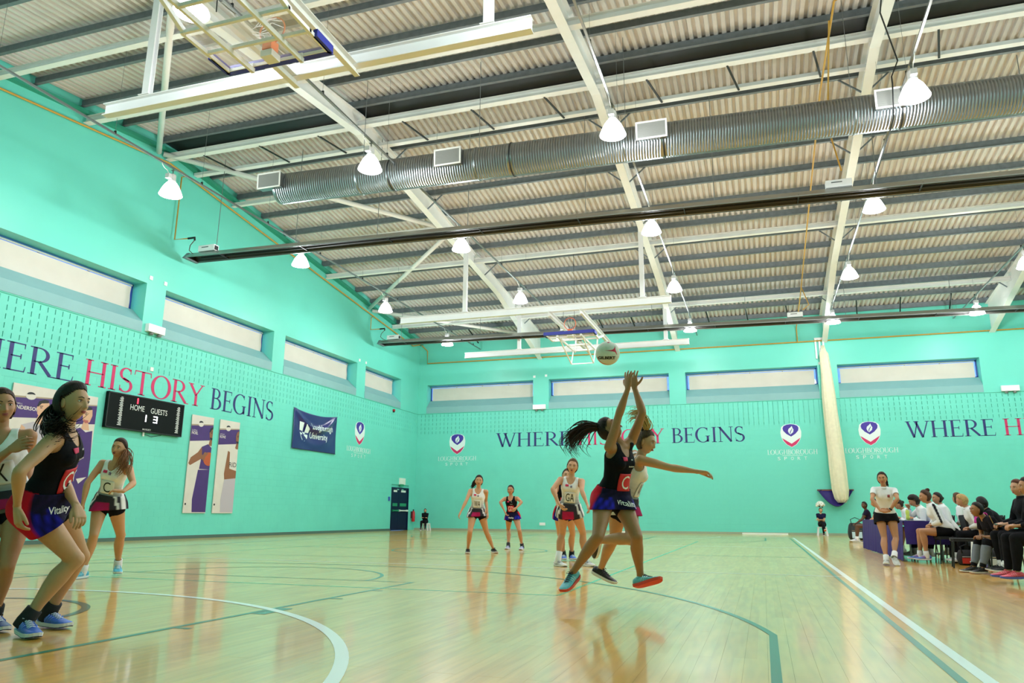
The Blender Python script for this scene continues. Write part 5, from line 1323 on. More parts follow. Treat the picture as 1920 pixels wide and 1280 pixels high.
def add_shoe(F, q, main='3a63c8', sole='e8e8ee', accent='8fb0ff', sock=None, lace='e8e8f0', under=None, tall=0, foot_up=None):
    s = F.s*1.07; a = V3(F.J['a'+q]); f = nrm(F.J['f'+q]); upv = nrm(F.J.get('u'+q, (0, 0, 1))); r, f, u = frame3(f, upv); o0 = a-u*(.075*s)
    L = lambda x, y, z: o0+(r*x+f*y+u*z)*s
    rg = []
    for y, w, h, tip in SHOE:
        pts = []
        for k in range(16):
            an = 2*PI*k/16; c, sn = math.cos(an), math.sin(an); z = .012+tip+(h-.012)*(.5+.5*sn) if True else 0
            ww = w*(1 if sn < 0 else (1-.35*sn*sn)); pts.append(L(c*ww*(abs(c)**-.25 if abs(c) > .05 else 1), y, z))
        rg.append(pts)
    so = MB().loft(rg).obj('shoe', mat('shoe_'+main, main, .5, noise=.15, nscale=20), F.root, smooth=True)
    def outline(grow, z0f, z1f, m, nm, par):
        top, bot = [], []
        for sg in (1, -1):
            rows = SHOE if sg > 0 else SHOE[::-1]
            for y, w, h, tip in rows: top.append(L(sg*(w+grow), y+(grow if y > .1 else -grow*.6 if y < -.05 else 0), z1f+tip*.9)); bot.append(L(sg*(w+grow-.002), y, z0f+tip*1.1))
        n = len(top); mb = MB().add(bot+top, [tuple(range(n)), tuple(range(n, 2*n))[::-1]]+[(i, n+i, n+(i+1) % n, (i+1) % n) for i in range(n)]); return mb.obj(nm, m, par)
    outline(.004, .004, .024, mat('sole_'+sole, sole, .5), 'sole', so)
    outline(.002, 0, .006, mat('sole_'+(under or sole), under or sole, .6), 'outsole', so)
    b = MB()
    for k in range(5):
        y = .03+.018*k; z = .083-.0075*k; w = .018+.001*k
        b.tube([L(-w, y, z-.004), L(0, y+.004, z+.004), L(w, y, z-.004)], .0028*s, 6); b.tube([L(-w, y, z-.004), L(0, y+.012, z+.003), L(w, y+.016, z-.008)], .0022*s, 6)
    b.tube([L(.0, .03, .088), L(.02, .02, .1), L(.03, .04, .09), L(.005, .035, .088), L(-.02, .025, .1), L(-.032, .045, .088), L(-.005, .034, .088)], .0025*s, 6)
    b.obj('laces', mat('lace_'+lace, lace, .7), so, smooth=True)
    b = MB()
    for sg in (1, -1):
        for k in range(3): b.tube([L(sg*(.037+.0016*k), .025+.022*k, .03), L(sg*.036, .035+.022*k, .052), L(sg*.026, .045+.02*k, .072-.006*k)], .003*s, 6)
    b.obj('side_stripes', mat('stripe_'+accent, accent, .5), so, smooth=True)
    cuff = MB(); cuff.lathe(a-u*.01*s, [(.036*s, -.012), (.041*s, .0), (.038*s, .012), (.034*s, .014)], 18, u); cuff.obj('collar', mat('shoe_'+main, main, .5, noise=.15, nscale=20), so, smooth=True)
    if sock:
        k = V3(F.J['k'+q]); d = (k-a).normalized(); top = .07+tall
        MB().lathe(a, [(.044*s, -.045*s), (.047*s, -.01*s), (.045*s, .02*s), (.0435*s+tall*.08, top*s), (.034*s, (top+.003)*s)], 18, d).obj('sock', mat('sock_'+sock, sock, .8), F.root, smooth=True)
# ---------------------------------------------------------------- kits
def tank_mask(F, hem_z=-.02, neck=.0):
    cls, X, Y, Z = F.cls, F.X, F.Y, F.Z; ax = np.abs(X)
    near = (cls == 0)
    m = near & (Z > hem_z)
    scoop = np.where(Y > .0, .415+np.clip(ax/.062, 0, 1.2)**2.2*.075, .455+np.clip(ax/.062, 0, 1.2)**2.2*.05)
    m &= ~((Z > scoop) & (ax < .062)) & (Z < .54)
    lim = .118+np.clip(.44-Z, 0, .2)*.55
    m &= ~((ax > lim) & (Z > .30))
    return m
def dress_kit(style, bib, logo=None, bibang=0, bibz=.22, hem=.19, z0=.12, bibw=.16, hemdir=None, sponsor=True, skirt_txt=None, skirt_ang=0, flare=1.0, skirt_z=.0, skirt_x=0):
    def fn(F):
        bone_class(F); m = tank_mask(F, -.03); n = len(F.v); col = np.zeros((n, 3)); X, Y, Z = F.X, F.Y, F.Z; ang = np.degrees(np.arctan2(X, Y))
        if style == 'dark':
            col[:] = rgb('0a0b14'); side = (np.abs(np.abs(ang)-95) < 24) & (Z < .12); col[side] = rgb('c01428')
            def sk(a, v):
                aa = abs(a)
                if 78 < aa < 128: return rgb('c8142c')
                if v > .5+.1*math.sin(a*.2) and 30 < aa <= 78: return rgb('2424c0')*(.7+.3*math.sin(a*.35+v*9))
                q = .5+.5*math.sin(a*.3+v*14)*math.cos(a*.12-v*8); return rgb('0e1026')*(1-q*.6)+rgb('2c1850')*(q*.6)
        else:
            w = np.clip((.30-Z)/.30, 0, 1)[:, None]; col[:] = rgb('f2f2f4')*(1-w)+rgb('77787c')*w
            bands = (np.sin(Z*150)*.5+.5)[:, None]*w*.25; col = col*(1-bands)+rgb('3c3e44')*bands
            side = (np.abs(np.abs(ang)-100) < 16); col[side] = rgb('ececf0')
            def sk(a, v):
                aa = abs(a)
                if 78 < aa < 100: return rgb('f0f0f2')
                if v > .45 and -40 < a < 28: return rgb('b02058')
                if abs(aa-52-14*v) < 5: return rgb('e8e8ee')
                return rgb('34343c')*(1-.3*v)+rgb('2a2438')*.3*v
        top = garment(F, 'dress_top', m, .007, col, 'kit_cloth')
        # undershorts
        th = np.isin(F.cls, [5, 6]) & ((np.maximum(np.where(F.cls == 5, F.T['thL'], F.T['thR']), -1)) < .22) | (F.cls == 0) & (F.Z < .03)
        garment(F, 'undershorts', th, .005, '15141c', 'shorts_dark')
        s_ = skirt(F, z0, hem, sk, flare=flare, hemdir=hemdir)
        bv = bvh_of(top, s_)
        dark = style == 'dark'; bm_ = mat('bib_red', 'd01a26', .6) if dark else mat('bib_white', 'eeeef0', .6)
        lm = mat('letter_white', 'f4f4f4', .6) if dark else mat('letter_black', '0c0c10', .6)
        bo, *_ = patch(F, bv, 0, bibz, bibw, .155, bm_, 'bib', F.root, bibang)
        lettering(F, bv, bib, 0, bibz, .085 if len(bib) == 1 else .125, .12, lm, bo, bibang, .013, bold=.0)
        if sponsor:
            po, *_ = patch(F, bv, -.05, .40, .05, .03, mat('badge_pink', 'd8265e', .6), 'badge', F.root, bibang*.8, .005, 4, 4)
            if dark:
                lettering(F, bv, 'VIO', .035, .395, .03, .012, lm, F.root, bibang*.8, .009, name='small_letter'); lettering(F, bv, 'Strathclyde', .03, .335, .07, .018, lm, F.root, bibang*.8, .009, name='small_letter')
            else:
                lo, *_ = patch(F, bv, .015, .385, .025, .03, mat('badge_violet', '4a2a7c', .6), 'badge', F.root, bibang*.8, .005, 4, 4)
                lettering(F, bv, 'U', .015, .385, .012, .016, mat('letter_white', 'f4f4f4', .6), lo, bibang*.8, .01, name='small_letter')
        if skirt_txt: lettering(F, bv, skirt_txt, skirt_x, skirt_z, .15, .05, lm, F.root, skirt_ang, .02, bold=.012, shear=.2, name='skirt_letter')
        # neck and arm trim
    return fn
def shell_kit(parts):
    """parts: list of (name, selector(F)->mask, offset, colour or fn, material name)"""
    def fn(F):
        bone_class(F); objs = []
        for name, sel, off, col, mn in parts:
            c = col(F) if callable(col) else col
            objs.append(garment(F, name, sel(F), off, c, mn))
        F.gar = objs
    return fn
def sel_jacket(F, full=True):
    m = ((F.cls == 0) & (F.Z > -.04) & (F.Z < .53) & ~((F.Z > .5) & (np.abs(F.X) < .035) & (F.Y > .03)))
    for q, c, c2 in (('L', 1, 3), ('R', 2, 4)):
        m |= (F.cls == c)
        if full: m |= (F.cls == c2) & (F.T['fa'+q] < .93)
    return m
def sel_tee(F):
    m = ((F.cls == 0) & (F.Z > -.04) & (F.Z < .52) & ~((F.Z > .485) & (np.abs(F.X) < .03) & (F.Y > .03)))
    for q, c in (('L', 1), ('R', 2)): m |= (F.cls == c) & (F.T['ua'+q] < .55)
    return m
def sel_shorts(F, t=.4):
    return ((F.cls == 0) & (F.Z < .08)) | ((F.cls == 5) & (F.T['thL'] < t)) | ((F.cls == 6) & (F.T['thR'] < t))
def sel_trousers(F):
    return ((F.cls == 0) & (F.Z < .08)) | (F.cls == 5) | (F.cls == 6) | ((F.cls == 7) & (F.T['shL'] < .97)) | ((F.cls == 8) & (F.T['shR'] < .97))
def striped_jacket(base, stripe):
    def col(F):
        c = np.zeros((len(F.v), 3)); c[:] = rgb(base)
        for q, k in (('L', 1), ('R', 2)):
            s_, e_ = np.array(V3(F.J['s'+q])[:]), np.array(V3(F.J['e'+q])[:]); d = (e_-s_)/np.linalg.norm(e_-s_)
            o = np.array((F.lat1 if q == 'L' else -F.lat1)[:]); o = o-d*(o@d); o /= np.linalg.norm(o)+1e-9
            rel = F.v-s_; per = rel-(rel@d)[:, None]*d; c2 = (per@o)/(np.linalg.norm(per, axis=1)+1e-9)
            w_ = np.clip((c2-.9)/.05, 0, 1)*(F.cls == k); c = c*(1-w_[:, None])+rgb(stripe)*w_[:, None]
        return c
    return col
# ---------------------------------------------------------------- posing helpers
LEN = dict(th=.415, sh=.415, ua=.285, fa=.25, hip=.09, shw=.165, neck=.17, tor=.50)
def pix_pose(D, pel, neck, head, hips, sh, knees, ank, elb, wri, face, feet, s=1.0, turn=(0, 1), dn=0, dh=0, dz=(0,)*8, hup=None, **kw):
    """all joints by pixel; D depth of the pelvis; dn,dh extra depth of neck and head; dz signs for hipL,hipR handled by turn:
    turn = direction the chest faces (x,y); kw: signs kL,kR,aL,aR,eL,eR,wL,wR"""
    P = atd(*pel, D); N = solve(P, *neck, LEN['tor']*s, 1 if dn > 0 else -1) if dn else atd(*neck, D); 
    if not dn: N = P+(N-P).normalized()*LEN['tor']*s
    H = solve(N, *head, LEN['neck']*s, 1 if dh > 0 else -1) if dh else N+(atd(*head, depth(N))-N).normalized()*LEN['neck']*s
    up = (N-P).normalized()
    def latof(t):
        f = V3((t[0], t[1], 0)); l = up.cross(f); return l.normalized()
    lt = latof(turn if not isinstance(turn[0], tuple) else turn[0]); lt1 = latof(turn if not isinstance(turn[0], tuple) else turn[1])
    J = dict(P=P, N=N, Hd=H, hL=P+lt*LEN['hip']*s, hR=P-lt*LEN['hip']*s)
    so = kw.get('shrug', 0)
    for q, sg in (('L', 1), ('R', -1)):
        J['s'+q] = N-up*(.055-.01)*s+lt1*LEN['shw']*s*sg+up*so*s
    if sh:
        for q in 'LR':
            if sh.get(q):
                base = N-up*.04*s; J['s'+q] = solve(base, *sh[q], LEN['shw']*s, kw.get('s'+q, -1))
    for q in 'LR':
        if q in ank and len(ank[q]) == 3:      # ankle given with a height above the floor
            a = atz(ank[q][0], ank[q][1], 0)+V3((0, 0, ank[q][2]*s)); J['a'+q] = a; h = J['h'+q]; d = a-h; L1, L2 = LEN['th']*s, LEN['sh']*s; dist = d.length
            if dist > (L1+L2)*.995: a = h+d.normalized()*(L1+L2)*.995; J['a'+q] = a; dist = (L1+L2)*.995
            best = None; dirr = d.normalized(); x = (L1*L1-L2*L2+dist*dist)/(2*dist); rr = math.sqrt(max(L1*L1-x*x, 1e-6)); e1 = dirr.orthogonal().normalized(); e2 = dirr.cross(e1); c = h+dirr*x
            for i in range(180):
                t = 2*PI*i/180; p = c+(e1*math.cos(t)+e2*math.sin(t))*rr; r_ = p-CAMP; z = r_.dot(FWD); px, py = 960+FPX*r_.dot(RGT)/z, 640-FPX*r_.dot(UPV)/z
                e = (px-knees[q][0])**2+(py-knees[q][1])**2-(p-c).dot(V3(J_face(turn)))*40
                if best is None or e < best[0]: best = (e, p)
            J['k'+q] = best[1]
        else:
            J['k'+q] = solve(J['h'+q], *knees[q], LEN['th']*s, kw.get('k'+q, -1)); J['a'+q] = solve(J['k'+q], *ank[q], LEN['sh']*s, kw.get('a'+q, 1))
        J['e'+q] = solve(J['s'+q], *elb[q], LEN['ua']*s, kw.get('e'+q, 1)); J['w'+q] = solve(J['e'+q], *wri[q], LEN['fa']*s, kw.get('w'+q, -1))
        J['f'+q] = V3(feet[q])
    for k in ('dL', 'dR', 'pL', 'pR', 'uL', 'uR', 'belly'):
        if k in kw: J[k] = kw[k]
    J['face'] = V3(face)
    if hup: J['hup'] = V3(hup)
    return J
def J_face(t):
    t = t[0] if isinstance(t[0], tuple) else t; v = V3((t[0], t[1], 0)); return v.normalized()
def seated(x, y, yaw, s=1.0, lean=12, seat=.47, knee=(0, 0), spread=.1, arms='lap', face=None, head_pitch=0, feet_fwd=(.0, .0), cross=False, leanside=0, thup=(0, 0)):
    """yaw: 0 faces +Y, positive turns towards +X"""
    c, sn = math.cos(yaw), math.sin(yaw); F_ = V3((sn, c, 0)); Lf = V3((-c, sn, 0)); Z = V3((0, 0, 1)); B = V3((x, y, 0))
    W = lambda f, l, z: B+F_*f+Lf*l+Z*z
    P = W(0, 0, seat+.1*s); la = math.radians(lean); ud = (F_*math.sin(la)+Z*math.cos(la)+Lf*leanside).normalized(); N = P+ud*.5*s
    fc = V3(face) if face is not None else F_; hp = math.radians(head_pitch)
    fc = (fc.normalized()*math.cos(hp)+Z*math.sin(hp)).normalized(); Hd = N+(ud*.6+Z*.4+fc*.25).normalized()*.165*s
    J = dict(P=P, N=N, Hd=Hd, hL=P+Lf*.09*s-Z*.01, hR=P-Lf*.09*s-Z*.01, face=fc, hup=(Hd-N)+Z*.3)
    for i, (q, sg) in enumerate((('L', 1), ('R', -1))):
        th = math.radians(thup[i]); sp_ = spread*sg
        k = J['h'+q]+(F_*math.cos(th)+Lf*sp_+Z*math.sin(th)).normalized()*.415*s
        hgt = k.z-.085*s; ff = feet_fwd[i]; down = math.sqrt(max((.415*s)**2-ff*ff, .01))
        a = k+F_*ff-Z*down
        if a.z < .085*s or abs(a.z-.085*s) > .0: # drop to floor by sliding forward or back
            dz = min(k.z-.085*s, .414*s); hor = math.sqrt(max((.415*s)**2-dz*dz, 0)); a = k-Z*dz+F_*(hor if ff >= 0 else -hor)
        J['k'+q], J['a'+q] = k, a; J['f'+q] = F_+Lf*sg*.15
    if cross:
        kL = J['kL']; J['kR'] = J['kL']+Z*.12*s+F_*.02-Lf*.02; J['kR'] = J['hR']+(J['kR']-J['hR']).normalized()*.415*s; J['aR'] = J['kR']+(F_*.55+Lf*.35-Z*.7).normalized()*.415*s; J['fR'] = (F_*.8+Z*.25+Lf*.2)
        J['uR'] = (Z*.8-F_*.3)
    for q, sg in (('L', 1), ('R', -1)):
        J['s'+q] = N-ud*.045*s+Lf*.165*s*sg
        if arms == 'lap': tgt = J['k'+q]*.55+J['h'+q]*.45+Z*.12*s-Lf*sg*.05*s
        elif arms == 'fold': tgt = N-ud*.27*s+F_*.2*s-Lf*sg*.07*s
        elif arms == 'clasp': tgt = (J['kL']+J['kR'])/2+Z*.09*s+Lf*sg*.04*s
        elif arms == 'table': tgt = W(.42*s, sg*.13, .80)
        elif arms == 'chin': tgt = Hd+F_*.1*s-Z*.14*s+Lf*sg*.03 if q == 'R' else W(.4*s, .1, .8)
        elif arms == 'write': tgt = (J['kL']+J['kR'])/2*.8+P*.2+Z*.16*s+Lf*sg*.1*s
        a = J['s'+q]; L1, L2 = .285*s, .25*s; d = tgt-a; dist = min(d.length, (L1+L2)*.985); dr = d.normalized(); tgt = a+dr*dist; x_ = (L1*L1-L2*L2+dist*dist)/(2*dist); h_ = math.sqrt(max(L1*L1-x_*x_, 0))
        pole = (-Z*1.0+Lf*sg*.7-F_*.35); pole = (pole-dr*pole.dot(dr)).normalized(); J['e'+q] = a+dr*x_+pole*h_; J['w'+q] = tgt
        J['d'+q] = (tgt-J['e'+q]).normalized()*.7+F_*.3-Lf*sg*.3; J['p'+q] = -Z
    return J
# ================================================================ the players
# frame: +X right along the back wall, +Y away from the viewer
VT = math.cos
def toe(x, y, z=0): return V3((x, y, z))
SH_TEAL = dict(main='6cc6d8', sole='e84a34', accent='e6f4f6', under='e8402c', lace='20343c')
SH_BLUE = dict(main='3f6fd0', sole='e4e8f2', accent='7a9af0', under='20264a', lace='dfe4f4', sock='14161c')
SH_BLK = dict(main='16171c', sole='ececec', accent='2c2e36', under='c06a3a', lace='0c0c10')
SH_CYAN = dict(main='49b4d4', sole='dff2f6', accent='c8ecf4', under='2a5a86', lace='e8f6fa', sock='e8e8ec')
SH_WHITE = dict(main='e4e4e6', sole='f0f0f0', accent='20203c', under='20203c', lace='f0f0f0', sock='f0f0f0')
# ---- centre, dark dress, leaping with both arms up
s = 1.05
J = pix_pose(7.0, (1147, 938), (1164, 826), (1141, 800), None, {'R': (1143, 838), 'L': (1184, 826)}, {'R': (1121, 1006), 'L': (1194, 1006)}, {'R': (1073, 1074), 'L': (1201, 1082)},
             {'R': (1160, 778), 'L': (1205, 773)}, {'R': (1179, 723), 'L': (1190, 728)}, face=(.62, -.18, .78), feet={'R': (-.25, -.85, -.35), 'L': (.75, -.35, .25)}, s=s, turn=(.72, -.7),
             hup=(-.75, .1, .62), kR=-1, aR=1, kL=-1, aL=1, eR=-1, wR=1, eL=-1, wL=1, sR=-1, sL=1, dR=V3((.05, 0, 1)), dL=V3((-.12, 0, 1)), pR=V3((.55, .8, 0)), pL=V3((.3, .95, 0)),
             uR=V3((.1, .35, .95)), uL=V3((-.35, .45, .9)), belly=.02)
tl = [J['Hd']+V3((-.09, 0, .02))*s, atd(1101, 800, 7.05), atd(1083, 810, 7.05), atd(1070, 828, 7.05), atd(1086, 846, 7.05)]
build_person('person leaping with both arms raised, dark dress with red letter C bib', J, 'a8774f', s, .0072, ('spread', 'spread'),
             dict(col='1c100c', tail=tl, tie='120a08', strands=130, spread=.05, rt=.008, col2='2e150e', line=.066), dress_kit('dark', 'C', bibang=10, bibz=.19, hem=.2, hemdir=(0, 0, -1), flare=.3, skirt_txt='Vitality', skirt_ang=5, skirt_z=.015, bibw=.15), SH_TEAL, expression='open')
# ---- white team opponent behind, arm out to the right
s = 1.03
J = pix_pose(7.5, (1168, 950), (1202, 851), (1214, 823), None, {'R': (1201, 862), 'L': (1190, 852)}, {'R': (1152, 1010), 'L': (1186, 1012)}, {'R': (1126, 1066), 'L': (1112, 1013)},
             {'R': (1263, 878), 'L': (1176, 892)}, {'R': (1322, 886), 'L': (1170, 930)}, face=(.93, -.25, -.22), feet={'R': (.92, -.25, -.35), 'L': (-.35, .5, -.8)}, s=s, turn=(.8, -.35),
             kR=1, aR=1, kL=-1, aL=1, eR=-1, wR=-1, eL=1, wL=-1, sR=-1, sL=1, dR=V3((.97, -.1, -.12)), pR=V3((0, -.2, -1)), uR=V3((.3, -.05, .95)), uL=V3((-.8, -.2, -.5)), hup=(.15, .1, 1))
tl = [J['Hd']+V3((-.02, .0, .125))*s, atd(1213, 800, 7.5), atd(1208, 786, 7.5), atd(1196, 775, 7.5), atd(1184, 778, 7.5), atd(1180, 786, 7.5)]
build_person('blonde person in a white dress stretching one arm right behind the leaping player', J, 'c79a72', s, .008, ('relaxed', 'relaxed'),
             dict(col='4a3a26', tail=tl, tie='0c0c10', strands=70, spread=.035, rt=.008, col2='c9a868'), dress_kit('white', 'WA', bibang=0, sponsor=False, hem=.2), SH_BLK)
# ---- white GA facing the viewer
s = 1.08
J = pix_pose(12.2, (1068, 957), (1072, 878), (1075, 860), None, None, {'R': (1054, 1001), 'L': (1093, 996)}, {'R': (1046, 1061, .08), 'L': (1099, 1061, .08)},
             {'R': (1036, 917), 'L': (1091, 920)}, {'R': (1048, 944), 'L': (1101, 945)}, face=(.18, -.98, .02), feet={'R': (.75, -.6, 0), 'L': (.7, -.6, 0)}, s=s, turn=(.12, -.99), eR=-1, wR=-1, eL=-1, wL=-1, dR=V3((.5, -.2, -.6)))
build_person('tall fair-haired person in a white dress with GA bib', J, 'd09a74', s, .011, ('relaxed', 'relaxed'), dict(col='6a4a30', bun=(0, -.1, .03, .03)),
             dress_kit('white', 'GA', bibang=4), dict(SH_WHITE, tall=.06), expression='open')
# ---- dark player behind GA
s = 1.04
J = pix_pose(13.6, (1058, 962), (1060, 892), (1066, 876), None, None, {'R': (1050, 1000), 'L': (1077, 996)}, {'R': (1057, 1050, .08), 'L': (1072, 1050, .08)},
             {'R': (1041, 924), 'L': (1075, 925)}, {'R': (1044, 942), 'L': (1084, 945)}, face=(.3, -.9, 0), feet={'R': (.3, -.9, 0), 'L': (.5, -.8, 0)}, s=s, turn=(.3, -.95), eR=-1, wR=-1, eL=-1, wL=-1)
build_person('person in a dark dress mostly hidden behind the tall GA player', J, 'cf9c78', s, .012, ('relaxed', 'relaxed'), dict(col='3a2418', bun=(0, -.1, .03, .03)), dress_kit('dark', 'GD', sponsor=False), SH_BLUE)
# ---- white WA
s = 1.05
J = pix_pose(16.2, (895, 962), (897, 915), (898, 901), None, None, {'R': (881, 999), 'L': (912, 997)}, {'R': (877, 1037, .08), 'L': (925, 1036, .08)},
             {'R': (874, 939), 'L': (911, 939)}, {'R': (864, 959), 'L': (914, 960)}, face=(.35, -.93, .02), feet={'R': (.35, -.9, 0), 'L': (.6, -.75, 0)}, s=s, turn=(.25, -.96), eR=-1, wR=-1, eL=1, wL=-1)
tl = [J['Hd']+V3((-.08, .05, .05)), J['Hd']+V3((-.14, .06, -.03)), J['Hd']+V3((-.17, .06, -.12)), J['Hd']+V3((-.22, .06, -.16))]
build_person('dark-haired person in a white dress with WA bib and black shoes', J, 'cc966e', s, .013, ('relaxed', 'relaxed'), dict(col='1e120e', tail=tl, strands=14, spread=.03, rt=.02), dress_kit('white', 'WA', bibang=0), SH_BLK)
# ---- dark GD
s = .97
J = pix_pose(18.2, (961, 968), (957, 920), (957, 908), None, None, {'R': (953, 994), 'L': (973, 991)}, {'R': (953, 1029, .08), 'L': (979, 1030, .08)},
             {'R': (938, 941), 'L': (978, 941)}, {'R': (946, 958), 'L': (968, 952)}, face=(.05, -1, 0), feet={'R': (.05, -1, 0), 'L': (.1, -1, 0)}, s=s, turn=(.05, -1), eR=-1, wR=-1, eL=-1, wL=-1)
build_person('person in a dark dress with red GD bib standing far back', J, 'c08a64', s, .014, ('relaxed', 'relaxed'), dict(col='2a1a12', bun=(-.02, -.1, -.02, .03)), dress_kit('dark', 'GD', bibang=0, skirt_txt='Vitality'), dict(SH_BLUE, main='b8bcd8', sock='20222a'))
# ---- white C at left
s = 1.1
J = pix_pose(9.75, (204, 944), (218, 868), (222, 846), None, None, {'R': (176, 1006), 'L': (236, 1005)}, {'R': (153, 1084, .08), 'L': (219, 1077, .1)},
             {'R': (164, 905), 'L': (250, 906)}, {'R': (155, 946), 'L': (231, 921)}, face=(.35, -.93, .02), feet={'R': (.1, -1, 0), 'L': (.75, -.65, -.1)}, s=s, turn=(.3, -.95), eR=-1, wR=-1, eL=-1, wL=-1, dL=V3((-.6, -.4, .1)), pL=V3((0, .3, -1)))
tl = [J['Hd']+V3((.0, .1, .0)), J['Hd']+V3((.1, .03, -.06)), J['Hd']+V3((.17, -.04, -.14)), J['Hd']+V3((.16, -.07, -.24)), J['Hd']+V3((.1, -.1, -.3))]
build_person('person with long brown ponytail in a white dress with letter C bib', J, 'c8956c', s, .0095, ('relaxed', 'grip'), dict(col='3a2216', tail=tl, strands=110, spread=.045, rt=.008, col2='8a5a34'), dress_kit('white', 'C', bibang=0), SH_CYAN, expression='open')
# ---- big dark WD crouching at left
s = 1.12
J = pix_pose(5.15, (80, 950), (120, 812), (134, 766), None, {'R': (97, 826), 'L': (132, 818)}, {'R': (148, 1046), 'L': (160, 1040)}, {'R': (44, 1192, .09), 'L': (88, 1176, .09)},
             {'R': (36, 884), 'L': (118, 905)}, {'R': (32, 948), 'L': (142, 946)}, face=(.97, .1, .03), feet={'R': (.9, -.38, -.02), 'L': (.97, -.1, 0)}, s=s, turn=(.93, .12), eR=-1, wR=1, eL=1, wL=-1, sR=-1, sL=1,
             dR=V3((.15, .1, -1)), dL=V3((.6, -.1, -.7)), pR=V3((.3, .9, 0)), pL=V3((-.3, 0, -1)), hup=(.12, .02, 1))
h = J['Hd']
tl = [h+V3((-.085, .0, .035)), h+V3((-.135, -.02, -.05)), h+V3((-.115, -.05, -.14)), h+V3((-.04, -.09, -.19)), h+V3((.04, -.12, -.2)), h+V3((.11, -.13, -.15))]
build_person('long dark-haired person crouching in a dark dress with blue shoes, nearest at left', J, 'c29670', s, .0072, ('relaxed', 'relaxed'),
             dict(col='150e0c', tail=tl, strands=260, spread=.042, rt=.0075, thick=.02), dress_kit('dark', 'GS', bibang=12, bibz=.2, hem=.21, skirt_txt='Vitality', skirt_ang=-22, skirt_z=.03), SH_BLUE)
# ---- white GK at the left edge
s = 1.1
J = pix_pose(5.45, (12, 950), (0, 800), (4, 745), None, None, {'R': (-40, 1060), 'L': (12, 1060)}, {'R': (-50, 1175), 'L': (-14, 1172)},
             {'R': (-42, 890), 'L': (52, 870)}, {'R': (20, 842), 'L': (56, 925)}, face=(.85, -.4, .02), feet={'R': (.8, -.4, 0), 'L': (.9, -.3, 0)}, s=s, turn=(.55, -.8), eR=-1, wR=-1, eL=1, wL=-1, kL=-1, aL=1, kR=-1, aR=1,
             dR=V3((.9, -.1, .25)), pR=V3((-.2, .9, 0)), dL=V3((.2, -.2, -.8)), pL=V3((-.6, .5, 0)))
J['aL'].z = .1; J['aR'].z = .1
build_person('person in a white GK dress cut by the left picture edge', J, 'bb8660', s, .0085, ('soft', 'relaxed'), dict(col='3c2418', bun=(0, -.1, .06, .045)), dress_kit('white', 'GK', bibang=-5, bibz=.24, bibw=.2), dict(SH_BLUE, main='2a4a80'))
# ---- standing coach in white polo
s = 1.0
J = pix_pose(13.5, (1660, 966), (1657, 908), (1653, 891), None, None, {'R': (1659, 1014), 'L': (1680, 1011)}, {'R': (1663, 1059, .08), 'L': (1679, 1060, .17)},
             {'R': (1635, 936), 'L': (1683, 935)}, {'R': (1651, 957), 'L': (1668, 957)}, face=(-.25, -.95, .0), feet={'R': (-.2, -1, 0), 'L': (.1, -.8, -.5)}, s=s, turn=(-.15, -1), eR=-1, wR=-1, eL=-1, wL=-1, dR=V3((.9, -.1, -.1)), dL=V3((-.9, -.1, -.1)))
def coach(F):
    bone_class(F); X, Y, Z = F.X, F.Y, F.Z
    col = np.zeros((len(F.v), 3)); col[:] = rgb('f0f0f2')
    tp = garment(F, 'polo_shirt', sel_tee(F), .012, col, 'kit_cloth')
    garment(F, 'undershorts', sel_shorts(F, .3), .005, '101014', 'shorts_dark')
    skirt(F, .06, .2, lambda a, v: rgb('0e0e12'), flare=1.2)
    bv = bvh_of(tp); patch(F, bv, .07, .38, .04, .045, mat('badge_brown', '8a3a3a', .6), 'badge', F.root, 0, .006, 3, 3)
    # collar
    MB().lathe(F.sp(1.0), [(.062*F.s, -.02), (.07*F.s, .005), (.058*F.s, .03), (.054*F.s, .028)], 20, F.up).obj('collar', mat('kit_white', 'f0f0f2', .7), F.root, smooth=True)
    w = V3(F.J['wL']); d = (V3(F.J['wL'])-V3(F.J['eL'])).normalized(); MB().lathe(w-d*.03, [(.028, -.012), (.031, -.01), (.031, .01), (.028, .012)], 16, d).obj('watch', M_BLACK, F.root)
build_person('person standing with hands clasped, white polo shirt and black skirt', J, 'bd8660', s, .011, ('soft', 'soft'), dict(col='2e1a12', tail=[J['Hd']+V3((.05, .08, .0)), J['Hd']+V3((.08, .1, -.08)), J['Hd']+V3((.09, .1, -.16))], strands=12, spread=.03, rt=.02), coach, dict(SH_WHITE, main='c8cac6', under='3a3c3e', accent='9a9c98'))
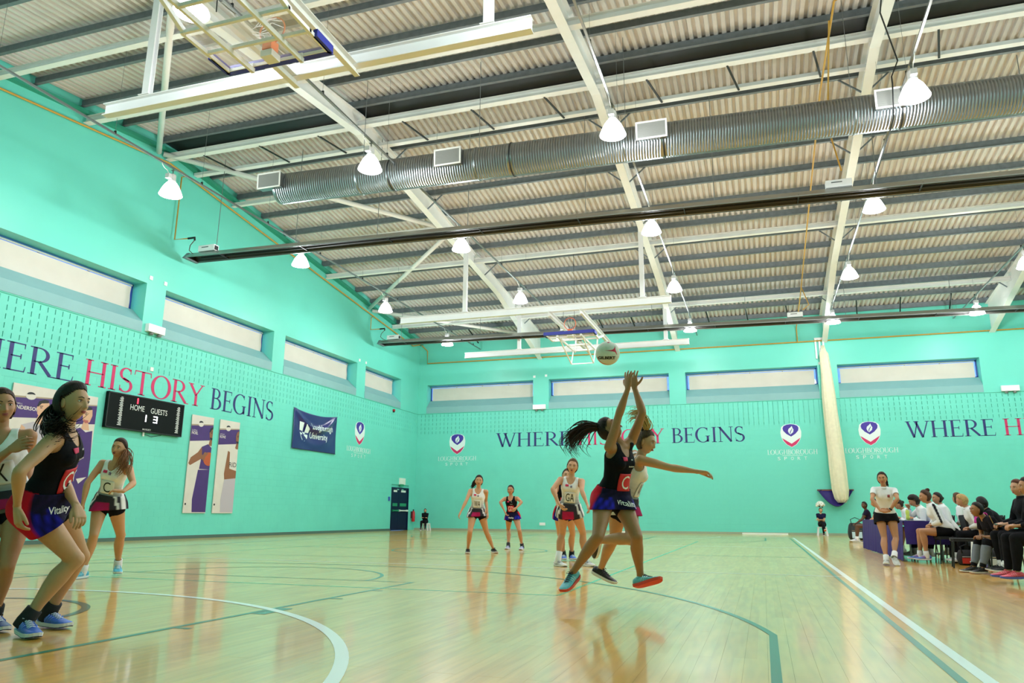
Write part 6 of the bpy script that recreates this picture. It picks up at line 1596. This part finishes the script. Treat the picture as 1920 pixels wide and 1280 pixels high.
# ================================================================ scorers' bench at the right
M_PURC = mat('purple_table_cloth', '2c1a70', .8, noise=.08, nscale=3, bump=.2, bscale=12)
tx0, tx1, ty0, ty1, tz = 9.12, 9.86, 13.35, 19.6, .745
t = thing('scorers_table', 'long folding scorers table under a purple cloth at the court side', 'table', ((tx0+tx1)/2, (ty0+ty1)/2, 0))
for k in range(4):
    y0 = ty0+.03+k*(ty1-ty0)/4; y1 = y0+(ty1-ty0)/4-.02
    MB().box(tx0+.02, y0, tz-.03, tx1-.02, y1, tz-.004).obj('table_top', M_GREYP, t)
for y in (ty0+.15, ty0+1.4, ty0+3.1, ty0+4.6, ty1-.15):
    for x in (tx0+.1, tx1-.1): MB().tube([(x, y, tz-.03), (x, y, 0)], .016, 8).obj('leg', M_GREYP, t)
def drape(name, label):
    mb = MB(); nx = 60
    # top
    mb.box(tx0-.01, ty0-.01, tz-.003, tx1+.01, ty1+.01, tz+.003)
    def side(p0, p1, zb, out, amp):
        p0, p1, out = V3(p0), V3(p1), V3(out); n = int((p1-p0).length/.06); m = 8; vs = []
        for i in range(n+1):
            for j in range(m+1):
                v = j/m; w = amp*v*(math.sin(i*.9)+.5*math.sin(i*.37+1)); vs.append(p0+(p1-p0)*(i/n)+out*(.012+w+.05*v)+V3((0, 0, tz-(tz-zb)*v)))
        mb.add(vs, [(i*(m+1)+j, (i+1)*(m+1)+j, (i+1)*(m+1)+j+1, i*(m+1)+j+1) for i in range(n) for j in range(m)])
    side((tx0, ty0, 0), (tx0, ty1, 0), .015, (-1, 0, 0), .018); side((tx0, ty0, 0), (tx1, ty0, 0), .32, (0, -1, 0), .01); side((tx1, ty0, 0), (tx1, ty1, 0), .68, (1, 0, 0), .01)
    o = mb.obj(name, M_PURC); return tag(o, label, 'tablecloth')
drape('tablecloth', 'purple cloth draped over the scorers table')
M_CHG = mat('dark_green_upholstery', '1f4a44', .8, noise=.1); M_CHB = mat('black_upholstery', '1a1b20', .8)
def chair(x, y, yaw, label, m, parent=None):
    t = thing('chair', label, 'chair', (x, y, 0), 'stacking chairs along the side line'); c, sn = math.cos(yaw), math.sin(yaw)
    W = lambda f, l, z: V3((x+sn*f-c*l, y+c*f+sn*l, z))
    def pad(c0, d0, w, h, th, up_, nm):
        c0 = V3(c0); MB().prof(c0, c0+V3(d0)*th, [(-w/2, -h/2+.03), (-w/2+.03, -h/2), (w/2-.03, -h/2), (w/2, -h/2+.03), (w/2, h/2-.04), (w/2-.05, h/2), (-w/2+.05, h/2), (-w/2, h/2-.04)], up_).obj(nm, m, t)
    f3 = W(1, 0, 0)-W(0, 0, 0)
    pad(W(.02, 0, .43), (0, 0, 1), .44, .44, .05, f3, 'seat')
    pad(W(-.24, 0, .68), -f3+V3((0, 0, .15)), .42, .36, .04, (0, 0, 1), 'backrest')
    for l in (-.2, .2):
        MB().tube([W(.2, l, .43), W(.24, l*1.05, 0)], .011, 8).obj('leg', M_BLACK, t)
        MB().tube([W(-.27, l, .86), W(-.22, l, .45), W(-.26, l*1.05, 0)], .011, 8).obj('leg', M_BLACK, t)
    MB().bar(W(.2, -.2, .42), W(.2, .2, .42), .02, .02).obj('seat_rail', M_BLACK, t)
    return t
Wj = dict(col=None)
def white_jacket(stripe='15151c', legs='shorts'):
    def fn(F):
        bone_class(F)
        garment(F, 'jacket', sel_jacket(F), .016, striped_jacket('efeff1', stripe)(F), 'kit_cloth')
        if legs == 'shorts': garment(F, 'shorts', sel_shorts(F, .5), .012, '101016', 'cloth_black')
        else: garment(F, 'trousers', sel_trousers(F), .014, '131319', 'cloth_black')
        MB().lathe(F.sp(1.0), [(.064*F.s, -.02), (.07*F.s, .01), (.062*F.s, .04), (.056*F.s, .038)], 20, F.up).obj('collar', mat('kit_white', 'f0f0f2', .7), F.root, smooth=True)
    return fn
def dark_kit(top='14141a', legs='trousers', legcol='121217', sleeves=True, grey=False, collar=True):
    def fn(F):
        bone_class(F)
        garment(F, 'jacket' if sleeves else 'shirt', sel_jacket(F) if sleeves is True else sel_tee(F), .015, top, 'cloth_'+top)
        if legs == 'trousers': garment(F, 'trousers', sel_trousers(F), .016, legcol, 'cloth_'+legcol)
        else: garment(F, 'shorts', sel_shorts(F, .5), .012, legcol, 'cloth_'+legcol)
        if grey:
            m = ((F.cls == 7) & (F.T['shL'] > .1) & (F.T['shL'] < .85)) | ((F.cls == 8) & (F.T['shR'] > .1) & (F.T['shR'] < .85)); garment(F, 'leggings_panel', m, .02, '7e8590', 'cloth_grey')
        if collar: MB().lathe(F.sp(1.0), [(.064*F.s, -.02), (.07*F.s, .01), (.062*F.s, .05), (.056*F.s, .048)], 20, F.up).obj('collar', mat('cloth_'+top, top, .7), F.root, smooth=True)
    return fn
WEST = -PI/2
def bench(label, px, py, X, kit, hair, yaw=WEST, s=.97, lean=20, skin='c08a66', shoes=SH_WHITE, ch=None, vox=.014, dy=0, chm=None, hands=('relaxed', 'relaxed'), expr='closed', seat=.47, **kw):
    q = atx(px, py, X); la = math.radians(lean); sn, c = math.sin(yaw), math.cos(yaw); off = (.5*math.sin(la)+.06)*s
    x, y = q.x-sn*off, q.y-c*off+dy
    J = seated(x, y, yaw, s, lean, seat=seat, **kw)
    F = build_person(label, J, skin, s, vox, hands, hair, kit, shoes, expression=expr)
    if ch: chair(x-sn*.05, y-c*.05, yaw, ch, chm or M_CHB)
    return F, x, y
bun = lambda c, z=.05, r=.03: dict(col=c, bun=(0, -.1, z, r))
SH_ORG = dict(main='5a7ac8', sole='e8ecf6', accent='e0483a', under='3a4a90', sock='e8e8ea')
bench('person seated at the near table end, white jacket with black sleeve stripe, topknot', 1736, 932, 9.5, white_jacket(), dict(col='4a2c1a', bun=(0, -.06, .11, .035)), s=1.03, lean=24, ch='black chair under the near white-jacketed person', arms='lap', shoes=SH_ORG, vox=.012, expr='open', feet_fwd=(-.05, .12), face=(-1, -.15, -.05))
bench('smiling person in a white jacket seated just behind the one with the topknot', 1757, 934, 9.85, white_jacket('efeff1', 'trousers'), bun('23150f', .0), s=.97, lean=16, ch='black chair behind the near end of the scorers table', arms='lap', face=(-1, -.3, 0))
bench('person with short dark hair in white, hand at the face, leaning on the table', 1716, 938, 9.55, white_jacket('efeff1', 'trousers'), dict(col='17100e', thick=.022, line=.055), s=1.0, lean=30, ch='black chair at the middle of the scorers table', arms='chin', face=(-.9, 0, -.35))
bench('person in a white jacket with black stripe bowed over the table beside the coach', 1688, 944, 9.5, white_jacket(), bun('2a1a14', -.02), s=1.0, lean=38, ch='black chair by the far part of the scorers table', arms='table', face=(-.75, -.1, -.6))
bench('person with brown hair in white seen from behind the bench, beside a bald-looking blonde', 1794, 936, 10.35, white_jacket('efeff1', 'trousers'), dict(col='5a3a22', thick=.02), s=.97, lean=14, ch='black chair in the second row of the bench', arms='lap', face=(-.6, .8, 0), yaw=WEST+.5)
bench('blonde person in a white striped jacket leaning towards a neighbour', 1806, 943, 10.05, white_jacket('20204a', 'trousers'), dict(col='c9a26a', thick=.016), s=.96, lean=24, seat=.44, ch='black chair below the blonde person', arms='lap', face=(-.95, .3, -.25), skin='cc9270')
bench('young person in a black short-sleeved top and grey leggings, hands clasped', 1836, 958, 9.75, dark_kit('17141c', 'trousers', '16161c', sleeves='tee', grey=True, collar=False), bun('1c120e', .05, .035), yaw=WEST-.25, s=.94, lean=42, seat=.37, skin='a06e4a', ch='dark green chair behind the young person in black', chm=M_CHG, arms='clasp', shoes=SH_BLK, vox=.011, face=(-.95, -.25, .05))
bench('person with black hair and jacket bending behind the young person in black', 1843, 946, 10.3, dark_kit(), dict(col='0e0a0a', thick=.02), s=.96, lean=34, seat=.43, ch='black chair behind the green chair', arms='lap', face=(-.4, .9, -.1), yaw=WEST+.3)
F8, x8, y8 = bench('red-haired person in black with a clipboard, seated at the right picture edge', 1904, 911, 10.2, dark_kit(), dict(col='5c3020', bun=(0, -.1, .05, .035)), yaw=WEST-.12, s=1.04, lean=6, skin='d09c80', ch='black chair at the right picture edge', arms='write', shoes=dict(SH_BLK, sock='ececee'), vox=.011, face=(-.85, -.5, -.05), feet_fwd=(.1, -.05))
J9 = seated(10.02, 8.62, WEST-.1, 1.0, 10, arms='write', feet_fwd=(.02, .12))
build_person('person in black trousers and pink-blue shoes mostly outside the right edge', J9, 'c08a66', 1.0, .012, ('relaxed', 'relaxed'), bun('2a1a14'), dark_kit(), dict(main='e8566a', sole='5a6fc8', accent='f2a0a8', lace='f0707c'))
chair(10.07, 8.62, WEST-.1, 'black chair just outside the right picture edge', M_CHB)
J9 = seated(10.1, 11.35, WEST, 1.0, 12, arms='lap', feet_fwd=(.1, .2))
# far end of the bench
bench('far dark-skinned person in a sleeveless purple top at the end of the bench', 1619, 945, 9.75, dark_kit('1d1430', 'shorts', '14141c', sleeves='tee', collar=False), bun('120c0a', .02), s=1.0, lean=10, skin='5e3c28', ch='black chair at the far end of the bench', arms='clasp', shoes=dict(SH_WHITE, accent='7a4ac0'), vox=.017, face=(-.7, -.6, 0), seat=.44)
bench('person with bare legs and black shoes half hidden behind the coach', 1640, 950, 9.85, dark_kit('1a1c2a', 'shorts', '14141c', sleeves='tee', collar=False), bun('2a1a12', .02), s=1.03, lean=12, ch='black chair hidden behind the coach', arms='clasp', shoes=SH_BLK, vox=.015, face=(-1, -.1, 0))
# ---- chair with a pink towel
q = atx(1806, 985, 9.78); ct = chair(q.x+.02, q.y, WEST+.15, 'black chair with a pink towel on its back', M_CHB)
q2 = V3((q.x+.3, q.y, 0))
mb = MB(); vs = []
for i in range(15):
    for j in range(13):
        u, v = i/14-.5, j/12; a = (v-.45)*PI; vs.append((q.x+.29+.05*math.sin(a)+.015*math.sin(i*1.3), q.y+u*.44+.02*math.sin(j*.9), .9-.42*abs(v-.45)**1.1+.0*a))
mb.add(vs, [(i*13+j, (i+1)*13+j, (i+1)*13+j+1, i*13+j+1) for i in range(14) for j in range(12)])
o = mb.obj('towel', mat('pink_towel', 'cc2f9a', .9, bump=.4, bscale=80), smooth=True); o.modifiers.new('t', 'SOLIDIFY').thickness = .012; tag(o, 'magenta pink towel hanging over a chair back', 'towel')
# ---- things on the table
def clip_board(P, yaw, label, parent=None, tilt=0):
    t = thing('clipboard', label, 'clipboard', tuple(P), 'clipboards and papers'); P = V3(P); c, sn = math.cos(yaw), math.sin(yaw); a, b = V3((sn, c, math.sin(tilt))), V3((-c, sn, 0)); n_ = b.cross(a).normalized()*-1
    if n_.z < 0: n_ = -n_
    MB().prof(P, P+n_*.004, [(-.115, -.16), (.115, -.16), (.115, .16), (-.115, .16)], a).obj('board', M_BLACK, t)
    MB().prof(P+n_*.005, P+n_*.007, [(-.105, -.15), (.105, -.15), (.105, .135), (-.105, .135)], a).obj('paper', mat('paper_white', 'f2f2ee', .7), t)
    MB().prof(P+n_*.004+a*.145, P+n_*.018+a*.145, [(-.04, -.012), (.04, -.012), (.04, .012), (-.04, .012)], a).obj('clip', M_CHROME, t)
    return t
for i, y in enumerate((13.75, 14.35, 15.1, 15.9)):
    clip_board((tx0+.25, y, tz+.005), WEST+.2*(i-1), ['clipboard with paper nearest on the scorers table', 'second clipboard on the scorers table', 'clipboard before the dark short-haired scorer', 'clipboard furthest along the scorers table'][i])
def bottle(P, label, col, cap, h=.24, r=.036, grp=None):
    t = thing('drinks_bottle', label, 'bottle', tuple(P), grp or 'drinks bottles by the bench')
    MB().lathe(P, [(.001, 0), (r, .003), (r, h*.3), (r*.86, h*.42), (r, h*.55), (r, h*.72), (r*.6, h*.84), (r*.5, h*.86), (r*.5, h*.9)], 16).obj('bottle_body', mat('bottle_'+col, col, .2, trans=.0), t, smooth=True)
    MB().lathe(P, [(.001, h*1.0), (r*.3, h*1.0), (r*.34, h*.93), (r*.62, h*.92), (r*.62, h*.84), (.001, h*.84)], 16).obj('cap', mat('cap_'+cap, cap, .4), t, smooth=True)
bottle((tx0+.2, 14.05, tz+.004), 'clear and yellow bottle on the scorers table', 'd8e86a', 'dfe8ec', .25)
bottle((tx0+.35, 14.6, tz+.004), 'pale blue bottle on the scorers table', 'bfe4f0', '4a9ad0', .24)
o = MB().ball((tx0+.22, 13.6+.55, 0), .01) if False else None
q = V3((tx0+.3, 16.6, tz+.11)); t = thing('spare_netball', 'white spare ball on the scorers table behind the coach', 'ball', tuple(q)); MB().ball(q, .108, n=28, m=20).obj('ball_skin', mat('ball_white', 'eeeef0', .5), t, smooth=True)
q3 = V3((F8.J['kL']))*.5+V3(F8.J['kR'])*.5; clip_board(q3+V3((.12, -.02, .13)), WEST, 'clipboard with white paper on the lap of the red-haired person', tilt=.15)
q3 = V3(J9['kL']); 
t = thing('pen', 'pen in the hand of the red-haired person', 'pen', tuple(V3(F8.J['wR']))); w_ = V3(F8.J['wR'])+V3((-.1, 0, .0)); MB().tube([w_, w_+V3((-.04, .0, .12))], .005, 8).obj('pen_barrel', mat('pen_gold', 'b08a4a', .4), t)
clip_board((9.98, 8.62, .66), WEST, 'clipboard with paper at the right picture edge', tilt=.1)
# ---- under the bench
def bag(P, sx, sy, sz, col, label, cat='bag', strap='0c0c10', panel=None):
    P = V3(P); t = thing('sports_bag', label, cat, tuple(P), 'bags by the bench'); rg = []
    for k in range(9):
        z = k/8; w = (1-.28*abs(z-.4)**1.5*2)*(1 if k not in (0, 8) else .85); rg.append([P+V3((sx/2*w*math.copysign(abs(math.cos(a))**.6, math.cos(a)), sy/2*w*math.copysign(abs(math.sin(a))**.6, math.sin(a)), sz*z+.0)) for a in np.linspace(0, 2*PI, 25)[:-1]])
    MB().loft(rg).obj('bag_body', mat('bag_'+col, col, .7, noise=.1, bump=.4, bscale=15), t, smooth=True)
    MB().tube([P+V3((-sx*.25, -sy*.4, sz*.8)), P+V3((-sx*.3, -sy*.2, sz*1.2)), P+V3((0, 0, sz*1.32)), P+V3((sx*.3, .2*sy, sz*1.2)), P+V3((sx*.25, sy*.4, sz*.8))], .013, 8).obj('strap', mat('strap_'+strap, strap, .8), t, smooth=True)
    MB().tube([P+V3((-sx*.3, -sy*.51, sz*.55)), P+V3((sx*.3, -sy*.51, sz*.55))], .006, 6).obj('zip', M_CHROME, t)
    MB().box(P.x-sx*.3, P.y-sy*.54, P.z+sz*.12, P.x+sx*.3, P.y-sy*.44, P.z+sz*.48).obj('pocket', mat('bag_'+(panel or col), panel or col, .7), t)
bag((10.05, 13.35, .001), .42, .3, .42, '111216', 'black bag under the near end of the scorers table'); bag((9.95, 12.62, .001), .3, .24, .26, '1a1418', 'black and red bag under the near seated person', panel='c02a1c')
bag((10.3, 12.2, .001), .4, .3, .3, '15161c', 'black bag behind the near seated person', panel='e4e6ea')
bag((9.75, 27.6, .001), .55, .6, .6, '1c2428', 'grey and black sports bag at the far end of the bench', panel='b8d4e0')
bag((10.0, 28.6, .001), .5, .5, .45, '16181c', 'black bag behind the far grey bag', panel='3a8ac0')
q = atz(1788, 1049); bottle((q.x, q.y, .001), 'tall yellow and blue bottle on the floor under the bench', 'e8d23a', '2a6ab8', .3, .045)
bottle((q.x+.12, q.y+.12, .001), 'blue bottle beside the yellow one under the bench', '2f6fb4', 'e8ecf0', .28, .04); bottle((10.02, 11.75, .001), 'violet bottle beside the white folder', '6a6ac0', 'e4e4ec', .27, .04)
q = atz(1832, 1063); t = thing('white_board', 'white tactics board leaning under the bench by the grey leggings', 'board', (q.x, q.y, 0))
MB().prof(V3((q.x, q.y, .0)), V3((q.x+.06, q.y+.04, .42)), [(-.15, -.008), (.15, -.008), (.15, .008), (-.15, .008)], (1, .4, 0)).obj('board_panel', mat('board_white', 'f0f2ee', .4), t)
MB().prof(V3((q.x+.12, q.y+.08, .0)), V3((q.x+.07, q.y+.05, .41)), [(-.12, -.006), (.12, -.006), (.12, .006), (-.12, .006)], (1, .4, 0)).obj('board_stand', M_GREYP, t)
# ================================================================ ball children on white stools
M_STL = mat('white_stool_plastic', 'eceeec', .4)
def stool(x, y, label, h=.36):
    t = thing('stool', label, 'stool', (x, y, 0)); MB().prof((x, y, h-.04), (x, y, h), [(-.19, -.16), (.19, -.16), (.19, .16), (-.19, .16)], (0, 1, 0)).obj('seat', M_STL, t)
    for a in (-1, 1):
        for b in (-1, 1): MB().bar((x+a*.15, y+b*.12, h-.04), (x+a*.2, y+b*.16, 0), .07, .04, (0, 1, 0)).obj('leg', M_STL, t)
q = aty(797, 985, 32.6); J = seated(q.x, 32.6, PI-.15, .82, 6, seat=.37, arms='fold', face=(.4, -.9, 0)); build_person('distant seated child in black by the back wall, arms folded', J, 'c89a78', .82, .016, ('relaxed', 'relaxed'), bun('1a1412', 0), dark_kit('101018'), SH_BLK)
stool(q.x, 32.66, 'white stool under the child near the fire extinguisher')
q = aty(1541, 985, 33.0); J = seated(q.x, 32.9, PI+.25, .92, 4, seat=.39, arms='fold', face=(.05, -1, 0), cross=True)
F = build_person('distant seated child in a purple bib hugging knees near the purple sling', J, 'c89a78', .92, .016, ('relaxed', 'relaxed'), dict(col='6a4a30'), dark_kit('1c1a3c', sleeves='tee', collar=False), dict(SH_BLK, main='7a2a4a'))
stool(q.x, 32.98, 'white stool under the child by the divider net', .38)
h = V3(J['Hd']); t = thing('fluffy_hat', 'fluffy white and black hat on the child by the divider net', 'hat', tuple(h)); mb = MB()
for k in range(26):
    a, b = k*2.4, .15+.055*k; mb.ball(h+V3((math.cos(a)*.15*math.sin(b), math.sin(a)*.13*math.sin(b), .1+.16*math.cos(b)+.08)), .055, n=8, m=6)
mb.obj('fur', mat('white_fur', 'e6e8dc', .9, bump=.6, bscale=60), t, smooth=True)
mb = MB(); mb.ball(h+V3((-.05, -.15, .16)), .035); mb.ball(h+V3((.07, -.14, .13)), .03); mb.obj('dark_patch', M_BLACK, t, smooth=True)
# ================================================================ the netball in flight
C_ = atd(1139.5, 662, 7.0); R_ = .1125
nb = thing('netball', 'white netball with pink star flash and black lettering in the air', 'ball', tuple(C_))
M_BALLW = mat('netball_white', 'ecefe8', .55, bump=.5, bscale=420)
MB().ball(C_, R_, n=48, m=32).obj('ball_skin', M_BALLW, nb, smooth=True)
tn = -(FWD*.0)-ray(1139.5, 662).normalized(); bu = RGT.copy(); bu = (bu-tn*bu.dot(tn)).normalized(); bv = tn.cross(bu)
def onball(u, v, off=.0008): w = math.sqrt(max(1-u*u-v*v, 0)); return C_+(bu*u+bv*v+tn*w)*(R_+off)
def bshp(pts, m, name, n=4):
    mb = MB(); me_ = bmesh.new(); vs = [me_.verts.new((x, y, 0)) for x, y in pts]; me_.faces.new(vs); bmesh.ops.triangulate(me_, faces=me_.faces)
    for _ in range(3): bmesh.ops.subdivide_edges(me_, edges=[e for e in me_.edges if e.calc_length() > .08], cuts=1, use_grid_fill=True)
    bmesh.ops.triangulate(me_, faces=me_.faces); me_.verts.index_update(); mb.add([onball(v.co.x, v.co.y) for v in me_.verts], [tuple(v.index for v in f.verts) for f in me_.faces]); me_.free(); return mb.obj(name, m, nb, smooth=True)
M_PKB = mat('ball_pink', 'd8264e', .5); M_OGB = mat('ball_orange', 'd8641e', .5)
bshp([(.60, .62), (.63, .3), (.7, .1), (.79, -.2), (.74, -.02), (.6, .1), (.4, .15), (0, .2), (-.28, .25), (0, .24), (.3, .26), (.45, .32), (.55, .45)], M_PKB, 'pink_flash')
bshp([(-.93, -.2), (-.88, -.38), (-.78, -.56), (-.62, -.74), (-.45, -.86), (-.2, -.93), (.15, -.965), (-.2, -.88), (-.48, -.78), (-.66, -.62), (-.8, -.45), (-.89, -.25)], M_OGB, 'orange_flash')
bshp([(-.05, .92), (.15, .93), (.12, .84), (-.02, .86)], M_PKB, 'pink_mark')
def bmap2(p): d = p-C_; return onball(d.dot(bu)/R_, d.dot(bv)/R_, .001)
put_text('ball_lettering', 'GILBERT', C_+bu*(-.8*R_)+bv*(-.5*R_), bu, bv, 1.42*R_, .25*R_, mat('ball_black', '0c0c10', .5), nb, 0, bold=.05, mapfn=bmap2)
